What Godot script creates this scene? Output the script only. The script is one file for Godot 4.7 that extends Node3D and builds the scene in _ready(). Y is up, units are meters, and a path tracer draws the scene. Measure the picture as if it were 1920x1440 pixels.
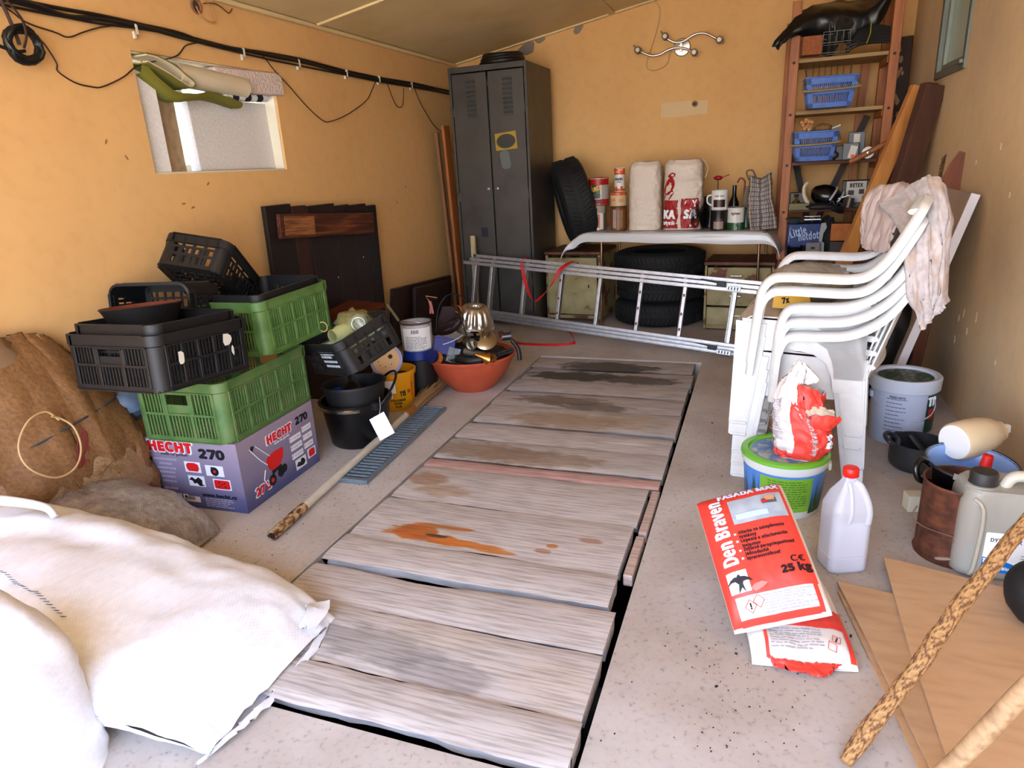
extends Node3D

# ---------- mesh collector ----------
class MB:
	var v := PackedVector3Array()
	var n := PackedVector3Array()
	var uv := PackedVector2Array()
	var c := PackedColorArray()
	var idx := PackedInt32Array()
	var t := Transform3D.IDENTITY
	var col := Color.WHITE
	func at(pos: Vector3, turn := Vector3.ZERO, sc := Vector3.ONE) -> MB:
		t = Transform3D(Basis.from_euler(turn * PI / 180.0).scaled_local(sc), pos)
		return self
	func xf(x: Transform3D) -> MB:
		t = x
		return self
	func add(p: Vector3, nn: Vector3, u := Vector2.ZERO) -> int:
		v.append(t * p)
		n.append((t.basis.inverse().transposed() * nn).normalized())
		uv.append(u)
		c.append(col)
		return v.size() - 1
	func tri(i: int, j: int, k: int) -> void:
		idx.append(i); idx.append(k); idx.append(j)
	func face(a: Vector3, b: Vector3, d: Vector3, e: Vector3) -> MB:  # counter-clockwise from outside
		var nn := (b - a).cross(e - a).normalized()
		if nn.length() < .5:
			nn = (d - b).cross(e - b).normalized()
		var i := add(a, nn, Vector2(0, 1)); add(b, nn, Vector2(1, 1)); add(d, nn, Vector2(1, 0)); add(e, nn, Vector2(0, 0))
		tri(i, i + 1, i + 2); tri(i, i + 2, i + 3)
		return self
	func box(p: Vector3, s: Vector3, bev := 0.0) -> MB:
		var h := s * .5
		var b := minf(bev, minf(h.x, minf(h.y, h.z)) * .98)
		var ax: Array[Vector3] = [Vector3.RIGHT, Vector3.UP, Vector3.BACK]
		if b <= 0.0:
			for a in 3:
				for sg in [-1.0, 1.0]:
					var u := (a + 1) % 3
					var w := (a + 2) % 3
					var q := []
					for k in [[-1, -1], [1, -1], [1, 1], [-1, 1]]:
						var d := Vector3.ZERO
						d[a] = h[a] * sg
						d[u] = h[u] * k[0] * sg
						d[w] = h[w] * k[1]
						q.append(p + d)
					face(q[0], q[1], q[2], q[3])
			return self
		var ids := {}
		for sx in [-1, 1]:
			for sy in [-1, 1]:
				for sz in [-1, 1]:
					for a in 3:
						var sg := Vector3(sx, sy, sz)
						var d := (h - Vector3(b, b, b))
						d[a] = h[a]
						var q := p + d * sg
						var u := Vector2((q[(a + 1) % 3] - p[(a + 1) % 3]) / s[(a + 1) % 3] + .5, (q[(a + 2) % 3] - p[(a + 2) % 3]) / s[(a + 2) % 3] + .5)
						ids[[sx, sy, sz, a]] = add(q, ax[a] * sg[a], u)
		for a in 3:
			var u := (a + 1) % 3
			var w := (a + 2) % 3
			for sg in [-1, 1]:
				var key := func(k: Array, ax_: int) -> int:
					return ids[[k[0], k[1], k[2], ax_]]
				var q := []
				for k in [[-1, -1], [1, -1], [1, 1], [-1, 1]]:
					var s3 := [0, 0, 0]
					s3[a] = sg; s3[u] = k[0] * sg; s3[w] = k[1]
					q.append(key.call(s3, a))
				tri(q[0], q[1], q[2]); tri(q[0], q[2], q[3])
			for su in [-1, 1]:   # edges along axis a between faces u and w
				for sw in [-1, 1]:
					var lo := [0, 0, 0]
					lo[a] = -1; lo[u] = su; lo[w] = sw
					var hi := lo.duplicate()
					hi[a] = 1
					var a1: int = ids[[lo[0], lo[1], lo[2], u]]
					var a2: int = ids[[hi[0], hi[1], hi[2], u]]
					var b1: int = ids[[lo[0], lo[1], lo[2], w]]
					var b2: int = ids[[hi[0], hi[1], hi[2], w]]
					if su * sw > 0:
						tri(a1, b1, b2) ; tri(a1, b2, a2)
					else:
						tri(a1, b2, b1) ; tri(a1, a2, b2)
		for sx in [-1, 1]:
			for sy in [-1, 1]:
				for sz in [-1, 1]:
					var i: int = ids[[sx, sy, sz, 0]]
					var j: int = ids[[sx, sy, sz, 1]]
					var k: int = ids[[sx, sy, sz, 2]]
					if sx * sy * sz > 0: tri(i, j, k)
					else: tri(i, k, j)
		return self
	func bar(a: Vector3, b: Vector3, w: float, d: float, up := Vector3.UP, bev := 0.0) -> MB:  # box of section w (across) x d (along up) from a to b
		var z := (b - a).normalized()
		var x := up.cross(z)
		if x.length() < 1e-3: x = Vector3.RIGHT.cross(z)
		x = x.normalized()
		var keep := t
		t = t * Transform3D(Basis(x, z.cross(x), z), (a + b) * .5)
		box(Vector3.ZERO, Vector3(w, d, (b - a).length()), bev)
		t = keep
		return self
	func grid(f: Callable, nu: int, nv: int, wrap := false, flip := false) -> MB:
		var base := v.size()
		var pts := PackedVector3Array()
		for j in nv + 1:
			for i in nu + 1:
				pts.append(f.call(float(i) / nu, float(j) / nv))
		var nn := PackedVector3Array()
		nn.resize(pts.size())
		for j in nv:
			for i in nu:
				var a := j * (nu + 1) + i
				var e := a + 1
				var g := a + nu + 2
				var h := a + nu + 1
				var m := (pts[g] - pts[a]).cross(pts[h] - pts[e])
				for k in [a, e, g, h]: nn[k] += m
		if wrap:
			for j in nv + 1:
				var a := j * (nu + 1)
				var s := nn[a] + nn[a + nu]
				nn[a] = s; nn[a + nu] = s
		var sg := -1.0 if flip else 1.0
		for j in nv + 1:
			for i in nu + 1:
				var k := j * (nu + 1) + i
				add(pts[k], nn[k].normalized() * sg if nn[k].length() > 1e-12 else Vector3.UP, Vector2(float(i) / nu, 1.0 - float(j) / nv))
		for j in nv:
			for i in nu:
				var a := base + j * (nu + 1) + i
				if flip:
					tri(a, a + nu + 2, a + 1); tri(a, a + nu + 1, a + nu + 2)
				else:
					tri(a, a + 1, a + nu + 2); tri(a, a + nu + 2, a + nu + 1)
		return self
	func sheet(f: Callable, nu: int, nv: int, th: float) -> MB:  # a sheet with thickness th below the surface f
		var fn := func(u: float, w: float) -> Vector3:
			var e := 1e-3
			var p: Vector3 = f.call(u, w)
			var du: Vector3 = f.call(minf(u + e, 1), w) - f.call(maxf(u - e, 0), w)
			var dv: Vector3 = f.call(u, minf(w + e, 1)) - f.call(u, maxf(w - e, 0))
			return p - du.cross(dv).normalized() * th
		grid(f, nu, nv)
		grid(fn, nu, nv, false, true)
		for k in nu:
			var a := float(k) / nu
			var b := float(k + 1) / nu
			face(f.call(b, 0.0), f.call(a, 0.0), fn.call(a, 0.0), fn.call(b, 0.0))
			face(f.call(a, 1.0), f.call(b, 1.0), fn.call(b, 1.0), fn.call(a, 1.0))
		for k in nv:
			var a := float(k) / nv
			var b := float(k + 1) / nv
			face(f.call(0.0, a), f.call(0.0, b), fn.call(0.0, b), fn.call(0.0, a))
			face(f.call(1.0, b), f.call(1.0, a), fn.call(1.0, a), fn.call(1.0, b))
		return self
	func tube(pts: Array, r, sides := 8, closed := false, caps := true, flat := 1.0) -> MB:  # r: number or Callable of 0..1
		var m := pts.size()
		if m < 2: return self
		var tg := []
		for i in m:
			var a: Vector3 = pts[(i - 1 + m) % m] if closed else pts[maxi(i - 1, 0)]
			var b: Vector3 = pts[(i + 1) % m] if closed else pts[mini(i + 1, m - 1)]
			tg.append((b - a).normalized())
		var x: Vector3 = (tg[0] as Vector3).cross(Vector3.UP)
		if x.length() < .05: x = (tg[0] as Vector3).cross(Vector3.RIGHT)
		x = x.normalized()
		var cnt := m + 1 if closed else m
		var ring0 := -1
		var prev := -1
		for k in cnt:
			var i := k % m
			var z: Vector3 = tg[i]
			x = (x - z * x.dot(z)).normalized()
			var y := z.cross(x)
			var rr: float = r.call(float(k) / (cnt - 1)) if r is Callable else r
			var start := v.size()
			for s in sides + 1:
				var an := TAU * s / sides
				var d := x * cos(an) + y * sin(an) * flat
				add((pts[i] as Vector3) + d * rr, (x * cos(an) * flat + y * sin(an)).normalized(), Vector2(float(s) / sides, float(k) / (cnt - 1)))
			if prev >= 0:
				for s in sides:
					tri(prev + s, prev + s + 1, start + s + 1); tri(prev + s, start + s + 1, start + s)
			else: ring0 = start
			prev = start
		if caps and not closed:
			for e in 2:
				var z: Vector3 = -tg[0] if e == 0 else tg[m - 1]
				var st := ring0 if e == 0 else prev
				var cpt: Vector3 = pts[0] if e == 0 else pts[m - 1]
				var ci := add(cpt, z, Vector2(.5, .5))
				var b := v.size()
				for s in sides + 1:
					v.append(v[st + s]); n.append((t.basis * z).normalized()); uv.append(uv[st + s]); c.append(col)
				for s in sides:
					if e == 0: tri(ci, b + s + 1, b + s)
					else: tri(ci, b + s, b + s + 1)
		return self
	func lathe(prof: Array, seg := 24, a0 := 0.0, a1 := TAU, rmod = null) -> MB:  # prof: Vector2(radius, height) listed from the bottom outside, upwards
		for k in prof.size() - 1:
			var p: Vector2 = prof[k]
			var q: Vector2 = prof[k + 1]
			if p.distance_to(q) < 1e-6: continue
			var d := (q - p).normalized()
			var nf := Vector2(d.y, -d.x)
			var n0 := nf
			var n1 := nf
			if k > 0 and p.distance_to(prof[k - 1]) > 1e-6:
				var d0: Vector2 = (p - prof[k - 1]).normalized()
				if d0.dot(d) > .75: n0 = (nf + Vector2(d0.y, -d0.x)).normalized()
			if k < prof.size() - 2 and q.distance_to(prof[k + 2]) > 1e-6:
				var d1: Vector2 = (prof[k + 2] - q).normalized()
				if d1.dot(d) > .75: n1 = (nf + Vector2(d1.y, -d1.x)).normalized()
			var b := v.size()
			for s in seg + 1:
				var an := a0 + (a1 - a0) * s / seg
				var cs := cos(an)
				var sn := sin(an)
				var m0: float = rmod.call(an, p.y) if rmod else 1.0
				var m1: float = rmod.call(an, q.y) if rmod else 1.0
				add(Vector3(p.x * m0 * cs, p.y, p.x * m0 * sn), Vector3(n0.x * cs, n0.y, n0.x * sn), Vector2(float(s) / seg, float(k) / (prof.size() - 1)))
				add(Vector3(q.x * m1 * cs, q.y, q.x * m1 * sn), Vector3(n1.x * cs, n1.y, n1.x * sn), Vector2(float(s) / seg, float(k + 1) / (prof.size() - 1)))
			for s in seg:
				var i := b + s * 2
				if p.x > 1e-6: tri(i, i + 1, i + 2)
				if q.x > 1e-6: tri(i + 1, i + 3, i + 2)
		return self
	func prism(poly: PackedVector2Array, depth: float, holes := []) -> MB:  # outline in x,y, from z=-depth/2 to depth/2
		var pg := poly
		if Geometry2D.is_polygon_clockwise(pg):
			pg = pg.duplicate(); pg.reverse()
		var tr := Geometry2D.triangulate_polygon(pg)
		var z := depth * .5
		for sd in [1, -1]:
			var b := v.size()
			for p in pg: add(Vector3(p.x, p.y, z * sd), Vector3(0, 0, sd), p)
			for k in tr.size() / 3:
				var i := tr[k * 3]
				var j := tr[k * 3 + 1]
				var l := tr[k * 3 + 2]
				var ccw := (pg[j] - pg[i]).cross(pg[l] - pg[i]) > 0
				if ccw == (sd == 1): tri(b + i, b + j, b + l)
				else: tri(b + i, b + l, b + j)
		for k in pg.size():
			var p := pg[k]
			var q := pg[(k + 1) % pg.size()]
			face(Vector3(p.x, p.y, -z), Vector3(q.x, q.y, -z), Vector3(q.x, q.y, z), Vector3(p.x, p.y, z))
		return self
	func warp(f: Callable, from := 0) -> MB:  # bends what was added since FROM; normals are made again from the faces
		for i in range(from, v.size()): v[i] = f.call(v[i])
		for i in range(from, v.size()): n[i] = Vector3.ZERO
		for k in idx.size() / 3:
			var a := idx[k * 3]
			var b := idx[k * 3 + 1]
			var d := idx[k * 3 + 2]
			if a < from: continue
			var m := (v[d] - v[a]).cross(v[b] - v[a])
			n[a] += m; n[b] += m; n[d] += m
		for i in range(from, v.size()):
			n[i] = n[i].normalized() if n[i].length() > 1e-14 else Vector3.UP
		return self
	func mesh() -> ArrayMesh:
		var a := []
		a.resize(Mesh.ARRAY_MAX)
		a[Mesh.ARRAY_VERTEX] = v; a[Mesh.ARRAY_NORMAL] = n; a[Mesh.ARRAY_TEX_UV] = uv; a[Mesh.ARRAY_COLOR] = c; a[Mesh.ARRAY_INDEX] = idx
		var m := ArrayMesh.new()
		m.add_surface_from_arrays(Mesh.PRIMITIVE_TRIANGLES, a)
		return m

# ---------- scene tree helpers ----------
var taken := {}
func numbered(called: String) -> String:
	var k: int = taken.get(called, 0)
	taken[called] = k + 1
	return called if k == 0 else "%s_%03d" % [called, k]

func tag(o: Node, label := "", category := "", group := "", kind := "") -> Node:
	if label: o.set_meta("label", label)
	if category: o.set_meta("category", category)
	if group: o.set_meta("group", group)
	if kind: o.set_meta("kind", kind)
	return o

func thing(called: String, label: String, category: String, pos := Vector3.ZERO, turn := Vector3.ZERO, group := "") -> Node3D:
	var o := Node3D.new()
	o.name = numbered(called)
	add_child(o)
	o.position = pos
	o.rotation_degrees = turn
	tag(o, label, category, group)
	return o

func obj(called: String, m, material: Material, parent: Node = null, pos := Vector3.ZERO, turn := Vector3.ZERO) -> MeshInstance3D:
	var o := MeshInstance3D.new()
	o.mesh = m.mesh() if m is MB else m
	o.material_override = material
	o.name = numbered(called) if parent == null else called
	if parent == null: add_child(o)
	else: parent.add_child(o, true)
	o.position = pos
	o.rotation_degrees = turn
	return o

func solo(called: String, m, material: Material, label: String, category: String, pos := Vector3.ZERO, turn := Vector3.ZERO, group := "") -> MeshInstance3D:
	var o := obj(called, m, material, null, pos, turn)
	tag(o, label, category, group)
	return o

func struct(called: String, m, material: Material, parent: Node = null) -> MeshInstance3D:
	var o := obj(called, m, material, parent)
	if parent == null: o.set_meta("kind", "structure")
	return o

func copy(o: Node3D, label: String, pos: Vector3, turn: Vector3) -> Node3D:
	var c: Node3D = o.duplicate()
	var nm := String(o.name)
	var cut := nm.rfind("_")
	if cut > 0 and nm.substr(cut + 1).is_valid_int(): nm = nm.substr(0, cut)
	c.name = numbered(nm)
	add_child(c)
	c.position = pos
	c.rotation_degrees = turn
	if label: c.set_meta("label", label)
	return c

# ---------- materials ----------
var noises := {}
func ramp(cols: Array) -> Gradient:
	var g := Gradient.new()
	var off := PackedFloat32Array()
	var cc := PackedColorArray()
	for k in cols.size():
		if cols[k] is Array:
			off.append(cols[k][0]); cc.append(cols[k][1])
		else:
			off.append(float(k) / maxi(cols.size() - 1, 1)); cc.append(cols[k])
	g.offsets = off
	g.colors = cc
	return g

func ntex(freq: float, cols: Array, sd := 1, size := 256, oct := 4, kind := FastNoiseLite.TYPE_SIMPLEX_SMOOTH, bump := false) -> NoiseTexture2D:
	var key := str([freq, cols, sd, size, oct, kind, bump])
	if noises.has(key): return noises[key]
	var f := FastNoiseLite.new()
	f.noise_type = kind
	f.frequency = freq
	f.fractal_octaves = oct
	f.seed = sd
	if kind == FastNoiseLite.TYPE_CELLULAR:
		f.cellular_return_type = FastNoiseLite.RETURN_DISTANCE
	var x := NoiseTexture2D.new()
	x.width = size
	x.height = size
	x.seamless = true
	x.noise = f
	if cols: x.color_ramp = ramp(cols)
	noises[key] = x
	return x

func mat(c: Color, rough := .6, metal := 0.0, spec := .5) -> StandardMaterial3D:
	var m := StandardMaterial3D.new()
	m.albedo_color = c
	m.roughness = rough
	m.metallic = metal
	m.metallic_specular = spec
	return m

func tri3(m: StandardMaterial3D, sc: Vector3, world := false) -> StandardMaterial3D:
	m.uv1_triplanar = true
	m.uv1_scale = sc
	m.uv1_world_triplanar = world
	return m

func nmat(cols: Array, sc: Vector3, rough := .6, metal := 0.0, freq := .012, sd := 1, bump := 0.0, bsc := 0.0) -> StandardMaterial3D:  # mottled
	var m := mat(Color.WHITE, rough, metal)
	m.albedo_texture = ntex(freq, cols, sd)
	tri3(m, sc)
	if bump > 0.0:
		m.heightmap_enabled = true
		m.heightmap_texture = ntex(.02, [], 3, 256, 5)
		m.heightmap_scale = bump
	return m

func wood(cols: Array, sc: Vector3, rough := .7, sd := 1, bump := .05) -> StandardMaterial3D:
	var m := mat(Color.WHITE, rough)
	m.albedo_texture = ntex(.014, cols, sd, 256, 5)
	m.heightmap_enabled = true
	m.heightmap_texture = m.albedo_texture
	m.heightmap_scale = bump
	m.uv1_offset = Vector3(sd * .37, sd * .61, sd * .13)
	return tri3(m, sc)

func vc(m: StandardMaterial3D) -> StandardMaterial3D:
	m.vertex_color_use_as_albedo = true
	return m

func clear(c: Color, alpha := .15, rough := .05) -> StandardMaterial3D:
	var m := mat(Color(c.r, c.g, c.b, alpha), rough)
	m.transparency = BaseMaterial3D.TRANSPARENCY_ALPHA
	return m

func imat(im: Image, rough := .6) -> StandardMaterial3D:
	var m := mat(Color.WHITE, rough)
	m.albedo_texture = ImageTexture.create_from_image(im)
	return m

# ---------- lettering ----------
var fonts := {}
func font(bold := 0, serif := false) -> Font:
	var key := [mini(bold, 1), serif]
	if fonts.has(key): return fonts[key]
	var sf := SystemFont.new()
	sf.font_names = PackedStringArray(["Droid Serif" if serif else "Droid Sans"])
	sf.font_weight = 700 if bold else 400
	var r: Font = sf
	fonts[key] = r
	return r

func letters(mb: MB, s: String, h: float, w: float, x: Transform3D, bold := 1, warp = null) -> void:  # text of cap height ~h, squeezed to width w (0: natural), centred at x, facing +z of x
	var tm := TextMesh.new()
	tm.text = s
	tm.font = font(bold)
	tm.font_size = 32
	tm.pixel_size = h / 23.0
	tm.depth = .0006
	tm.curve_step = 2.0
	var a := tm.get_mesh_arrays()
	if a.is_empty(): return
	var vs: PackedVector3Array = a[Mesh.ARRAY_VERTEX]
	if vs.is_empty(): return
	var lo := vs[0]
	var hi := vs[0]
	for p in vs:
		lo = lo.min(p); hi = hi.max(p)
	var ids: PackedInt32Array = a[Mesh.ARRAY_INDEX] if a[Mesh.ARRAY_INDEX] != null else PackedInt32Array(range(vs.size()))
	var ns: PackedVector3Array = a[Mesh.ARRAY_NORMAL]
	var mid := (lo + hi) * .5
	var k := w / (hi.x - lo.x) if w > 0.0 else 1.0
	var shifts := [Vector3.ZERO]
	if bold > 1:
		var e := h * .035 * (bold - 1)
		shifts = [Vector3(-e, 0, 0), Vector3(e, 0, .00001), Vector3(0, e, .00002), Vector3(0, -e, .00003)]
	for sh in shifts:
		var base := mb.v.size()
		for i in vs.size():
			var p: Vector3 = vs[i] - mid
			p.x *= k
			p = x * (p + sh)
			if warp: p = warp.call(p)
			mb.add(p, x.basis * ns[i])
		for i in ids.size(): mb.idx.append(base + ids[i])

func lines(mb: MB, rect: Rect2, n: int, x: Transform3D, sd := 1, th := .35, warp = null) -> void:  # rows of small print: broken bars
	var rg := RandomNumberGenerator.new()
	rg.seed = sd
	var step := rect.size.y / n
	for i in n:
		var px := rect.position.x
		var y := rect.position.y + step * (i + .5)
		var stop := rect.end.x - (rg.randf() * rect.size.x * .35 if rg.randf() < .3 else 0.0)
		while px < stop:
			var w := minf(rg.randf_range(.06, .2) * rect.size.x, stop - px)
			var q := [Vector3(px, y - step * th * .5, 0), Vector3(px + w, y - step * th * .5, 0), Vector3(px + w, y + step * th * .5, 0), Vector3(px, y + step * th * .5, 0)]
			for k in 4:
				q[k] = x * (q[k] as Vector3)
				if warp: q[k] = warp.call(q[k])
			mb.face(q[0], q[1], q[2], q[3])
			px += w + rect.size.x * .025

func spl(pts: Array, n := 6, closed := false) -> Array:  # smooth path through points
	var out := []
	var m := pts.size()
	var segs := m if closed else m - 1
	for k in segs:
		var a: Vector3 = pts[(k - 1 + m) % m] if closed or k > 0 else pts[k]
		var b: Vector3 = pts[k]
		var d: Vector3 = pts[(k + 1) % m]
		var e: Vector3 = pts[(k + 2) % m] if closed or k + 2 < m else d
		for i in n: out.append(b.cubic_interpolate(d, a, e, float(i) / n))
	if not closed: out.append(pts[m - 1])
	return out

func rrect(w: float, h: float, r: float, n := 4) -> PackedVector2Array:
	var p := PackedVector2Array()
	for k in 4:
		var c := Vector2((w * .5 - r) * [1, -1, -1, 1][k], (h * .5 - r) * [1, 1, -1, -1][k])
		for i in n + 1:
			var a := PI * .5 * (k + float(i) / n)
			p.append(c + Vector2(cos(a), sin(a)) * r)
	return p

func face_xf(o: Vector3, x: Vector3, up: Vector3) -> Transform3D:  # x to the right, up on the surface, z outwards
	var xx := x.normalized()
	var z := xx.cross(up).normalized()
	return Transform3D(Basis(xx, z.cross(xx), z), o)

var N1 := FastNoiseLite.new()
func nz(x: float, y := 0.0, z := 0.0) -> float:
	return N1.get_noise_3d(x, y, z)

const LW := -2.463
const RW := .887
const BW := -5.6
const FW := .55      # inner face of the door wall
var M := {}

func roof(x: float) -> float:
	return 2.03 + .171 * (x - LW)

func _ready() -> void:
	N1.frequency = 1.0
	N1.fractal_octaves = 3
	N1.seed = 7
	# camera
	var cam := Camera3D.new()
	cam.name = "camera"
	add_child(cam)
	cam.position = Vector3(0, 1.2, 0)
	cam.rotation = Vector3(-.3131, .3614, -.0562)
	cam.fov = rad_to_deg(2.0 * atan(720.0 / 1257.0))
	cam.near = .02
	# sky, sun, exposure
	var env := Environment.new()
	var sm := ProceduralSkyMaterial.new()
	sm.sky_top_color = Color(.62, .74, .93)
	sm.sky_horizon_color = Color(.97, .97, .97)
	sm.ground_horizon_color = Color(.75, .74, .72)
	sm.ground_bottom_color = Color(.45, .44, .42)
	sm.energy_multiplier = 3.4
	var sky := Sky.new()
	sky.sky_material = sm
	env.background_mode = Environment.BG_SKY
	env.sky = sky
	env.tonemap_mode = Environment.TONE_MAPPER_LINEAR
	env.tonemap_exposure = 4.2
	env.sdfgi_enabled = true
	env.ssao_enabled = true
	env.ssil_enabled = true
	var we := WorldEnvironment.new()
	we.name = "world_environment"
	we.environment = env
	add_child(we)
	var sun := DirectionalLight3D.new()
	sun.name = "sun"
	sun.light_color = Color(1.0, .95, .86)
	sun.light_energy = 8.0
	sun.light_angular_distance = .6
	sun.shadow_enabled = true
	sun.sky_mode = DirectionalLight3D.SKY_MODE_LIGHT_ONLY
	sun.rotation_degrees = Vector3(-58, 180, 0)
	add_child(sun)
	materials()
	room()
	build_all()

func materials() -> void:
	var w := mat(Color.WHITE, .85)
	w.albedo_texture = ntex(.006, [Color(.835, .645, .405), Color(.855, .67, .425), Color(.86, .68, .435)], 4)
	w.detail_enabled = true
	w.detail_blend_mode = BaseMaterial3D.BLEND_MODE_MUL
	w.detail_albedo = ntex(.03, [Color(.975, .97, .965), Color(1, 1, 1), Color(1, 1, 1)], 12, 256, 5)
	w.detail_uv_layer = BaseMaterial3D.DETAIL_UV_2
	w.uv2_triplanar = true
	w.uv2_scale = Vector3(1.3, 1.3, 1.3)
	w.heightmap_enabled = true
	w.heightmap_texture = ntex(.02, [], 3, 256, 5)
	w.heightmap_scale = .25
	M.wall = tri3(w, Vector3(.5, .5, .5))
	var w2: StandardMaterial3D = w.duplicate()
	w2.albedo_texture = ntex(.006, [Color(.80, .69, .56), Color(.86, .74, .57), Color(.87, .745, .56)], 4)
	M.wall2 = w2
	M.ceil = nmat([Color(.80, .69, .48), Color(.85, .75, .55), Color(.87, .77, .58)], Vector3(.5, .5, .5), .8)
	var fl := mat(Color.WHITE, .88)
	fl.albedo_texture = ntex(.008, [[0.0, Color(.67, .62, .575)], [.42, Color(.71, .67, .63)], [.6, Color(.735, .70, .665)], [1.0, Color(.76, .73, .70)]], 9, 512, 5)
	fl.detail_enabled = true
	fl.detail_blend_mode = BaseMaterial3D.BLEND_MODE_MUL
	fl.detail_albedo = ntex(.06, [[0.0, Color(.72, .70, .68)], [.22, Color(.95, .945, .94)], [.4, Color(.99, .99, .99)], [1.0, Color(1, 1, 1)]], 5, 512, 5)
	fl.detail_uv_layer = BaseMaterial3D.DETAIL_UV_2
	fl.uv2_triplanar = true
	fl.uv2_scale = Vector3(1.4, 1.4, 1.4)
	fl.heightmap_enabled = true
	fl.heightmap_texture = ntex(.03, [], 6, 512, 5)
	fl.heightmap_scale = .2
	M.floor = tri3(fl, Vector3(.45, .45, .45))
	M.dark = mat(Color(.10, .085, .07), .95)
	M.black = mat(Color(.035, .034, .036), .5)
	M.crate = nmat([Color(.04, .038, .04), Color(.075, .07, .075)], Vector3(3, 3, 3), .55)
	M.rubber = nmat([Color(.03, .03, .032), Color(.06, .058, .06)], Vector3(4, 4, 4), .75)
	M.chrome = mat(Color(.85, .85, .84), .22, 1.0)
	M.alu = nmat([Color(.70, .70, .70), Color(.80, .80, .81)], Vector3(6, 6, 6), .42, .85)
	M.white = mat(Color(.88, .88, .87), .5)
	M.paper = mat(Color(.9, .9, .9), .85)
	M.ink = mat(Color(.06, .06, .07), .8)
	M.red = mat(Color(.82, .13, .10), .5)
	M.darkwood = wood([Color(.085, .04, .02), Color(.16, .075, .038), Color(.2, .1, .05)], Vector3(5, .35, 5), .6, 2)
	M.orangewood = wood([Color(.50, .27, .11), Color(.63, .36, .16), Color(.68, .41, .19)], Vector3(6, .5, 6), .55, 3)
	M.palewood = wood([Color(.62, .46, .28), Color(.74, .58, .38), Color(.78, .63, .43)], Vector3(.5, 6, 6), .7, 4)
	M.terra = nmat([Color(.66, .27, .16), Color(.72, .32, .20)], Vector3(3, 3, 3), .5)

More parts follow.
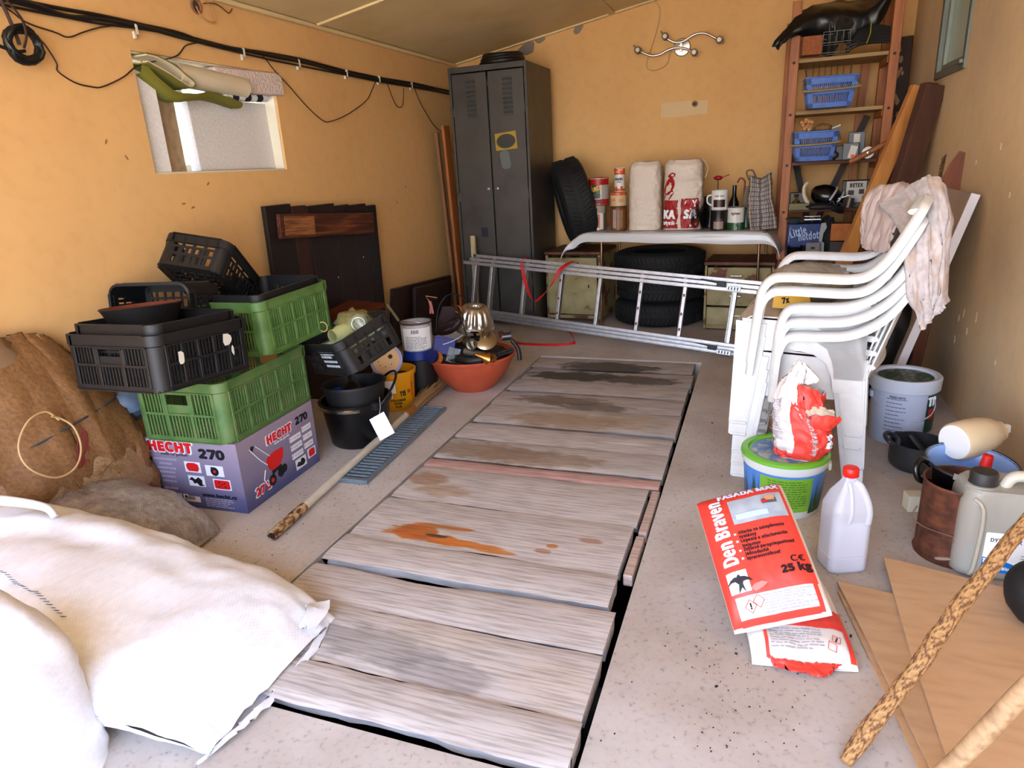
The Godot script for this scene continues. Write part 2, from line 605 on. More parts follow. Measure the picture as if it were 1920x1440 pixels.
# ---------- room ----------
func room() -> void:
	var th := .25
	# floor with the inspection pit left open
	var px0 := -1.325
	var px1 := -.296
	var pz0 := -4.075
	var pz1 := -1.0
	var f := MB.new()
	f.box(Vector3((LW - th + px0) * .5, -.1, (BW - th + 3.0) * .5), Vector3(px0 - LW + th, .2, 3.0 - BW + th))
	f.box(Vector3((px1 + RW + th) * .5, -.1, (BW - th + 3.0) * .5), Vector3(RW + th - px1, .2, 3.0 - BW + th))
	f.box(Vector3((px0 + px1) * .5, -.1, (BW - th + pz0) * .5), Vector3(px1 - px0, .2, pz0 - BW + th))
	f.box(Vector3((px0 + px1) * .5, -.1, (pz1 + 3.0) * .5), Vector3(px1 - px0, .2, 3.0 - pz1))
	var fl := struct("floor", f, M.floor)
	var p := MB.new()   # the pit below the planks
	p.box(Vector3((px0 + px1) * .5, -.75, (pz0 + pz1) * .5), Vector3(px1 - px0 + .3, .06, pz1 - pz0 + .3))
	p.box(Vector3(px0 - .06, -.45, (pz0 + pz1) * .5), Vector3(.1, .6, pz1 - pz0 + .2))
	p.box(Vector3(px1 + .06, -.45, (pz0 + pz1) * .5), Vector3(.1, .6, pz1 - pz0 + .2))
	p.box(Vector3((px0 + px1) * .5, -.45, pz0 - .06), Vector3(px1 - px0, .6, .1))
	p.box(Vector3((px0 + px1) * .5, -.45, pz1 + .06), Vector3(px1 - px0, .6, .1))
	obj("pit_lining", p, M.dark, fl)
	planks(fl)
	# outside ground
	var gr := MB.new().box(Vector3(-.8, -.13, 11.0), Vector3(26, .2, 16))
	struct("ground", gr, nmat([Color(.60, .58, .55), Color(.66, .64, .61)], Vector3(.4, .4, .4), .9))
	# left wall with window opening
	var y0 := 1.25
	var y1 := 1.735
	var z0 := -3.22
	var z1 := -2.33
	var w := MB.new()
	var X := LW - th * .5
	w.box(Vector3(X, y0 * .5, (BW + FW) * .5), Vector3(th, y0, FW - BW))
	w.box(Vector3(X, (y1 + 2.03) * .5, (BW + FW) * .5), Vector3(th, 2.03 - y1, FW - BW))
	w.box(Vector3(X, (y0 + y1) * .5, (BW + z0) * .5), Vector3(th, y1 - y0, z0 - BW))
	w.box(Vector3(X, (y0 + y1) * .5, (z1 + FW) * .5), Vector3(th, y1 - y0, FW - z1))
	var wl := struct("wall_left", w, M.wall)
	# back and right walls
	var b := MB.new()
	var top := PackedVector2Array([Vector2(LW - th, 0), Vector2(RW + th, 0), Vector2(RW + th, roof(RW + th)), Vector2(LW - th, roof(LW - th))])
	b.at(Vector3(0, 0, BW - th * .5)).prism(top, th)
	var wb := struct("wall_back", b, M.wall)
	var r := MB.new()
	var ry0 := 1.535
	var ry1 := 2.25
	var rz0 := -4.74
	var rz1 := -4.1
	var X2 := RW + th * .5
	var rt := roof(RW)
	r.box(Vector3(X2, ry0 * .5, (BW + FW) * .5), Vector3(th, ry0, FW - BW))
	r.box(Vector3(X2, (ry1 + rt) * .5, (BW + FW) * .5), Vector3(th, rt - ry1, FW - BW))
	r.box(Vector3(X2, (ry0 + ry1) * .5, (BW + rz0) * .5), Vector3(th, ry1 - ry0, rz0 - BW))
	r.box(Vector3(X2, (ry0 + ry1) * .5, (rz1 + FW) * .5), Vector3(th, ry1 - ry0, FW - rz1))
	var wr := struct("wall_right", r, M.wall2)
	# door wall behind the camera, with the wide open doorway
	var d := MB.new()
	d.box(Vector3(LW + .1, 1.0, FW + th * .5), Vector3(.25, 2.0, th))
	d.box(Vector3(RW - .06, 1.0, FW + th * .5), Vector3(.17, 2.0, th))
	d.at(Vector3(0, 0, FW + th * .5)).prism(PackedVector2Array([Vector2(LW - th, 2.0), Vector2(RW + th, 2.0), Vector2(RW + th, roof(RW + th)), Vector2(LW - th, roof(LW - th))]), th)
	struct("wall_front", d, M.wall)
	# ceiling boards with cover strips
	var c := MB.new()
	var ang := atan(.171)
	var len := (RW - LW + 2.0 * th) / cos(ang)
	var mid := Vector3((LW + RW) * .5, roof((LW + RW) * .5), (BW + FW) * .5)
	c.at(mid + Vector3(-sin(ang), cos(ang), 0) * .05, Vector3(0, 0, rad_to_deg(ang))).box(Vector3.ZERO, Vector3(len, .1, FW - BW + 2.0 * th))
	var ce := struct("ceiling", c, M.ceil)
	for zz in [-1.75, -3.67, BW + .012]:
		var s := MB.new()
		s.at(Vector3(mid.x, mid.y, zz), Vector3(0, 0, rad_to_deg(ang))).box(Vector3(0, -.006, 0), Vector3(len - .45, .014, .035), .003)
		obj("cover_strip", s, M.ceil, ce)
	for xx in [-1.14]:
		var s := MB.new()
		s.at(Vector3(xx, roof(xx), -4.63), Vector3(0, 0, rad_to_deg(ang))).box(Vector3(0, -.007, 0), Vector3(.05, .014, 1.87), .003)
		obj("cover_strip", s, M.ceil, ce)
	var cv := MB.new()
	cv.at(Vector3(LW + .012, 2.018, (BW + FW) * .5)).box(Vector3.ZERO, Vector3(.024, .024, FW - BW - .02), .006)
	struct("trim_1", cv, M.ceil)
	wall_details(wl, wb, wr)

func planks(fl: Node) -> void:
	var W := 384
	var H := 1200
	var im := Image.create(W, H, false, Image.FORMAT_RGB8)
	# u: x from -1.33 to -.28, v: z from -4.1 to -.98 ; blotches: x, z, rx, rz, colour, strength
	var spots := [
		[-.83, -3.88, .30, .10, Color(.30, .27, .24), .85], [-.98, -3.68, .30, .085, Color(.26, .24, .22), .9], [-.62, -3.67, .25, .075, Color(.33, .30, .27), .8],
		[-.95, -3.24, .26, .07, Color(.42, .36, .31), .7], [-.75, -3.17, .20, .045, Color(.40, .35, .30), .7], [-.85, -2.95, .3, .10, Color(.60, .49, .37), .6], [-.55, -3.0, .2, .1, Color(.66, .56, .44), .4],
		[-1.1, -2.52, .3, .09, Color(.55, .46, .37), .65], [-.85, -2.5, .3, .08, Color(.56, .47, .38), .6], [-1.22, -2.2, .09, .06, Color(.55, .36, .22), .5], [-1.12, -2.12, .12, .05, Color(.62, .5, .36), .5],
		[-1.08, -1.82, .10, .035, Color(.66, .36, .12), .95], [-1.02, -1.785, .15, .028, Color(.70, .38, .13), 1.0], [-.90, -1.775, .15, .02, Color(.74, .42, .15), .95], [-.78, -1.762, .10, .012, Color(.72, .44, .2), .9], [-.98, -1.86, .12, .015, Color(.66, .38, .16), .85],
		[-.99, -1.80, .04, .010, Color(.25, .18, .13), .8], [-.61, -1.80, .03, .014, Color(.62, .42, .3), .7], [-.585, -1.835, .02, .014, Color(.68, .40, .16), .8], [-.47, -1.90, .05, .018, Color(.60, .44, .36), .7],
		[-.9, -1.25, .22, .07, Color(.46, .44, .43), .45], [-.68, -1.2, .15, .06, Color(.48, .46, .46), .4], [-.75, -1.33, .14, .05, Color(.74, .69, .62), .4], [-.42, -1.25, .12, .08, Color(.76, .7, .63), .4],
		[-.5, -2.75, .15, .012, Color(.85, .83, .8), .7], [-1.15, -3.37, .08, .012, Color(.72, .70, .68), .8], [-.7, -3.36, .25, .02, Color(.62, .58, .55), .5]]
	var g := FastNoiseLite.new()
	g.frequency = .02
	g.fractal_octaves = 4
	for y in H:
		var z := -4.1 + 3.12 * y / H
		var row := []
		for s in spots:
			if absf(z - s[1]) < s[3] * 1.7: row.append(s)
		for x in W:
			var wx := -1.33 + 1.05 * x / W
			var k := g.get_noise_2d(x * .6, y * 2.2) * .5 + g.get_noise_2d(x * .15 + 500.0, y * 3.0) * .6
			var cc := Color(.70, .665, .64).lerp(Color(.77, .74, .715), clampf(.5 + k, 0, 1))
			for s in row:
				var dx: float = (wx - s[0]) / s[2]
				var dz: float = (z - s[1]) / s[3]
				var dd := dx * dx + dz * dz + g.get_noise_2d(x * 1.1 + 90.0, y * 2.4) * .7
				if dd < 1.15:
					cc = cc.lerp(s[4], s[5] * clampf((1.15 - dd) * 1.7, 0, 1))
			im.set_pixel(x, y, cc)
	var m := imat(im, .85)
	m.vertex_color_use_as_albedo = true
	m.detail_enabled = true
	m.detail_blend_mode = BaseMaterial3D.BLEND_MODE_MUL
	m.detail_albedo = ntex(.02, [[0.0, Color(.78, .76, .74)], [.4, Color(.93, .92, .91)], [.55, Color(1, 1, 1)], [1.0, Color(1, 1, 1)]], 15, 512, 5)
	m.detail_uv_layer = BaseMaterial3D.DETAIL_UV_2
	m.uv2_triplanar = true
	m.uv2_world_triplanar = true
	m.uv2_scale = Vector3(.5, 5, 9)
	m.heightmap_enabled = true
	m.heightmap_texture = m.albedo_texture
	m.heightmap_scale = .25
	M.plank = m
	var zs := [-4.05, -3.82, -3.574, -3.362, -3.125, -2.852, -2.649, -2.417, -2.326, -2.032, -1.73, -1.568, -1.384, -1.155, -1.012]
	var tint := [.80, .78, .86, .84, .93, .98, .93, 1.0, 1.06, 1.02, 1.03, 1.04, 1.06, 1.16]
	var lift := [0, -.004, .002, .0, .004, -.002, .003, .0, .004, .008, .014, .004, .008, .014]
	var ends := [[-1.31, -.33], [-1.3, -.315], [-1.305, -.32], [-1.315, -.318], [-1.3, -.312], [-1.31, -.315], [-1.305, -.31], [-1.31, -.312], [-1.3, -.345], [-1.3, -.35], [-1.295, -.345], [-1.31, -.32], [-1.3, -.318], [-1.31, -.312]]
	var rg := RandomNumberGenerator.new()
	rg.seed = 5
	for i in 14:
		var a: float = zs[i] + .0035
		var b: float = zs[i + 1] - .0035
		var x0: float = ends[i][0]
		var x1: float = ends[i][1]
		var q := MB.new()
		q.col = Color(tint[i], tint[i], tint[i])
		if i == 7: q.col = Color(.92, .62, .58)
		var nx := 26
		var sk := rg.randf_range(-.004, .004)
		var edge := [[], []]
		for k in nx + 1:
			for e in 2:
				edge[e].append(rg.randf_range(-.0025, .0025) + sin(k * .5 + i * 3.0 + e * 2.0) * .002)
		if i == 9:
			for k in nx + 1: edge[1][k] += .006 * sin(k * .35)
		if i == 11: # broken upper edge leaves a wedge gap
			for k in nx + 1: edge[0][k] += .020 * exp(-pow((k - 10.0) / 6.0, 2))
		var tp := func(u: float, v: float) -> Vector3:
			var k := int(round(u * nx))
			var z0: float = a + edge[0][k]
			var z1: float = b + edge[1][k]
			var c := sin(v * PI)
			var y: float = .004 + lift[i] + (pow(c, .25) - 1.0) * .006 + sk * (u - .5) * 2.0 + .002 * nz(u * 3.0, v * 2.0, i * 7.0)
			return Vector3(lerpf(x0, x1, u), y, lerpf(z0, z1, v))
		q.sheet(func(u, v): return tp.call(u, 1.0 - v), nx, 8, .045)
		for k in q.v.size():
			q.uv[k] = Vector2((q.v[k].x + 1.33) / 1.05, (q.v[k].z + 4.1) / 3.12)
		obj("plank", q, m, fl)
	# narrow boards laid along the right edge beside the shorter planks
	for s in [[-2.315, -2.0, -.318], [-1.98, -1.745, -.321]]:
		var q := MB.new()
		q.col = Color(.95, .78, .70)
		q.box(Vector3(s[2], -.014, (s[0] + s[1]) * .5), Vector3(.03, .04, s[1] - s[0]), .004)
		for k in q.v.size():
			q.uv[k] = Vector2((q.v[k].x + 1.33) / 1.05, (q.v[k].z + 4.1) / 3.12)
		obj("edge_board", q, m, fl)
	# bearers under the planks
	for zz in [-3.7, -2.5, -1.3]:
		obj("bearer", MB.new().box(Vector3(-.81, -.1, zz), Vector3(1.0, .09, .08)), M.dark, fl)

# ---------- shared shapes ----------
func drape(mb: MB, rows: Array, nu: int, nv: int, th: float, fold := 0.0, fq := 9.0, sd := 0.0) -> MB:  # cloth through rows of points
	var R := []
	for r in rows: R.append(r)
	var pt := func(u: float, v: float) -> Vector3:
		var col := []
		for r in R:
			var m: int = r.size() - 1
			var f := clampf(u, 0, 1) * m
			var k := mini(int(f), m - 1)
			col.append((r[k] as Vector3).cubic_interpolate(r[k + 1], r[maxi(k - 1, 0)], r[mini(k + 2, m)], f - k))
		var m2 := col.size() - 1
		var g := clampf(v, 0, 1) * m2
		var j := mini(int(g), m2 - 1)
		var p: Vector3 = (col[j] as Vector3).cubic_interpolate(col[j + 1], col[maxi(j - 1, 0)], col[mini(j + 2, m2)], g - j)
		if fold > 0.0:
			p += Vector3(nz(u * fq, v * 2.0, sd), nz(u * fq + 31.0, v * 3.0, sd) * .6, nz(u * fq + 67.0, v * 2.0, sd)) * fold
		return p
	return mb.sheet(pt, nu, nv, th)

func blob(mb: MB, c: Vector3, s: Vector3, wob := .0, fq := 2.0, sd := 0.0, nu := 20, nv := 12, pw := 1.0) -> MB:  # lumpy ellipsoid (pw < 1: boxier)
	var f := func(u: float, v: float) -> Vector3:
		var a := u * TAU
		var b := (v - .5) * PI
		var d := Vector3(cos(a) * cos(b), sin(b), sin(a) * cos(b))
		var q := Vector3(signf(d.x) * pow(absf(d.x), pw), signf(d.y) * pow(absf(d.y), pw), signf(d.z) * pow(absf(d.z), pw))
		return c + q * s * (1.0 + wob * nz(d.x * fq + sd, d.y * fq, d.z * fq))
	return mb.grid(f, nu, nv, true, true)

# bag lying with its length along z, seams at both ends, flat below: surface point for a, b in -1..1 over the top
func bag_top(L: float, W: float, H: float, wob: float, sd: float) -> Callable:
	return func(x: float, z: float) -> Vector3:
		var b := clampf(z / (L * .5), -1, 1)
		var h := H * pow(maxf(1.0 - pow(absf(b), 3.2), 0.0), .5) + .004
		var a := clampf(x / (W * .5), -1, 1)
		var y := h * (.42 + .58 * pow(maxf(1.0 - pow(absf(a), 4.0), 0.0), .5))
		return Vector3(x, y + wob * nz(x * 9.0 / W * .3 + sd, z * 9.0 / W * .3, sd) + wob * .5 * nz(x * 30.0 / W * .3, z * 12.0 / W * .3, sd + 5.0), z)

func bag(mb: MB, L: float, W: float, H: float, wob: float, sd: float, nu := 40, nv := 48) -> MB:
	var top := bag_top(L, W, H, wob, sd)
	var f := func(u: float, v: float) -> Vector3:
		var b := v * 2.0 - 1.0
		b = signf(b) * (1.0 - pow(1.0 - absf(b), 1.5))
		var z := b * L * .5
		var t := u * 2.0   # 0..1 over the top, 1..2 beneath
		if t <= 1.0:
			var a := -cos(t * PI)
			return top.call(a * W * .5, z)
		var a2 := cos((t - 1.0) * PI)
		var h := H * pow(maxf(1.0 - pow(absf(b), 3.2), 0.0), .5) + .004
		return Vector3(a2 * W * .5, h * .42 * pow(absf(a2), 3.0), z)
	return mb.grid(f, nu, nv, true, true)

func patch(mb: MB, top: Callable, r: Rect2, nx: int, nz_: int, off := .0012) -> MB:  # a printed area following a surface top(x, z)
	var f := func(u: float, v: float) -> Vector3:
		return top.call(r.position.x + r.size.x * u, r.position.y + r.size.y * (1.0 - v)) + Vector3(0, off * 2.0, 0)
	return mb.grid(f, nx, nz_)

func on_top(top: Callable, c: Vector2, ang := 0.0, off := .002) -> Callable:  # bends flat lettering (x, y, depth) onto top(x, z), centre c, turned by ang
	return func(p: Vector3) -> Vector3:
		var q := Vector2(p.x, -p.y).rotated(ang) + c
		return top.call(q.x, q.y) + Vector3(0, off * 2.0 + p.z, 0)

func curl(r: float, a0 := 0.0) -> Callable:  # bends flat lettering round an upright cylinder
	return func(p: Vector3) -> Vector3:
		var a := p.x / r + a0
		return Vector3(sin(a) * (r + .001 + p.z), p.y, cos(a) * (r + .001 + p.z))

func arc_band(mb: MB, r: float, y0: float, y1: float, a0: float, a1: float, r1 := -1.0) -> MB:  # printed band round a cylinder; angle 0 faces +z, grows towards +x
	var rr := r if r1 < 0.0 else r1
	var f := func(u: float, v: float) -> Vector3:
		var a := lerpf(a0, a1, u)
		return Vector3(sin(a) * lerpf(r, rr, v), lerpf(y0, y1, v), cos(a) * lerpf(r, rr, v))
	return mb.grid(f, maxi(4, int(absf(a1 - a0) * 8)), 1)

# ---------- things on the walls ----------
func wall_details(wl: Node, wb: Node, wr: Node) -> void:
	var grey := mat(Color(.50, .46, .41), .9)
	for s in [[-1.83, 2.085, .075, .04, .3], [-1.72, 2.145, .05, .03, .2], [-1.41, 2.178, .05, .025, .6]]:
		var pg := PackedVector2Array()
		for k in 11:
			var a := TAU * k / 11.0
			var q := Vector2(cos(a) * s[2], sin(a) * s[3]).rotated(s[4]) * (1.0 + .35 * nz(k * 2.3, s[0] * 9.0))
			pg.append(q)
		obj("peeled_patch", MB.new().at(Vector3(s[0], s[1], BW + .001)).prism(pg, .003), grey, wb)
	var pale := mat(Color(.84, .72, .54), .9)
	var pl := PackedVector2Array()
	for k in 20:
		var q: Vector2 = [Vector2(-.172, -.055), Vector2(.172, -.05), Vector2(.17, .05), Vector2(-.17, .052)][k / 5].lerp([Vector2(.172, -.05), Vector2(.17, .05), Vector2(-.17, .052), Vector2(-.172, -.055)][k / 5], (k % 5) / 5.0)
		pl.append(q + Vector2(nz(k * 1.7), nz(k * 2.1 + 40.0)) * .008)
	obj("plaster_patch", MB.new().at(Vector3(-.598, 1.546, BW + .002)).prism(pl, .005), pale, wb)
	var bolt := thing("wall_bolt", "rusty bolt with washer sticking out of the pale plaster patch", "bolt", Vector3(-.521, 1.575, BW + .005))
	obj("washer", MB.new().at(Vector3(0, 0, .004), Vector3(90, 0, 0)).lathe([Vector2(0, -.004), Vector2(.022, -.004), Vector2(.022, .004), Vector2(0, .004)], 14), mat(Color(.45, .36, .26), .6, .6), bolt)
	obj("shank", MB.new().tube([Vector3(0, 0, 0), Vector3(-.004, -.004, .05)], .009, 8), mat(Color(.30, .22, .15), .6, .6), bolt)
	# scuffs and bare plaster on the right wall
	var sc := mat(Color(.88, .79, .66), .9)
	var rg := RandomNumberGenerator.new()
	rg.seed = 31
	for k in 20:
		var z := rg.randf_range(-4.2, -2.2)
		var y := rg.randf_range(.25, 1.25) if k < 19 else rg.randf_range(.1, .5)
		var pg := PackedVector2Array()
		var w := rg.randf_range(.004, .014)
		var h := w * rg.randf_range(.8, 2.6)
		for i in 9:
			var a := TAU * i / 9.0
			pg.append(Vector2(cos(a) * w, sin(a) * h) * (1.0 + .5 * nz(i * 3.0, k * 5.0)))
		obj("paint_scuff", MB.new().at(Vector3(RW - .0005, y, z), Vector3(0, -90, 0)).prism(pg, .002), sc, wr)
	for k in 8:
		var pg := PackedVector2Array()
		for i in 7:
			var a := TAU * i / 7.0
			pg.append(Vector2(cos(a) * .012, sin(a) * .004) * (1.0 + .6 * nz(i * 3.0, k * 9.0)))
		obj("paint_chip", MB.new().at(Vector3(LW + .0005, [1.12, 1.10, 1.2, 1.38, .98, 1.0, 1.32, 1.1][k], [-2.45, -2.5, -2.62, -2.12, -3.0, -4.4, -2.2, -4.55][k]), Vector3(0, 90, 20 * k)).prism(pg, .002), mat(Color(.55, .40, .25), .9), wl)
	# --- left window: reveal lining, frame, pane
	var win := MB.new()
	var y0 := 1.25
	var y1 := 1.735
	var z0 := -3.22
	var z1 := -2.33
	var X := LW - .13
	var lin := mat(Color(.86, .83, .74), .8)
	win.box(Vector3(X, y0 + .004, (z0 + z1) * .5), Vector3(.236, .008, z1 - z0 - .002))
	win.box(Vector3(X, y1 - .004, (z0 + z1) * .5), Vector3(.236, .008, z1 - z0 - .002))
	win.box(Vector3(X, (y0 + y1) * .5, z0 + .004), Vector3(.236, y1 - y0 - .018, .008))
	win.box(Vector3(X, (y0 + y1) * .5, z1 - .004), Vector3(.236, y1 - y0 - .018, .008))
	var wn := struct("window_1", win, lin)
	var fr := MB.new()
	var xf := LW - .228
	for zz in [z0 + .026, z1 - .026, (z0 + z1) * .5]: fr.box(Vector3(xf, (y0 + y1) * .5, zz), Vector3(.03, y1 - y0 - .02, .034), .004)
	for yy in [y0 + .026, y1 - .026]: fr.box(Vector3(xf, yy, (z0 + z1) * .5), Vector3(.03, .034, z1 - z0 - .02), .004)
	obj("frame", fr, mat(Color(.72, .66, .55), .6), wn)
	obj("pane", MB.new().box(Vector3(xf, (y0 + y1) * .5, (z0 + z1) * .5), Vector3(.004, y1 - y0 - .07, z1 - z0 - .07)), clear(Color(.9, .95, .92), .12), wn)
	window_stuff()
	# --- right window: metal frame and pane
	var w2 := MB.new()
	var mtl := mat(Color(.42, .44, .40), .5, .3)
	var a0 := -4.74
	var a1 := -4.1
	var b0 := 1.535
	var b1 := 2.25
	for zz in [a0 + .02, a1 - .02]: w2.box(Vector3(RW + .012, (b0 + b1) * .5, zz), Vector3(.05, b1 - b0, .04), .005)
	for yy in [b0 + .02, b1 - .02]: w2.box(Vector3(RW + .012, yy, (a0 + a1) * .5), Vector3(.05, .04, a1 - a0 - .082), .005)
	var wn2 := struct("window_2", w2, mtl)
	var sash := MB.new()
	for zz in [a0 + .058, a1 - .058]: sash.box(Vector3(RW + .025, (b0 + b1) * .5, zz), Vector3(.03, b1 - b0 - .085, .03), .004)
	for yy in [b0 + .058, b1 - .058]: sash.box(Vector3(RW + .025, yy, (a0 + a1) * .5), Vector3(.03, .03, a1 - a0 - .15), .004)
	obj("sash", sash, mat(Color(.50, .52, .47), .5, .3), wn2)
	obj("pane", MB.new().box(Vector3(RW + .03, (b0 + b1) * .5, (a0 + a1) * .5), Vector3(.004, b1 - b0 - .14, a1 - a0 - .14)), clear(Color(.55, .6, .5), .75, .2), wn2)
	obj("latch", MB.new().box(Vector3(RW - .022, b0 + .035, a1 - .03), Vector3(.02, .02, .06), .004), mtl, wn2)
	cables()
	wall_lamp()

func window_stuff() -> void:
	var foam := nmat([Color(.80, .78, .76), Color(.86, .845, .83)], Vector3(8, 8, 8), .85, 0, .03, 8, .1)
	solo("foam_board", MB.new().box(Vector3.ZERO, Vector3(.06, .33, .575), .004), foam, "large white foam board standing in the wall window opening", "foam board", Vector3(LW - .10, 1.258 + .166, -2.95), Vector3(0, 0, 1.5))
	solo("foam_strip", MB.new().box(Vector3.ZERO, Vector3(.05, .40, .10), .003), foam, "narrow white foam strip at the near edge of the wall window", "foam board", Vector3(LW - .045, 1.258 + .2, -2.39), Vector3(0, -8, 0))
	solo("fibre_board_strip", MB.new().box(Vector3.ZERO, Vector3(.03, .36, .16), .003), nmat([Color(.62, .52, .38), Color(.72, .62, .48), Color(.75, .66, .52)], Vector3(4, 4, 4), .85), "beige stained board strip next to the narrow foam strip in the window", "board", Vector3(LW - .105, 1.258 + .18, -2.54), Vector3(0, 14, 0))
	var fb := nmat([Color(.80, .72, .68), Color(.87, .80, .76)], Vector3(8, 8, 8), .9, 0, .05, 8, .4)
	solo("foam_block", MB.new().box(Vector3.ZERO, Vector3(.10, .115, .50), .012), fb, "rough white foam block lying across the top of the wall window", "foam block", Vector3(LW - .035, 1.674, -3.03), Vector3(2, 0, 2))
	# rug folded over: cream inside, olive backing
	var rug := thing("folded_rug", "cream rug with olive green backing folded into the window top", "rug", Vector3(LW - .04, 0, 0))
	var prof := [Vector2(1.72, -2.36), Vector2(1.715, -2.42), Vector2(1.69, -2.50), Vector2(1.655, -2.56), Vector2(1.635, -2.595), Vector2(1.62, -2.595), Vector2(1.612, -2.57), Vector2(1.63, -2.52), Vector2(1.66, -2.45), Vector2(1.69, -2.36)]
	for l in 2:
		var m := MB.new()
		var off := .006 * l
		var path := PackedVector2Array()
		for p in prof: path.append(p)
		var rows := []
		for k in 2:
			var row := []
			for i in path.size():
				var d: Vector2 = (path[mini(i + 1, path.size() - 1)] - path[maxi(i - 1, 0)]).normalized().orthogonal()
				var p := path[i] - d * off
				row.append(Vector3(-.02 + .11 * k, p.x, p.y))
			rows.append(row)
		# the fold runs into the wall: x is its depth
		obj("pile" if l == 0 else "backing", drape(MB.new(), [rows[1], rows[0]], 30, 3, .005), mat(Color(.80, .74, .62), .95) if l == 0 else mat(Color(.42, .40, .10), .95), rug)
	var tube_rows := []
	for k in 5:
		var row := []
		var z: float = [-2.55, -2.68, -2.8, -2.92, -2.98][k]
		for i in 9:
			var a := -PI * .55 + TAU * .8 * i / 8.0
			row.append(Vector3(.025 + cos(a) * .05, 1.668 - .006 * k + sin(a) * .042, z))
		tube_rows.append(row)
	obj("pile_roll", drape(MB.new(), tube_rows, 24, 12, .008, .003, 6.0), mat(Color(.80, .74, .62), .95), rug)
	obj("backing_edge", drape(MB.new(), [[Vector3(.055, 1.70, -2.36), Vector3(.06, 1.60, -2.49), Vector3(.06, 1.59, -2.6), Vector3(.05, 1.605, -2.75), Vector3(.05, 1.575, -2.93)], [Vector3(.04, 1.655, -2.36), Vector3(.05, 1.565, -2.50), Vector3(.05, 1.568, -2.6), Vector3(.04, 1.58, -2.75), Vector3(.04, 1.555, -2.93)], [Vector3(-.02, 1.65, -2.36), Vector3(-.02, 1.565, -2.50), Vector3(-.02, 1.568, -2.6), Vector3(-.02, 1.58, -2.75), Vector3(-.02, 1.555, -2.93)]], 24, 8, .006, .003, 8.0), mat(Color(.42, .40, .10), .95), rug)
	var tw := thing("striped_towel", "rolled white and navy striped towel below the foam block in the window", "towel", Vector3(LW - .02, 1.597, -2.84))
	for k in 7:
		var z := -.045 * k
		obj("white_band" if k % 2 == 0 else "navy_band", MB.new().tube([Vector3(0, .002 * k, z), Vector3(0, .002 * k, z - .022), Vector3(0, .002 * k, z - .045)], .024, 14, false, true, .8), mat(Color(.82, .83, .82), .95) if k % 2 == 0 else mat(Color(.05, .07, .14), .95), tw)

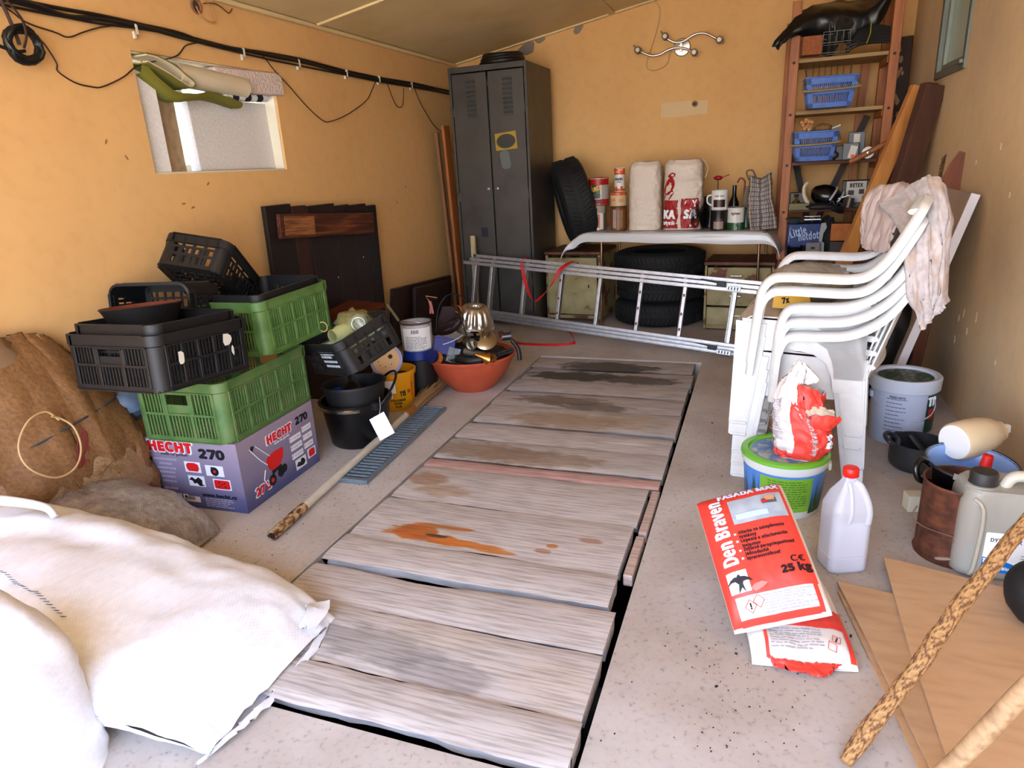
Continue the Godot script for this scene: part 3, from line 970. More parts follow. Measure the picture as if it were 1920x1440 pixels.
func cables() -> void:
	var path := [Vector3(0, 1.835, -1.2), Vector3(0, 1.832, -1.856), Vector3(0, 1.822, -2.05), Vector3(0, 1.828, -2.2), Vector3(0, 1.838, -2.4), Vector3(0, 1.828, -2.6), Vector3(0, 1.816, -2.8), Vector3(0, 1.815, -3.2), Vector3(0, 1.813, -3.5), Vector3(0, 1.806, -3.9), Vector3(0, 1.805, -4.3), Vector3(0, 1.805, -4.8), Vector3(0, 1.80, -5.2), Vector3(0, 1.80, -5.55)]
	var blk := mat(Color(.05, .035, .03), .5)
	for k in 4:
		var pts := []
		for i in path.size():
			pts.append(path[i] + Vector3(LW + .012 + .006 * (k % 2), nz(i * 1.9, k * 11.0) * .022 + [.007, -.008, .0, -.014][k], 0))
		solo("wall_cable", MB.new().tube(spl(pts, 8), [.007, .008, .006, .005][k], 6), blk, ["uppermost dark cable of the bundle running along the orange wall above the window", "thick dark cable second from the top of the wall bundle", "dark cable in the middle of the wall bundle above the window", "thinnest and lowest dark cable of the wall bundle"][k], "cable", Vector3.ZERO, Vector3.ZERO, "bundled wall cables")
	var wt := mat(Color(.82, .78, .70), .5)
	for q in [[-2.36, 1.80], [-2.99, 1.79], [-3.43, 1.79], [-3.9, 1.785], [-4.29, 1.785], [-4.75, 1.787]]:
		var m := MB.new().at(Vector3(LW + .014, q[1] + .012, q[0]))
		m.box(Vector3(0, .016, 0), Vector3(.026, .012, .012), .003)
		m.box(Vector3(-.006, -.018, 0), Vector3(.012, .03, .014), .003)
		m.box(Vector3(.012, 0, 0), Vector3(.004, .036, .012), .0015)
		solo("cable_clip", m, wt, "pale plastic clip holding the wall cables " + {-2.36: "just left of the window", -2.99: "above the middle of the window", -3.43: "just right of the window", -3.9: "above the plank door's far half", -4.29: "between plank door and locker", -4.75: "nearest the locker"}[q[0]], "clip", Vector3.ZERO, Vector3.ZERO, "cable clips")
	var wire := func(pts: Array, label: String) -> void:
		var q := []
		for p in pts: q.append(Vector3(LW + .012, p.x, p.y))
		solo("thin_wire", MB.new().tube(spl(q, 10), .0028, 6), mat(Color(.16, .08, .05), .5), label, "wire")
	wire.call([Vector2(1.835, -1.6), Vector2(1.808, -1.82), Vector2(1.769, -1.898), Vector2(1.752, -2.0), Vector2(1.743, -2.05), Vector2(1.77, -2.12), Vector2(1.796, -2.193), Vector2(1.815, -2.27), Vector2(1.837, -2.338)], "thin brown wire sagging in a shallow curve right of the cable coil")
	wire.call([Vector2(1.74, -1.9), Vector2(1.711, -1.944), Vector2(1.648, -1.977), Vector2(1.62, -1.975), Vector2(1.587, -2.034), Vector2(1.578, -2.1), Vector2(1.582, -2.15), Vector2(1.626, -2.256), Vector2(1.673, -2.333), Vector2(1.70, -2.42), Vector2(1.739, -2.56), Vector2(1.79, -2.63), Vector2(1.813, -2.72)], "long thin wire drooping from the coil across the window corner")
	wire.call([Vector2(1.807, -3.148), Vector2(1.74, -3.23), Vector2(1.683, -3.32), Vector2(1.58, -3.47), Vector2(1.516, -3.6), Vector2(1.515, -3.68), Vector2(1.56, -3.863), Vector2(1.652, -4.101), Vector2(1.72, -4.19), Vector2(1.793, -4.266)], "thin wire hanging in a wide loop right of the window")
	wire.call([Vector2(1.802, -4.40), Vector2(1.70, -4.46), Vector2(1.643, -4.523), Vector2(1.66, -4.6), Vector2(1.776, -4.64)], "short narrow loop of wire hanging below the cables near the locker")
	wire.call([Vector2(1.795, -4.80), Vector2(1.70, -4.87), Vector2(1.612, -4.974), Vector2(1.54, -5.08), Vector2(1.503, -5.188), Vector2(1.5, -5.3)], "thin wire dropping from the cables to the back edge of the locker")
	# coil on its strap
	var coil := thing("cable_coil", "black cable coil hanging by a brown strap at the left end of the wall cables", "cable coil", Vector3(LW + .06, 1.684, -1.835))
	var rg := RandomNumberGenerator.new()
	rg.seed = 3
	var m := MB.new()
	var pts := []
	for k in 7 * 20:
		var a := TAU * k / 20.0
		var r := .052 + .012 * nz(k * .11) + .008 * sin(k * .37)
		pts.append(Vector3(.02 * nz(k * .13, 9.0), sin(a) * r * .95, cos(a) * r * 1.05))
	m.tube(pts, .0085, 6)
	obj("loops", m, mat(Color(.03, .03, .034), .4), coil)
	obj("strap", MB.new().tube(spl([Vector3(.0, -.01, .005), Vector3(.02, .03, .0), Vector3(.018, .08, .002), Vector3(-.03, .15, .01), Vector3(-.035, .155, .02), Vector3(-.02, .08, .016), Vector3(-.012, .03, .012), Vector3(-.008, 0, .012)], 8), .006, 8, false, true, .5), mat(Color(.20, .10, .06), .7), coil)
	solo("loose_cable_end", MB.new().tube(spl([Vector3(LW + .05, 1.69, -1.6), Vector3(LW + .06, 1.675, -1.72), Vector3(LW + .06, 1.66, -1.79), Vector3(LW + .062, 1.665, -1.83)], 8), .006, 6), blk, "stub of black cable reaching the coil from the frame edge", "cable")
	# broken junction at the top of the wall
	var j := thing("junction_hole", "round chipped junction hole with a pale wire loop high on the left wall", "junction box", Vector3(LW, 1.965, -2.74))
	obj("ring", MB.new().at(Vector3(.003, 0, 0), Vector3(0, 0, -90)).lathe([Vector2(.026, .0), Vector2(.032, .001), Vector2(.034, .006), Vector2(.026, .008), Vector2(.024, 0)], 20), mat(Color(.55, .38, .26), .9), j)
	obj("cavity", MB.new().at(Vector3(.001, 0, 0), Vector3(0, 0, -90)).lathe([Vector2(.026, .002), Vector2(0, .0022)], 16), mat(Color(.30, .20, .13), .9), j)
	obj("wire_loop", MB.new().tube(spl([Vector3(.006, 0, 0), Vector3(.015, -.035, -.01), Vector3(.02, -.055, -.05), Vector3(.02, -.05, -.09), Vector3(.015, -.01, -.10), Vector3(.01, .02, -.08), Vector3(.008, .03, -.06)], 8), .003, 6), mat(Color(.70, .50, .32), .6), j)
	obj("bare_wires", MB.new().tube(spl([Vector3(.006, .02, -.05), Vector3(.012, .03, -.11), Vector3(.006, .025, -.16), Vector3(.012, .005, -.2), Vector3(.004, .03, -.24)], 8), .003, 6), mat(Color(.40, .24, .15), .6), j)

func wall_lamp() -> void:
	var t := thing("wall_lamp", "chrome wall lamp with two wavy arms and four empty spot heads", "lamp", Vector3(-.624, 1.97, BW))
	var sat := mat(Color(.80, .77, .72), .28, 1.0)
	obj("base", MB.new().at(Vector3.ZERO, Vector3(90, 0, 0)).lathe([Vector2(.062, 0), Vector2(.062, .010), Vector2(.055, .018), Vector2(.02, .022), Vector2(0, .022)], 28), sat, t)
	obj("stem", MB.new().tube([Vector3(0, 0, .015), Vector3(0, 0, .085)], .012, 10), sat, t)
	obj("stem", MB.new().box(Vector3(0, -.005, .08), Vector3(.02, .07, .014), .004), sat, t)
	var arms := [[Vector3(-.112, .07, .09), Vector3(-.09, .05, .09), Vector3(-.04, .026, .085), Vector3(.02, .03, .085), Vector3(.09, .062, .085), Vector3(.16, .065, .088), Vector3(.23, .03, .09), Vector3(.268, .008, .09)],
		[Vector3(-.31, .0, .09), Vector3(-.27, -.022, .09), Vector3(-.21, -.046, .088), Vector3(-.15, -.042, .085), Vector3(-.09, -.018, .085), Vector3(-.03, -.010, .085), Vector3(.04, -.026, .086), Vector3(.096, -.056, .09)]]
	var dk := mat(Color(.10, .05, .03), .4)
	for a in arms:
		obj("arm", MB.new().tube(spl(a, 6), .0085, 8), sat, t)
		for e in [0, 7]:
			var p: Vector3 = a[e]
			var dir := Vector3(-.4 if e == 0 else .5, .5 if e == 0 else -.5, .75).normalized()
			var hd := obj("spot_head", MB.new().tube([p + Vector3(0, 0, -.012), p + Vector3(0, 0, .03)], .024, 16), dk, t)
			obj("socket", MB.new().tube([p + Vector3(0, 0, .028), p + Vector3(0, 0, .034)], .015, 14), mat(Color(.75, .66, .55), .4, .4), hd)
			obj("pin", MB.new().tube([p + dir * .02, p + dir * .062], .006, 8), mat(Color(.62, .48, .34), .6), hd)
	solo("lamp_wire", MB.new().tube(spl([Vector3(-.83, 2.30, BW + .01), Vector3(-.79, 2.24, BW + .012), Vector3(-.80, 2.14, BW + .012), Vector3(-.85, 1.98, BW + .015), Vector3(-.885, 1.88, BW + .015), Vector3(-.86, 1.838, BW + .02), Vector3(-.79, 1.835, BW + .02), Vector3(-.73, 1.87, BW + .02), Vector3(-.705, 1.95, BW + .02), Vector3(-.66, 1.985, BW + .02)], 8), .0035, 6), mat(Color(.78, .64, .42), .5), "pale wire looping from the ceiling down to the chrome wall lamp", "wire")

# ---------- back left: locker, boards, wooden panel ----------
func locker() -> void:
	var m := nmat([Color(.245, .235, .22), Color(.28, .268, .25), Color(.295, .282, .265)], Vector3(1.2, 1.2, 1.2), .42, .25)
	m.metallic_specular = .4
	var dk := mat(Color(.04, .04, .04), .9)
	var t := thing("locker", "tall dark grey metal locker with two narrow vented doors in the back corner", "locker", Vector3(-1.90, 0, -5.155))
	var W := .60
	var D := .59
	var H := 1.90
	var b := MB.new()
	var hd := D * .5
	b.box(Vector3(-W * .5 + .01, H * .5 + .02, 0), Vector3(.02, H - .04, D), .003)
	b.box(Vector3(W * .5 - .01, H * .5 + .02, 0), Vector3(.02, H - .04, D), .003)
	b.box(Vector3(0, H - .02, 0), Vector3(W - .04, .04, D), .003)
	b.box(Vector3(0, .10, 0), Vector3(W - .04, .04, D), .003)
	b.box(Vector3(0, H * .5 + .02, -hd + .008), Vector3(W - .04, H - .2, .012))
	b.box(Vector3(0, H * .5 + .02, 0), Vector3(.012, H - .2, D - .05))
	obj("body", b, m, t)
	var lg := MB.new()
	for x in [-.27, .27]:
		for z in [-.26, .26]: lg.box(Vector3(x, .04, z), Vector3(.04, .08, .04), .003)
	obj("feet", lg, m, t)
	for s in [-1, 1]:
		var dw := .268
		var cx = .1405 * s
		var d := MB.new()
		d.box(Vector3(cx, .985, hd - .008), Vector3(dw, 1.735, .016), .003)
		var door := obj("door", d, m, t)
		var lv := MB.new()
		for k in 8:
			for q in [-1, 1]:
				lv.at(Vector3(cx + .012 + q * .020, 1.79 - .031 * k, hd + .002), Vector3(28, 0, 0)).box(Vector3.ZERO, Vector3(.034, .016, .005), .002)
		obj("vent_louvres", lv, m, door)
		var ho := MB.new().box(Vector3(cx + .012, 1.68, hd + .0003), Vector3(.072, .26, .0012))
		obj("vent_recess", ho, mat(Color(.19, .19, .19), .5, .2), door)
		var hg := MB.new()
		for y in [.35, 1.0, 1.6]: hg.at(Vector3(cx + s * dw * .5, y, hd - .004)).tube([Vector3(0, -.03, 0), Vector3(0, .03, 0)], .006, 8)
		obj("hinge", hg, m, door)
		var lk := MB.new().at(Vector3(cx - s * .105, 1.05, hd + .001), Vector3(90, 0, 0)).lathe([Vector2(.011, 0), Vector2(.011, .004), Vector2(0, .005)], 14)
		obj("lock", lk, M.chrome, door)
		if s > 0:
			var st := obj("sticker", MB.new().at(Vector3(cx - .018, 1.38, hd + .0012), Vector3(0, 0, 3)).prism(PackedVector2Array([Vector2(-.083, -.060), Vector2(.083, -.060), Vector2(.08, .062), Vector2(-.082, .056)]), .0012), mat(Color(.62, .50, .06), .5), door)
			var el := PackedVector2Array()
			for k in 28: el.append(Vector2(cos(TAU * k / 28) * .074, sin(TAU * k / 28) * .05))
			obj("sticker_centre", MB.new().at(Vector3(cx - .018, 1.378, hd + .0022), Vector3(0, 0, 3)).prism(el, .001), mat(Color(.12, .13, .12), .45), st)
			var ring := MB.new()
			var rp := []
			for k in 28: rp.append(Vector3(cx - .018 + cos(TAU * k / 28) * .069, 1.378 + sin(TAU * k / 28) * .046, hd + .003))
			ring.tube(rp, .0012, 4, true)
			obj("sticker_ring", ring, mat(Color(.5, .42, .08), .5), st)
			obj("worn_spot", MB.new().at(Vector3(cx - .03, 1.25, hd + .0006), Vector3(0, 0, 8)).prism(rrect(.075, .13, .03), .0006), mat(Color(.33, .36, .345), .42), door)
		else:
			var tg := MB.new().at(Vector3(cx + .05, .735, hd + .002)).prism(rrect(.05, .07, .006), .004)
			obj("door_tag", tg, mat(Color(.04, .045, .10), .5), door)
	var coil := MB.new()
	for k in 3:
		var p := []
		for i in 30:
			var a := TAU * i / 30.0
			p.append(Vector3(cos(a) * (.155 - .012 * k), .022 + .022 * k + .005 * sin(a * 2 + k), sin(a) * (.15 - .01 * k)))
		coil.tube(p, .021, 10, true)
	solo("rubber_hose_coil", coil, M.black, "coiled black rubber hose lying on top of the grey locker", "hose", Vector3(-1.85, 1.90, -5.08))
	# strips of timber between the locker and the left wall
	solo("timber_strip", MB.new().box(Vector3(0, .76, 0), Vector3(.022, 1.52, .10), .003), M.orangewood, "reddish brown timber strip standing between the locker and the left wall", "board", Vector3(-2.245, 0, -4.93), Vector3(0, 0, 1.5))
	solo("timber_strip", MB.new().box(Vector3(0, .74, 0), Vector3(.03, 1.48, .035), .003), wood([Color(.42, .27, .15), Color(.55, .38, .22)], Vector3(6, .5, 6), .6, 7), "slim lighter batten standing left of the reddish strip by the locker", "board", Vector3(-2.32, 0, -4.96), Vector3(0, 0, 2.2))

func wood_panel() -> void:
	var t := thing("plank_door", "dark brown plank door leaning upright against the left wall under the window", "door panel", Vector3(-2.425, 0, -3.43), Vector3(0, 0, -1.2))
	var w := [.215, .13, .27, .16, .19, .12]
	var z := .535
	var cols := [[Color(.07, .035, .018), Color(.10, .05, .025)], [Color(.16, .065, .028), Color(.23, .10, .045)], [Color(.08, .035, .018), Color(.125, .055, .028)], [Color(.09, .04, .02), Color(.13, .06, .03)], [Color(.085, .036, .018), Color(.12, .055, .028)], [Color(.065, .03, .016), Color(.095, .045, .022)]]
	for k in 6:
		var ht: float = 1.075 - .012 * k - (.004 if k % 2 else 0.0)
		var m := MB.new().box(Vector3(0, ht * .5, z - w[k] * .5), Vector3(.028 + .002 * (k % 3), ht, w[k] - .005), .003)
		obj("plank", m, wood(cols[k], Vector3(6, .35, 6), .55, 20 + k), t)
		z -= w[k]
	var bt := MB.new().box(Vector3.ZERO, Vector3(.024, .128, .93), .003)
	var o := obj("batten", bt, wood([Color(.20, .075, .025), Color(.30, .12, .045), Color(.55, .32, .15)], Vector3(7, 9, .6), .7, 31, .2), t, Vector3(.029, .935, .0), Vector3(-4.0, 0, 0))
	obj("splintered_face", MB.new().box(Vector3(.0126, .0, .30), Vector3(.003, .10, .26), .001), wood([Color(.30, .13, .05), Color(.58, .36, .18), Color(.66, .44, .24)], Vector3(7, 14, .8), .85, 33, .3), o)
	for k in 5:
		obj("nail", MB.new().at(Vector3(.019, [.5, .45, .62, .33, .7][k], [.28, .1, -.03, -.2, -.33][k]), Vector3(0, 0, -90)).lathe([Vector2(.006, 0), Vector2(.006, .002), Vector2(0, .003)], 8), M.chrome, t)
	solo("dark_board", MB.new().box(Vector3(0, .21, 0), Vector3(.03, .42, .95), .004), M.darkwood, "wide dark stained board standing low against the left wall near the locker", "board", Vector3(-2.40, 0, -4.46), Vector3(-3.5, 0, -6))
	solo("dark_board", MB.new().box(Vector3(0, .20, 0), Vector3(.035, .40, .6), .012), wood([Color(.10, .05, .025), Color(.19, .10, .05)], Vector3(5, .6, 5), .6, 8), "second dark board with rounded corner propped in front of the wider one", "board", Vector3(-2.335, 0, -4.5), Vector3(-4, 0, -4))
	solo("brown_board", MB.new().box(Vector3.ZERO, Vector3(.26, .022, .56), .004), wood([Color(.22, .08, .03), Color(.36, .15, .06), Color(.42, .19, .08)], Vector3(6, 6, .6), .6, 9), "reddish brown board laid flat in front of the plank door", "board", Vector3(-2.25, .43, -3.25), Vector3(4, 0, -4))
	solo("brown_chest", MB.new().box(Vector3(0, .20, 0), Vector3(.24, .40, .52), .01), M.darkwood, "low dark wooden chest under the reddish brown board", "chest", Vector3(-2.26, 0, -3.25))

# ---------- crates ----------
func bars(mb: MB, S: float, H: float, r: float, style: int, handle: bool) -> void:  # openwork of one wall, in x (length) and y, outside towards +z
	var n := int(S / .0145)
	for k in n:
		var x := -S * .5 + S * (k + .5) / n
		if style == 1:
			mb.box(Vector3(x, H * .5 - .01, 0), Vector3(.0055, H - .05, .004))
		elif handle and absf(x) < .062:
			mb.box(Vector3(x, H * .28, 0), Vector3(.0065, H * .46, .005))
		else:
			mb.box(Vector3(x, (H - .045) * .5, 0), Vector3(.0065, H - .045, .005))

func crate(called: String, label: String, L: float, W: float, H: float, m: Material, pos: Vector3, turn: Vector3, style := 0, group := "") -> Node3D:
	var t := thing(called, label, "crate", pos, turn, group)
	var r := .038
	# corner posts
	for k in 4:
		var sx: int = [1, -1, -1, 1][k]
		var sz: int = [1, 1, -1, -1][k]
		var c := MB.new().at(Vector3((L * .5 - r) * sx, 0, (W * .5 - r) * sz))
		c.lathe([Vector2(r - .004, 0), Vector2(r, .003), Vector2(r, H - .04), Vector2(r + .006, H - .036), Vector2(r + .006, H - .002), Vector2(r - .004, H), Vector2(r - .004, .003)], 6, k * PI * .5, (k + 1) * PI * .5)
		obj("corner_post", c, m, t)
	for k in 4:
		var S := (L if k % 2 == 0 else W) - 2.0 * r
		var off := (W if k % 2 == 0 else L) * .5 - .003
		var short := (k % 2 == 0) == (L < W)
		var x := Transform3D(Basis(Vector3.UP, [0, PI * .5, PI, -PI * .5][k]), Vector3.ZERO) * Transform3D(Basis.IDENTITY, Vector3(0, 0, off))
		var p := MB.new().xf(x)
		p.box(Vector3(0, H - .021, .0015), Vector3(S, .042, .005), .0015)
		p.box(Vector3(0, H - .040, .006), Vector3(S + .01, .004, .012))
		p.box(Vector3(0, H - .002, .005), Vector3(S + .01, .004, .012))
		p.box(Vector3(0, .010, .001), Vector3(S, .02, .006), .0015)
		p.box(Vector3(0, .002, .005), Vector3(S, .004, .010))
		if style == 0:
			p.box(Vector3(0, H * .46, .004), Vector3(S, .010, .007), .002)
			var q := 3 if short else 5
			for i in q + 1:
				var xx := -S * .5 + S * i / q
				if i == 0: xx += .006
				if i == q: xx -= .006
				p.box(Vector3(xx, H * .5 - .01, .003), Vector3(.013, H - .05, .007), .002)
			if short:
				p.box(Vector3(-.066, H * .64, .003), Vector3(.009, H * .34, .008), .002)
				p.box(Vector3(.066, H * .64, .003), Vector3(.009, H * .34, .008), .002)
				p.box(Vector3(0, H * .55, .0), Vector3(.13, H * .14, .004), .001)
				p.box(Vector3(0, H - .045, .006), Vector3(.13, .005, .012), .001)
		else:
			p.box(Vector3(0, H * .40, .002), Vector3(S, .012, .005), .001)
			p.box(Vector3(0, H * .62, .002), Vector3(S, .010, .005), .001)
			p.box(Vector3(0, H * .2, .0), Vector3(S * .42, H * .36, .004), .001)
			for i in 5:
				p.box(Vector3(-S * .5 + .006 + (S - .012) * i / 4.0, H * .5, .001), Vector3(.012, H - .03, .006), .001)
		var pn := obj("side_wall", p, m, t)
		var sl := MB.new().xf(x)
		if style == 0: bars(sl, S, H, r, 0, short)
		else:
			for i in int(S / .03):
				var xx := -S * .5 + .03 * (i + .5)
				sl.box(Vector3(xx, H * .31, 0), Vector3(.014, H * .60, .004))
		var so := obj("slats", sl, m, pn)
		so.set_meta("kind", "stuff")
	var b := MB.new()
	var nx := int(L / .035)
	var nz_ := int(W / .035)
	for i in nx: b.box(Vector3(-L * .5 + L * (i + .5) / nx, .004, 0), Vector3(.009, .006, W - .03))
	for i in nz_: b.box(Vector3(0, .0045, -W * .5 + W * (i + .5) / nz_), Vector3(L - .03, .005, .009))
	for k in 4:
		b.box(Vector3([0, 0, L * .5 - .02, -L * .5 + .02][k], .004, [W * .5 - .02, -W * .5 + .02, 0, 0][k]), Vector3(L - .03 if k < 2 else .03, .007, .03 if k < 2 else W - .03))
	obj("bottom_grid", b, m, t).set_meta("kind", "stuff")
	return t

func crates() -> void:
	var gm := nmat([Color(.27, .40, .17), Color(.34, .47, .23), Color(.38, .50, .27)], Vector3(3, 3, 3), .5)
	var gm2 := nmat([Color(.25, .37, .17), Color(.31, .43, .22), Color(.40, .45, .27)], Vector3(3, 3, 3), .5)
	var bm: Material = M.crate
	crate("plastic_crate", "green slatted plastic crate standing on the printed cardboard box", .405, .55, .235, gm2, Vector3(-1.995, .287, -2.03), Vector3(0, 2.9, 0))
	crate("plastic_crate", "green slatted plastic crate stacked above the other green one, beside the black crates", .36, .47, .22, gm, Vector3(-2.01, .532, -2.335), Vector3(1.5, .3, .3))
	var c3 := crate("plastic_crate", "large scratched black slatted crate with torn white stickers on top of the lower green crate", .41, .42, .19, bm, Vector3(-1.985, .545, -1.745), Vector3(-4.0, -1.0, 1.0))
	var st := mat(Color(.82, .80, .74), .8)
	for s in [[.207, .10, .12, .012, .02], [.207, .125, -.09, .022, .018], [.207, .085, -.11, .006, .016]]:
		var pg := PackedVector2Array()
		for i in 9:
			var a := TAU * i / 9.0
			pg.append(Vector2(cos(a) * s[3], sin(a) * s[4]) * (1.0 + .7 * nz(i * 3.3, s[2] * 50.0)))
		obj("torn_sticker", MB.new().at(Vector3(s[0] + .005, s[1], s[2]), Vector3(0, 90, 0)).prism(pg, .001), st, c3)
	crate("plastic_crate", "black crate nested inside the large black one with its rim standing proud", .37, .37, .17, bm, Vector3(-1.99, .595, -1.75), Vector3(-4.0, -1.0, 1.0))
	crate("plastic_crate", "black crate tucked inside the upper green crate, rim just showing", .32, .42, .22, bm, Vector3(-2.012, .556, -2.335), Vector3(1.5, .3, .3))
	crate("plastic_crate", "topmost black crate tipped up on its end above the pile", .28, .34, .15, bm, Vector3(-2.245, .775, -2.26), Vector3(-38, 20, -13), 1)
	crate("plastic_crate", "black crate lying on its side behind the rim of the large black crate", .34, .16, .20, bm, Vector3(-2.25, .735, -2.13), Vector3(82, 10, 0), 1)
	# flower pot resting in the nested crate
	var pot := thing("flower_pot", "dark round flower pot with terracotta inside tilted in the black crate", "pot", Vector3(-2.10, .712, -1.80), Vector3(-4, 0, 4))
	obj("outer_wall", MB.new().lathe([Vector2(0, 0), Vector2(.10, 0), Vector2(.135, .075), Vector2(.14, .08), Vector2(.136, .083)], 36), mat(Color(.07, .055, .05), .6), pot)
	obj("inner_wall", MB.new().lathe([Vector2(.136, .083), Vector2(.130, .078), Vector2(.118, .05), Vector2(0, .045)], 36), mat(Color(.42, .17, .09), .7), pot)
	# tilted crate of jars
	var tc := crate("plastic_crate", "black openwork crate full of glass jars, tipped on the black bucket", .40, .28, .15, bm, Vector3(-1.655, .432, -2.455), Vector3(18.9, -26.5, 9.8), 1)
	var pl := MB.new()
	var ink := mat(Color(.72, .73, .75), .7)
	letters(pl, "TU TERMINUS DORST", .014, .13, face_xf(Vector3(.075, .105, .143), Vector3.RIGHT, Vector3.UP), 2)
	for k in 3: lines(pl, Rect2(.01, .02 + .022 * k, .13, .014), 1, face_xf(Vector3(0, .018, .1435), Vector3.RIGHT, Vector3.UP), 40 + k, .8)
	obj("label_panel", MB.new().box(Vector3(.075, .065, .1415), Vector3(.16, .11, .002)), bm, tc)
	obj("print", pl, ink, tc)
	var glass := clear(Color(.85, .9, .82), .42, .06)
	var gl2 := clear(Color(.8, .8, .55), .5, .08)
	var tf: Transform3D = tc.transform
	var spots := [[-.13, .03, .06, 80, 20], [-.05, .035, .05, 85, -30], [.03, .035, -.02, 70, 40], [-.10, .06, -.05, 75, 80], [.10, .04, .03, 85, 10], [.13, .05, -.06, 80, -50], [-.02, .085, .0, 78, 15], [.02, .09, -.08, 82, 60]]
	for k in spots.size():
		var s = spots[k]
		var j := thing("glass_jar", ["jar with brown lid at the low left end of the tipped crate", "clear jar second from the left in the tipped crate", "yellowish jar low in the middle of the tipped crate", "clear jar at the back left of the tipped crate", "jar with greenish lid at the right end of the tipped crate", "clear jar at the back right of the tipped crate", "yellowish jar lying on top at the middle of the tipped crate", "clear jar lying on top at the back of the tipped crate"][k], "jar", tf * Vector3(s[0], s[1] + .04, s[2]), Vector3.ZERO, "glass jars in the tipped crate")
		j.basis = tf.basis * Basis.from_euler(Vector3(deg_to_rad(s[3]), deg_to_rad(s[4]), 0))
		obj("body", MB.new().lathe([Vector2(0, -.055), Vector2(.034, -.055), Vector2(.038, -.048), Vector2(.038, .02), Vector2(.030, .036), Vector2(.03, .052), Vector2(.027, .052), Vector2(.027, .034), Vector2(.035, .018), Vector2(.035, -.046), Vector2(0, -.051)], 20), glass if k % 2 else gl2, j)
		if k in [0, 4]:
			obj("lid", MB.new().lathe([Vector2(.032, .04), Vector2(.032, .056), Vector2(0, .057)], 20), mat([Color(.55, .25, .1), Color(.6, .6, .5)][k / 4], .4, .3), j)
	var lid := thing("wire_bail", "small cream rubber ring sticking up among the glass jars", "ring", tf * Vector3(-.12, .17, .02))
	var rp := []
	for k in 20: rp.append(Vector3(cos(TAU * k / 20) * .022, sin(TAU * k / 20) * .022, 0))
	obj("ring", MB.new().tube(rp, .0028, 6, true), mat(Color(.75, .62, .42), .5), lid)
	var blanket := MB.new()
	blob(blanket, Vector3.ZERO, Vector3(.085, .05, .07), .4, 3.0, 3.0, 24, 14, .8)
	solo("crumpled_plastic", blanket, clear(Color(.62, .58, .36), .45, .2), "crumpled yellowish clear plastic behind the glass jars", "plastic bag", tf * Vector3(-.03, .13, -.09))

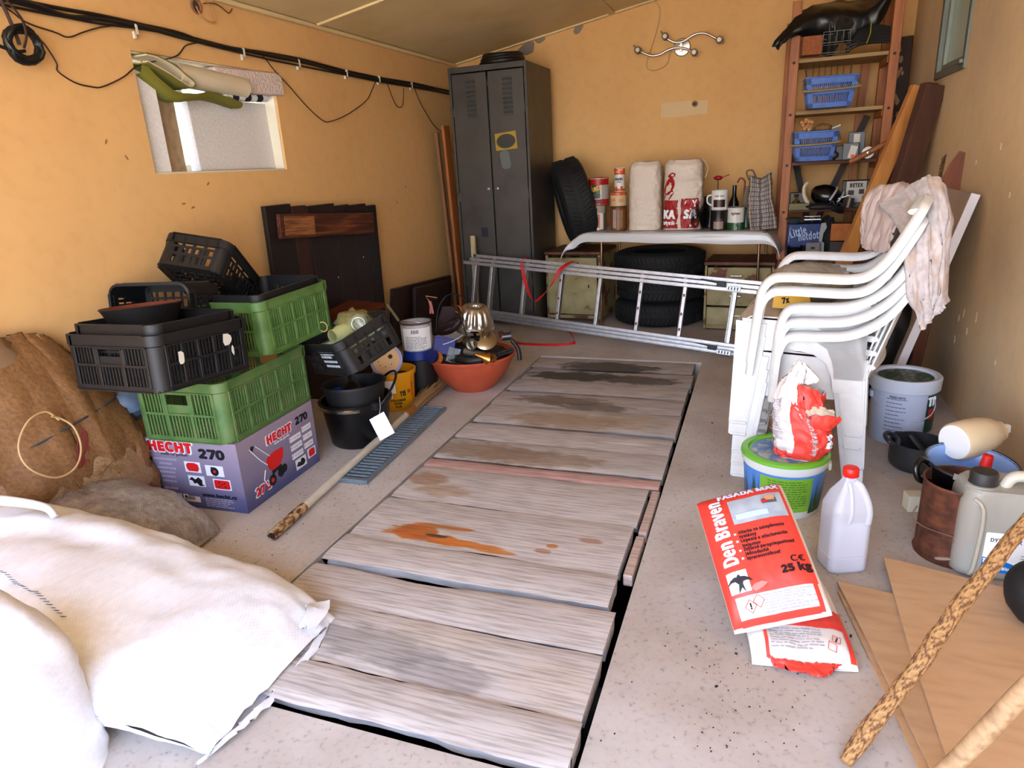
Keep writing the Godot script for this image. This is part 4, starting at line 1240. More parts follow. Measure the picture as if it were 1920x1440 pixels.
# ---------- cardboard box with print ----------
func carton() -> void:
	var W := .43
	var H := .285
	var D := .49
	var t := thing("cardboard_box", "purple grey printed cardboard box for a garden spreader, under the green crates", "box", Vector3(-1.996, 0, -2.014), Vector3(0, 2.5, 0))
	var im := Image.create(128, 128, false, Image.FORMAT_RGB8)
	for y in 128:
		for x in 128:
			var k := float(y) / 127.0 + .12 * nz(x * .02, y * .02)
			var c := Color(.56, .50, .56).lerp(Color(.47, .44, .54), clampf(k * 1.6, 0, 1)).lerp(Color(.27, .29, .46), clampf((k - .62) * 2.8, 0, 1))
			im.set_pixel(x, y, c)
	var pm := imat(im, .6)
	var bx := MB.new()
	# four printed sides with upright uv, plain top
	for k in 4:
		var x := Transform3D(Basis(Vector3.UP, k * PI * .5), Vector3.ZERO)
		bx.xf(x)
		var w := W if k % 2 == 0 else D
		var d := D if k % 2 == 0 else W
		bx.face(Vector3(-w * .5, 0, d * .5), Vector3(w * .5, 0, d * .5), Vector3(w * .5, H, d * .5), Vector3(-w * .5, H, d * .5))
	obj("printed_sides", bx, pm, t)
	var tp := MB.new()
	tp.box(Vector3(0, H - .003, -D * .25), Vector3(W - .002, .005, D * .5 - .004), .001)
	tp.box(Vector3(0, H - .003, D * .25), Vector3(W - .002, .005, D * .5 - .004), .001)
	obj("flap", tp, mat(Color(.55, .48, .46), .8), t)
	obj("base_flap", MB.new().box(Vector3(0, .003, 0), Vector3(W - .002, .004, D - .002)), mat(Color(.5, .4, .3), .9), t)
	var red := mat(Color(.80, .06, .06), .55)
	var navy := mat(Color(.035, .035, .07), .6)
	var wh := mat(Color(.86, .86, .88), .6)
	var soft := mat(Color(.70, .68, .74), .65)
	var og := mat(Color(.88, .12, .06), .5)
	# face A: narrow side towards the camera (+z), face B: long side (+x)
	for fc in 2:
		var w := W if fc == 0 else D
		var X := Transform3D(Basis.IDENTITY, Vector3(0, 0, D * .5 + .0006)) if fc == 0 else Transform3D(Basis(Vector3.UP, PI * .5), Vector3(W * .5 + .0006, 0, 0))
		var at := func(x: float, y: float) -> Transform3D:
			return X * Transform3D(Basis.IDENTITY, Vector3(x - w * .5, y, 0))
		var o := MB.new()
		var r := MB.new()
		var n := MB.new()
		if fc == 0:
			var outl := MB.new()
			letters(outl, "HECHT", .044, .215, at.call(.122, .253) * Transform3D(Basis.IDENTITY, Vector3(0, 0, -.0004)), 4)
			obj("lettering_edge", outl, wh, t)
			letters(r, "HECHT", .038, .205, at.call(.122, .253), 3)
			letters(n, "270", .036, .115, at.call(.312, .236), 3)
			letters(n, "made for garden", .010, .125, at.call(.135, .222), 1)
			letters(n, "www.hecht.cz", .013, .16, at.call(.31, .062), 3)
			for k in 6: letters(o, ["AERATION SPREADER", "POSYPÁVAČ", "POSYPOVÝ VOZÍK", "ROZMETADLO", "ROZSIEWACZ", "SZÓRÓKOCSI"][k], .008, 0.0, at.call(.085, .200 - .0185 * k), 1)
			letters(o, "MJR 260390", .009, .0, at.call(.085, .075), 1)
			for k in 4: obj("picture_field", MB.new().xf(at.call([.212, .312, .218, .335][k], [.176, .168, .118, .113][k]) * Transform3D(Basis.IDENTITY, Vector3(0, 0, -.0002))).box(Vector3.ZERO, Vector3([.074, .082, .076, .08][k], .044, .0006)), wh, t)
			for k in 3: obj("symbol_field", MB.new().xf(at.call(.085 + .032 * k, .045)).box(Vector3.ZERO, Vector3(.024, .022, .0006)), wh, t)
			for k in 2: obj("barcode_field", MB.new().xf(at.call(.175 + .032 * k, .038)).box(Vector3.ZERO, Vector3([.05, .018][k], .024, .0006)), wh, t)
			# pictures: hopper, wheel, crank, hopper from above
			r.xf(at.call(.212, .176)).prism(PackedVector2Array([Vector2(-.028, -.008), Vector2(-.02, -.017), Vector2(.022, -.017), Vector2(.029, -.006), Vector2(.027, .012), Vector2(.012, .018), Vector2(-.02, .017), Vector2(-.029, .008)]), .0012)
			r.xf(at.call(.335, .113)).prism(rrect(.07, .036, .006), .0012)
			for q in [Vector2(-.012, .008), Vector2(.012, .006), Vector2(-.014, -.008), Vector2(.014, -.008), Vector2(0, .0)]:
				n.xf(at.call(.335 + q.x, .113 + q.y) * Transform3D(Basis(Vector3.RIGHT, PI * .5), Vector3(0, 0, .0008))).lathe([Vector2(.0035, 0), Vector2(.0035, .0004), Vector2(0, .0004)], 8)
			n.xf(at.call(.312, .166) * Transform3D(Basis(Vector3.RIGHT, PI * .5), Vector3(0, 0, 0))).lathe([Vector2(.0185, 0), Vector2(.0185, .0006), Vector2(.006, .0006)], 20)
			n.xf(at.call(.306, .18)).prism(PackedVector2Array([Vector2(-.012, 0), Vector2(.004, -.02), Vector2(.010, -.018), Vector2(-.004, .006)]), .001)
			r.xf(at.call(.312, .166) * Transform3D(Basis(Vector3.RIGHT, PI * .5), Vector3(0, 0, .0004))).lathe([Vector2(.006, 0), Vector2(.006, .0006), Vector2(0, .0006)], 12)
			n.xf(at.call(.218, .118)).prism(PackedVector2Array([Vector2(-.036, .004), Vector2(-.02, .016), Vector2(-.006, .006), Vector2(.010, .017), Vector2(.026, .006), Vector2(.024, -.012), Vector2(.036, -.018), Vector2(.010, -.02), Vector2(.0, -.008), Vector2(-.014, -.012), Vector2(-.02, .0)]), .001)
			lines(o, Rect2(.24, .012, .13, .04), 5, at.call(0, 0), 5, .4)
			for k in 3: n.xf(at.call(.085 + .032 * k, .045)).prism(PackedVector2Array([Vector2(-.006, -.007), Vector2(.004, -.007), Vector2(.006, .003), Vector2(0, .008), Vector2(-.005, .002)]), .001)
			for k in 14: n.xf(at.call(.157 + .0026 * k, .041)).box(Vector3.ZERO, Vector3(.0012 if k % 3 else .002, .014, .001))
			# small dark figures down the left edge
			for k in 5: n.xf(at.call(.018, .195 - .024 * k)).prism(PackedVector2Array([Vector2(-.004, -.008), Vector2(.006, -.006), Vector2(.005, .004), Vector2(.010, .007), Vector2(.0, .010), Vector2(-.006, .002)]), .001)
		else:
			var outl := MB.new()
			letters(outl, "HECHT", .036, .168, at.call(.25, .228) * Transform3D(Basis.IDENTITY, Vector3(0, 0, -.0004)), 4)
			obj("lettering_edge", outl, wh, t)
			letters(r, "HECHT", .031, .158, at.call(.25, .228), 3)
			letters(n, "270", .030, .085, at.call(.405, .236), 3)
			letters(o, "made for garden", .008, .10, at.call(.26, .198), 1)
			var rw := MB.new()
			letters(rw, "27 L", .036, .095, at.call(.105, .055) * Transform3D(Basis.IDENTITY, Vector3(0, 0, -.0004)), 4)
			obj("lettering_edge", rw, wh, t)
			letters(r, "27 L", .030, .085, at.call(.105, .055), 3)
			# check list strips
			for cI in 2:
				for k in 3:
					obj("feature_strip", MB.new().xf(at.call([.345, .428][cI], [.172, .134, .096][k] + .012 * cI)).box(Vector3.ZERO, Vector3(.078 if cI == 0 else .066, .024, .0006)), wh, t)
			obj("picture_field", MB.new().xf(at.call(.358, .052)).box(Vector3.ZERO, Vector3(.075, .045, .0006)), wh, t)
			obj("picture_field", MB.new().xf(at.call(.44, .065)).box(Vector3.ZERO, Vector3(.06, .042, .0006)), wh, t)
			for cI in 2:
				for k in 3:
					letters(n, [["AVERAGE SPREAD", "DURABLE TANK", "SHUT-OFF"], ["27 L VOLUME", "PNEUMATIC", "15 M/MIN"]][cI][k], .008, .055 if cI == 0 else .045, at.call([.352, .433][cI], [.172, .134, .096][k] + .012 * cI), 1)
					r.xf(at.call([.312, .401][cI], [.176, .138, .10][k] + .012 * cI)).prism(PackedVector2Array([Vector2(-.006, .002), Vector2(-.001, -.006), Vector2(.008, .009), Vector2(-.001, -.001)]), .0014)
			n.xf(at.call(.358, .052)).prism(PackedVector2Array([Vector2(-.034, -.006), Vector2(-.02, .01), Vector2(-.004, .004), Vector2(.004, .018), Vector2(.022, .012), Vector2(.03, -.004), Vector2(.016, -.016), Vector2(-.012, -.013)]), .0014)
			r.xf(at.call(.44, .066)).prism(PackedVector2Array([Vector2(-.022, -.012), Vector2(-.016, -.018), Vector2(.018, -.017), Vector2(.023, -.006), Vector2(.02, .014), Vector2(-.014, .016), Vector2(-.022, .008)]), .0014)
			# spreader drawing: hopper, frame, wheels
			r.xf(at.call(.19, .135)).prism(PackedVector2Array([Vector2(-.045, .012), Vector2(-.035, .028), Vector2(.01, .036), Vector2(.062, .034), Vector2(.068, .02), Vector2(.058, -.008), Vector2(.03, -.032), Vector2(-.02, -.035), Vector2(-.035, -.018)]), .0014)
			for w_ in [[.165, .062, .023], [.222, .072, .021], [.246, .078, .018]]:
				n.xf(at.call(w_[0], w_[1]) * Transform3D(Basis(Vector3.RIGHT, PI * .5), Vector3.ZERO)).lathe([Vector2(w_[2], 0), Vector2(w_[2], .001), Vector2(0, .001)], 22)
			r.xf(at.call(.165, .062) * Transform3D(Basis(Vector3.RIGHT, PI * .5), Vector3(0, 0, .001))).lathe([Vector2(.009, 0), Vector2(.009, .0006), Vector2(0, .0006)], 14)
			n.xf(at.call(.20, .092)).prism(PackedVector2Array([Vector2(-.03, .010), Vector2(.03, .012), Vector2(.04, -.008), Vector2(.02, -.012), Vector2(.0, -.004), Vector2(-.03, -.012)]), .001)
			var fr := MB.new().xf(at.call(0, 0))
			fr.tube([Vector3(.065, .235, 0), Vector3(.115, .17, 0), Vector3(.15, .135, 0)], .0022, 5)
			fr.tube([Vector3(.10, .235, 0), Vector3(.17, .165, 0)], .0018, 5)
			fr.tube([Vector3(.133, .12, 0), Vector3(.118, .085, 0), Vector3(.135, .05, 0)], .0022, 5)
			obj("drawn_frame", fr, wh, t)
			n.xf(at.call(.078, .232)).prism(PackedVector2Array([Vector2(-.014, -.004), Vector2(.0, .012), Vector2(.016, .006), Vector2(.004, -.01)]), .001)
		obj("red_print", r, red, t)
		obj("dark_print", n, navy, t)
		obj("pale_print", o, soft if fc == 0 else wh, t)

# ---------- sacks ----------
func weave(a: Color, b: Color, stripe := 0.0, n := 128) -> StandardMaterial3D:  # plain woven tape
	var im := Image.create(n, n, false, Image.FORMAT_RGB8)
	var hm := Image.create(n, n, false, Image.FORMAT_RGB8)
	for y in n:
		for x in n:
			var over := ((x / 4) + (y / 4)) % 2 == 0
			var e := minf(minf(x % 4, 3 - x % 4), minf(y % 4, 3 - y % 4))
			var k := .5 + .5 * nz(x * .05, y * .05) + .12 * (1.0 if over else -1.0) + .25 * nz((x if over else y) / 4 * 7.7, 3.0)
			im.set_pixel(x, y, a.lerp(b, clampf(k, 0, 1)))
			var h := .5 + (.18 if over else -.18) + e * .06
			hm.set_pixel(x, y, Color(h, h, h))
	var m := imat(im, .6)
	m.heightmap_enabled = true
	m.heightmap_texture = ImageTexture.create_from_image(hm)
	m.heightmap_scale = .025
	return m

func sacks() -> void:
	# big white sack in front
	var wm := weave(Color(.86, .86, .87), Color(.93, .93, .94))
	wm.uv1_scale = Vector3(8, 8, 8)
	wm.backlight_enabled = true
	wm.backlight = Color(.1, .1, .1)
	var sk := thing("white_sack", "big full white woven sack lying on the floor in the near left corner", "sack", Vector3(-1.57, 0, -1.045), Vector3(0, 0, 0))
	var body := MB.new()
	var f := func(u: float, v: float) -> Vector3:
		# v runs along the sack from its open end on the left (0) to the stitched end on the right (1)
		var a := u * TAU
		var x := lerpf(-.62, .50, v)
		var full := pow(sin(PI * clampf(.18 + .80 * v, 0, 1)), .45)
		var hw := .285 + .01 * sin(v * 5.0)
		var hh := lerpf(.142, .090, smoothstep(.25, .85, v)) * (.75 + .25 * full)
		if v > .78:
			var e := (v - .78) / .22
			hh = lerpf(hh, .012, pow(e, 1.9))
			hw = lerpf(hw, .258, e)
		var cs := cos(a)
		var sn := sin(a)
		var z := signf(cs) * pow(absf(cs), .75) * hw
		var y := hh + signf(sn) * pow(absf(sn), .8) * hh
		var up := clampf(sn, 0, 1)
		y += up * (.020 * nz(x * 4.0, z * 7.0, 2.0) + .010 * nz(x * 9.0 + z * 6.0, z * 14.0, 5.0))
		# long crease from the open end down the middle
		y -= up * .022 * exp(-pow((z + .09 + .16 * (x + .2)) / .03, 2)) * smoothstep(.85, .3, v)
		z += .012 * nz(x * 6.0, a, 8.0)
		y += smoothstep(.30, .0, v) * (.012 - .10 * z)
		return Vector3(x, maxf(y, .002), z - .03 * v + (.05 if v > .9 else 0.0) * (v - .9) * 10.0 * (-z))
	body.grid(f, 56, 60, true, true)
	obj("body", body, wm, sk)
	var seam := MB.new()
	drape(seam, [[Vector3(.49, .012, -.27), Vector3(.51, .02, -.14), Vector3(.515, .016, 0), Vector3(.51, .02, .12), Vector3(.49, .012, .235)], [Vector3(.475, .012, -.28), Vector3(.525, .016, -.16), Vector3(.53, .010, 0), Vector3(.522, .014, .12), Vector3(.49, .010, .245)]], 30, 3, .004, .006, 12.0)
	obj("stitched_hem", seam, wm, sk)
	var ear := MB.new()
	drape(ear, [[Vector3(.42, .06, -.25), Vector3(.45, .075, -.22), Vector3(.47, .06, -.16)], [Vector3(.475, .055, -.29), Vector3(.495, .05, -.25), Vector3(.5, .045, -.18)]], 8, 5, .004, .004)
	obj("corner_ear", ear, wm, sk)
	var pr := MB.new()
	for k in 26:
		var u := .5 + .06 * nz(k * 1.7)
		var vv := .30 + k * .011
		var p: Vector3 = f.call(.215 - .0012 * k, vv)
		pr.at(p + Vector3(0, .0015, .002), Vector3(55, 0, -4)).box(Vector3.ZERO, Vector3(.0045 + .004 * absf(nz(k * 3.3)), .014 + .02 * absf(nz(k * 2.1, 7.0)), .0008))
	obj("smudged_print", pr, mat(Color(.33, .33, .36), .8), sk)
	# rolled top edge of the same sack
	var roll := MB.new().tube(spl([Vector3(-.66, .335, -.07), Vector3(-.56, .345, -.09), Vector3(-.46, .335, -.12), Vector3(-.37, .318, -.14), Vector3(-.34, .29, -.14)], 6), func(k): return .020 * (1.0 - .55 * k), 10)
	obj("rolled_edge", roll, wm, sk)
	# second white sack at the frame's corner
	var s2 := thing("white_sack", "second white sack standing upright at the near left corner, cut by the frame", "sack", Vector3(-1.47, 0, -.665), Vector3(0, 0, 0))
	var b2 := MB.new()
	var f2 := func(u: float, v: float) -> Vector3:
		var a := u * TAU
		var r := .165 * (1.0 - .10 * pow(v, 3.0))
		var y := v * (.40 - .5 * cos(a) * .16)
		var k := 1.0
		if v > .72: k = sqrt(maxf(1.0 - pow((v - .72) / .28, 2.2), .004))
		var p := Vector3(cos(a), 0, sin(a))
		p = Vector3(signf(p.x) * pow(absf(p.x), .7), 0, signf(p.z) * pow(absf(p.z), .7)) * r * k
		p += Vector3(nz(v * 6.0, sin(a) * 2.0), 0, nz(v * 6.0 + 20.0, cos(a) * 2.0)) * .010
		return p + Vector3(.06 * (v - .6) * (v - .6), y + .02 * nz(p.x * 6.0, p.z * 6.0) * v, 0)
	b2.grid(f2, 40, 36, true, true)
	obj("body", b2, wm, s2)
	# grey brown woven sack behind the white one
	var gm := weave(Color(.42, .36, .31), Color(.66, .62, .58))
	gm.uv1_scale = Vector3(7, 5, 7)
	gm.roughness = .33
	gm.metallic_specular = .75
	var s3 := thing("grey_sack", "shiny grey brown woven sack lying between the white sack and the box", "sack", Vector3(-2.175, 0, -1.455), Vector3(0, 90, 0))
	var b3 := MB.new()
	bag(b3, .80, .36, .215, .022, 4.0, 44, 56)
	obj("body", b3, gm, s3)
	var hem := MB.new()
	drape(hem, [[Vector3(-.15, .012, .385), Vector3(0, .02, .395), Vector3(.15, .012, .385)], [Vector3(-.165, .012, .415), Vector3(0, .016, .42), Vector3(.16, .012, .41)]], 18, 3, .003, .006, 8.0)
	obj("stitched_hem", hem, gm, s3)
	# bundle of brown jute sacks against the wall
	var jm := weave(Color(.36, .235, .11), Color(.55, .385, .21))
	jm.uv1_scale = Vector3(7, 7, 7)
	var jm2 := weave(Color(.50, .38, .25), Color(.66, .53, .37))
	jm2.uv1_scale = Vector3(6, 6, 6)
	var b := thing("jute_sack_bundle", "bundle of folded brown jute sacks tied with string, leaning on the left wall", "sack bundle", Vector3.ZERO)
	var layers := [[0.0, 0.0, jm], [-.028, .028, jm2], [-.05, .05, jm2], [-.068, .068, jm]]
	for k in 4:
		var dx: float = layers[k][0]
		var ext: float = layers[k][1]
		var m := MB.new()
		var n_ := .0
		var rows := [
			[Vector3(-2.44, .74 + dx, -1.35), Vector3(-2.43, .735 + dx, -1.50), Vector3(-2.42, .715 + dx, -1.60), Vector3(-2.415, .66 + dx, -1.68)],
			[Vector3(-2.40, .60 + dx, -1.28), Vector3(-2.34, .60 + dx, -1.47), Vector3(-2.32, .575 + dx, -1.62), Vector3(-2.33, .52 + dx, -1.74)],
			[Vector3(-2.33, .46 + dx, -1.25), Vector3(-2.265, .46 + dx, -1.46), Vector3(-2.24, .435 + dx, -1.63), Vector3(-2.255, .385 + dx, -1.75)],
			[Vector3(-2.27, .32 + dx, -1.25), Vector3(-2.21, .33 + dx, -1.45), Vector3(-2.185, .31 + dx, -1.62), Vector3(-2.20, .275 + dx, -1.745)],
			[Vector3(-2.235, .22 + dx - ext * .3, -1.26), Vector3(-2.185, .225 + dx - ext * .3, -1.45), Vector3(-2.16 + ext * .35, .205 + dx - ext * .3, -1.61), Vector3(-2.175 + ext * .35, .19 + dx - ext * .3, -1.735)],
			[Vector3(-2.25, .17 + dx, -1.27), Vector3(-2.22, .17 + dx, -1.45), Vector3(-2.19 + ext * .4, .155 + dx, -1.60), Vector3(-2.20 + ext * .4, .15 + dx, -1.72)]]
		drape(m, rows, 34, 40, .018, .020 if k == 0 else .012, 5.0, k * 4.0)
		obj("folded_sack", m, layers[k][2], b)
	var tw := mat(Color(.72, .58, .40), .9)
	obj("string_loop", MB.new().tube(spl([Vector3(-2.19, .47, -1.46), Vector3(-2.20, .51, -1.43), Vector3(-2.19, .50, -1.36), Vector3(-2.17, .44, -1.30), Vector3(-2.15, .37, -1.30), Vector3(-2.135, .31, -1.36), Vector3(-2.135, .31, -1.43), Vector3(-2.15, .36, -1.48), Vector3(-2.17, .43, -1.49), Vector3(-2.19, .47, -1.47), Vector3(-2.19, .49, -1.44)], 8), .0035, 6), tw, b)
	obj("binding_string", MB.new().tube(spl([Vector3(-2.30, .37, -1.24), Vector3(-2.235, .40, -1.38), Vector3(-2.215, .425, -1.5), Vector3(-2.225, .44, -1.62), Vector3(-2.255, .45, -1.73), Vector3(-2.33, .40, -1.76)], 8), .004, 6), mat(Color(.22, .22, .22), .9), b)
	obj("pink_stain", drape(MB.new(), [[Vector3(-2.228, .425, -1.56), Vector3(-2.235, .43, -1.64)], [Vector3(-2.19, .355, -1.49), Vector3(-2.20, .35, -1.57)], [Vector3(-2.165, .29, -1.46), Vector3(-2.175, .29, -1.5)]], 8, 10, .003, .004), mat(Color(.48, .22, .16), .9), b)
	# wisps of straw under the bundle
	var st := MB.new()
	var rg := RandomNumberGenerator.new()
	rg.seed = 8
	for k in 120:
		var p := Vector3(rg.randf_range(-2.19, -2.10), rg.randf_range(.22, .28), rg.randf_range(-1.62, -1.38))
		var d := Vector3(rg.randf_range(-.3, 1), rg.randf_range(-.4, .3), rg.randf_range(-1, 1)).normalized() * rg.randf_range(.02, .06)
		st.tube([p, p + d * .5 + Vector3(0, .006, 0), p + d], .0009, 3, false, false)
	tag(obj("straw", st, mat(Color(.52, .36, .19), .9)), "loose straw and frayed fibres at the foot of the jute bundle", "straw", "", "stuff")
	solo("blue_plastic_bag", blob(MB.new(), Vector3.ZERO, Vector3(.09, .07, .10), .35, 2.5, 6.0, 26, 16), mat(Color(.40, .46, .54), .4), "crumpled pale blue plastic bag squeezed between jute bundle and green crate", "plastic bag", Vector3(-2.31, .40, -1.80))
	solo("pale_paper_bag", blob(MB.new(), Vector3.ZERO, Vector3(.05, .16, .16), .2, 2.0, 9.0, 24, 16), mat(Color(.52, .40, .28), .9), "crumpled brownish bag peeking over the jute bundle at the wall", "bag", Vector3(-2.40, .60, -1.40))

# ---------- buckets, bowl and broom on the left ----------
func bail(a: Vector3, b: Vector3, sag: float, out: Vector3, n := 14) -> Array:  # half-hoop handle from a to b
	var pts := []
	for k in n + 1:
		var t := PI * k / n
		pts.append((a + b) * .5 + (a - b) * .5 * cos(t) + out * sin(t) + Vector3(0, -sag * sin(t), 0))
	return pts

func left_buckets() -> void:
	var bk := thing("black_bucket", "black rubber bucket with a bright chrome rim, holding a bottle, beside the cardboard box", "bucket", Vector3(-1.745, 0, -2.53))
	var blk := mat(Color(.028, .028, .032), .32)
	obj("body", MB.new().lathe([Vector2(0, 0), Vector2(.125, 0), Vector2(.132, .008), Vector2(.158, .195), Vector2(.170, .198), Vector2(.172, .210), Vector2(.166, .217), Vector2(.156, .213), Vector2(.152, .195), Vector2(.126, .014), Vector2(0, .012)], 44), blk, bk)
	obj("chrome_band", MB.new().lathe([Vector2(.166, .190), Vector2(.174, .192), Vector2(.177, .202), Vector2(.172, .207)], 36, 0.9, PI * .98), M.chrome, bk)
	obj("handle", MB.new().tube(bail(Vector3(.165, .205, .05), Vector3(.02, .225, -.165), -.03, Vector3(.07, .06, -.06)), .006, 8), blk, bk)
	obj("handle_lug", MB.new().box(Vector3(.150, .205, .075), Vector3(.03, .035, .03), .006), mat(Color(.10, .10, .11), .3), bk)
	# an older, taller black pail standing inside
	var ip := thing("black_pail", "dull black pail set inside the black bucket, leaning back", "bucket", Vector3(-1.742, .012, -2.535), Vector3(-2, 0, 2))
	obj("body", MB.new().lathe([Vector2(0, 0), Vector2(.105, 0), Vector2(.142, .262), Vector2(.150, .264), Vector2(.150, .274), Vector2(.14, .274), Vector2(.102, .006), Vector2(0, .006)], 40), mat(Color(.045, .038, .036), .6), ip)
	var bo := thing("cleaner_bottle", "dark cleaner bottle with red, white and yellow label inside the black bucket", "bottle", Vector3(-1.70, .135, -2.475), Vector3(-32, 18, 14))
	obj("body", MB.new().lathe([Vector2(0, 0), Vector2(.036, 0), Vector2(.038, .006), Vector2(.038, .15), Vector2(.03, .17), Vector2(.012, .185), Vector2(.012, .215), Vector2(0, .216)], 20), mat(Color(.02, .02, .022), .3), bo)
	var lb := MB.new()
	arc_band(lb, .0385, .115, .128, -.9, .9)
	obj("red_label", lb, M.red, bo)
	obj("white_label", arc_band(MB.new(), .0385, .085, .112, -.9, .9), M.paper, bo)
	obj("yellow_label", arc_band(MB.new(), .0385, .06, .085, -.9, .9), mat(Color(.85, .72, .08), .5), bo)
	var tx := MB.new()
	letters(tx, "CHROME", .017, .056, Transform3D(Basis.IDENTITY, Vector3(0, .0985, 0)), 2, curl(.0387))
	letters(tx, "CLEANER", .017, .056, Transform3D(Basis.IDENTITY, Vector3(0, .072, 0)), 2, curl(.0387))
	obj("lettering", tx, M.ink, bo)
	var bl := thing("spray_can", "small blue and white can beside the dark cleaner bottle in the bucket", "can", Vector3(-1.785, .13, -2.46), Vector3(-26, 10, 14))
	obj("body", MB.new().lathe([Vector2(0, 0), Vector2(.028, 0), Vector2(.028, .13), Vector2(.02, .145), Vector2(0, .147)], 18), mat(Color(.04, .16, .45), .4), bl)
	obj("label", arc_band(MB.new(), .0284, .10, .125, -1, 1), M.white, bl)
	# hanging card
	var cd := thing("price_card", "blank white card hung by a thread from the black bucket", "card", Vector3(-1.525, .245, -2.42))
	obj("card", MB.new().at(Vector3(.012, -.095, .055), Vector3(-18, 12, 28)).box(Vector3.ZERO, Vector3(.075, .105, .0012)), mat(Color(.86, .88, .95), .7), cd)
	obj("thread", MB.new().tube([Vector3(-.05, .0, -.05), Vector3(-.02, -.03, .0), Vector3(-.008, -.052, .035)], .0010, 4), M.paper, cd)
	# yellow bucket
	var yb := thing("yellow_bucket", "yellow plastic bucket with black print and a torn white label", "bucket", Vector3(-1.795, 0, -2.99))
	var ym := mat(Color(.86, .58, .03), .4)
	obj("body", MB.new().lathe([Vector2(0, 0), Vector2(.088, 0), Vector2(.092, .005), Vector2(.104, .185), Vector2(.112, .188), Vector2(.114, .212), Vector2(.107, .213), Vector2(.101, .19), Vector2(.088, .01), Vector2(0, .01)], 36), ym, yb)
	var yl := MB.new()
	var p := Vector2(.45, .10)
	var pg := []
	arc_band(yl, .0992, .105, .175, -.05, .5, .1042)
	arc_band(yl, .0975, .075, .105, .02, .3, .0988)
	obj("torn_label", yl, M.paper, yb)
	var yt := MB.new()
	for k in 3: letters(yt, ["STAVEBNÁ", "PENA", "PUR"][k], .012, .0, Transform3D(Basis.IDENTITY, Vector3(.055, .065 - .018 * k, 0)), 2, curl(.0965))
	letters(yt, "115", .028, .03, Transform3D(Basis(Vector3.BACK, .0), Vector3(.085, .10, 0)), 2, curl(.0985))
	letters(yt, "KG", .02, .018, Transform3D(Basis(Vector3.BACK, .0), Vector3(.122, .105, 0)), 1, curl(.0985))
	obj("lettering", yt, M.ink, yb)
	obj("red_mark", arc_band(MB.new(), .0985, .07, .15, 1.42, 1.5, .1025), M.red, yb)
	obj("contents", MB.new().lathe([Vector2(.1, .17), Vector2(0, .175)], 24), M.dark, yb)
	# clear tub with its printed lid, tipped on the yellow bucket
	var tb := thing("food_tub", "clear plastic food tub with cream printed lid tipped over the yellow bucket", "tub", Vector3(-1.80, .275, -2.93), Vector3(62, 8, -10))
	obj("tub", MB.new().lathe([Vector2(0, -.07), Vector2(.062, -.07), Vector2(.078, -.004), Vector2(.083, 0)], 32), clear(Color(.7, .7, .85), .3, .08), tb)
	obj("lid", MB.new().lathe([Vector2(.083, -.004), Vector2(.086, 0), Vector2(.084, .006), Vector2(.076, .006), Vector2(.074, .003), Vector2(0, .003)], 36), mat(Color(.62, .62, .78), .35), tb)
	obj("label", MB.new().lathe([Vector2(.070, .0034), Vector2(.070, .0042), Vector2(0, .0042)], 32), mat(Color(.80, .66, .48), .6), tb)
	var sp := MB.new()
	sp.at(Vector3(.02, .0045, -.02)).lathe([Vector2(.012, 0), Vector2(.012, .0008), Vector2(0, .0008)], 16)
	for k in 5: sp.at(Vector3([-.04, -.03, .0, -.01, .03][k], .0045, [.01, .03, .035, -.03, .02][k])).lathe([Vector2(.003, 0), Vector2(.003, .0006), Vector2(0, .0006)], 8)
	obj("print", sp, mat(Color(.22, .15, .10), .7), tb)
	# black tub under the white paint pot
	solo("black_tub", MB.new().lathe([Vector2(0, 0), Vector2(.085, 0), Vector2(.10, .20), Vector2(.10, .212), Vector2(0, .212)], 30), M.black, "squat black tub behind the yellow bucket, carrying the white paint pot", "tub", Vector3(-1.765, 0, -3.23))
	var pp := thing("paint_pot", "white translucent paint pot with a blue band at its foot", "paint pot", Vector3(-1.765, .214, -3.22))
	obj("body", MB.new().lathe([Vector2(0, 0), Vector2(.082, 0), Vector2(.084, .004), Vector2(.086, .20), Vector2(.084, .203), Vector2(.080, .2), Vector2(.079, .02), Vector2(0, .02)], 36), nmat([Color(.60, .60, .60), Color(.72, .73, .75)], Vector3(5, 5, 5), .4), pp)
	obj("blue_band", arc_band(MB.new(), .0845, .0, .052, -2.6, 2.6, .0852), mat(Color(.06, .16, .50), .45), pp)
	obj("label", arc_band(MB.new(), .0853, .06, .18, -.5, 1.5, .0868), M.paper, pp)
	var lx := MB.new()
	for k in 9: lines(lx, Rect2(-.025, .066 + .008 * k, .12, .006), 1, Transform3D.IDENTITY, 60 + k, .5, curl(.0868))
	for k in 9: arc_band(lx, .0872, .152, .172, .15 + k * .055, .15 + k * .055 + (.03 if k % 3 else .045))
	obj("print", lx, mat(Color(.35, .36, .40), .8), pp)
	obj("rim", MB.new().lathe([Vector2(.083, .196), Vector2(.089, .198), Vector2(.089, .206), Vector2(.082, .207)], 32), mat(Color(.36, .28, .22), .5, .4), pp)
	obj("handle", MB.new().tube(bail(Vector3(-.088, .185, 0), Vector3(.088, .185, 0), -.01, Vector3(0, .02, .06)), .002, 6), M.chrome, pp)
	var pb := solo("paint_brush", MB.new().box(Vector3(0, .06, 0), Vector3(.012, .12, .02), .005), mat(Color(.45, .42, .30), .6), "brush handle sticking out beside the white paint pot", "brush", Vector3(-1.855, .42, -3.20), Vector3(0, 0, 35))
	# fork-shaped pegs
	var pk := thing("clothes_peg", "pinkish plastic clip with wire standing behind the paint pot", "clip", Vector3(-1.72, .44, -3.32), Vector3(0, 0, 0))
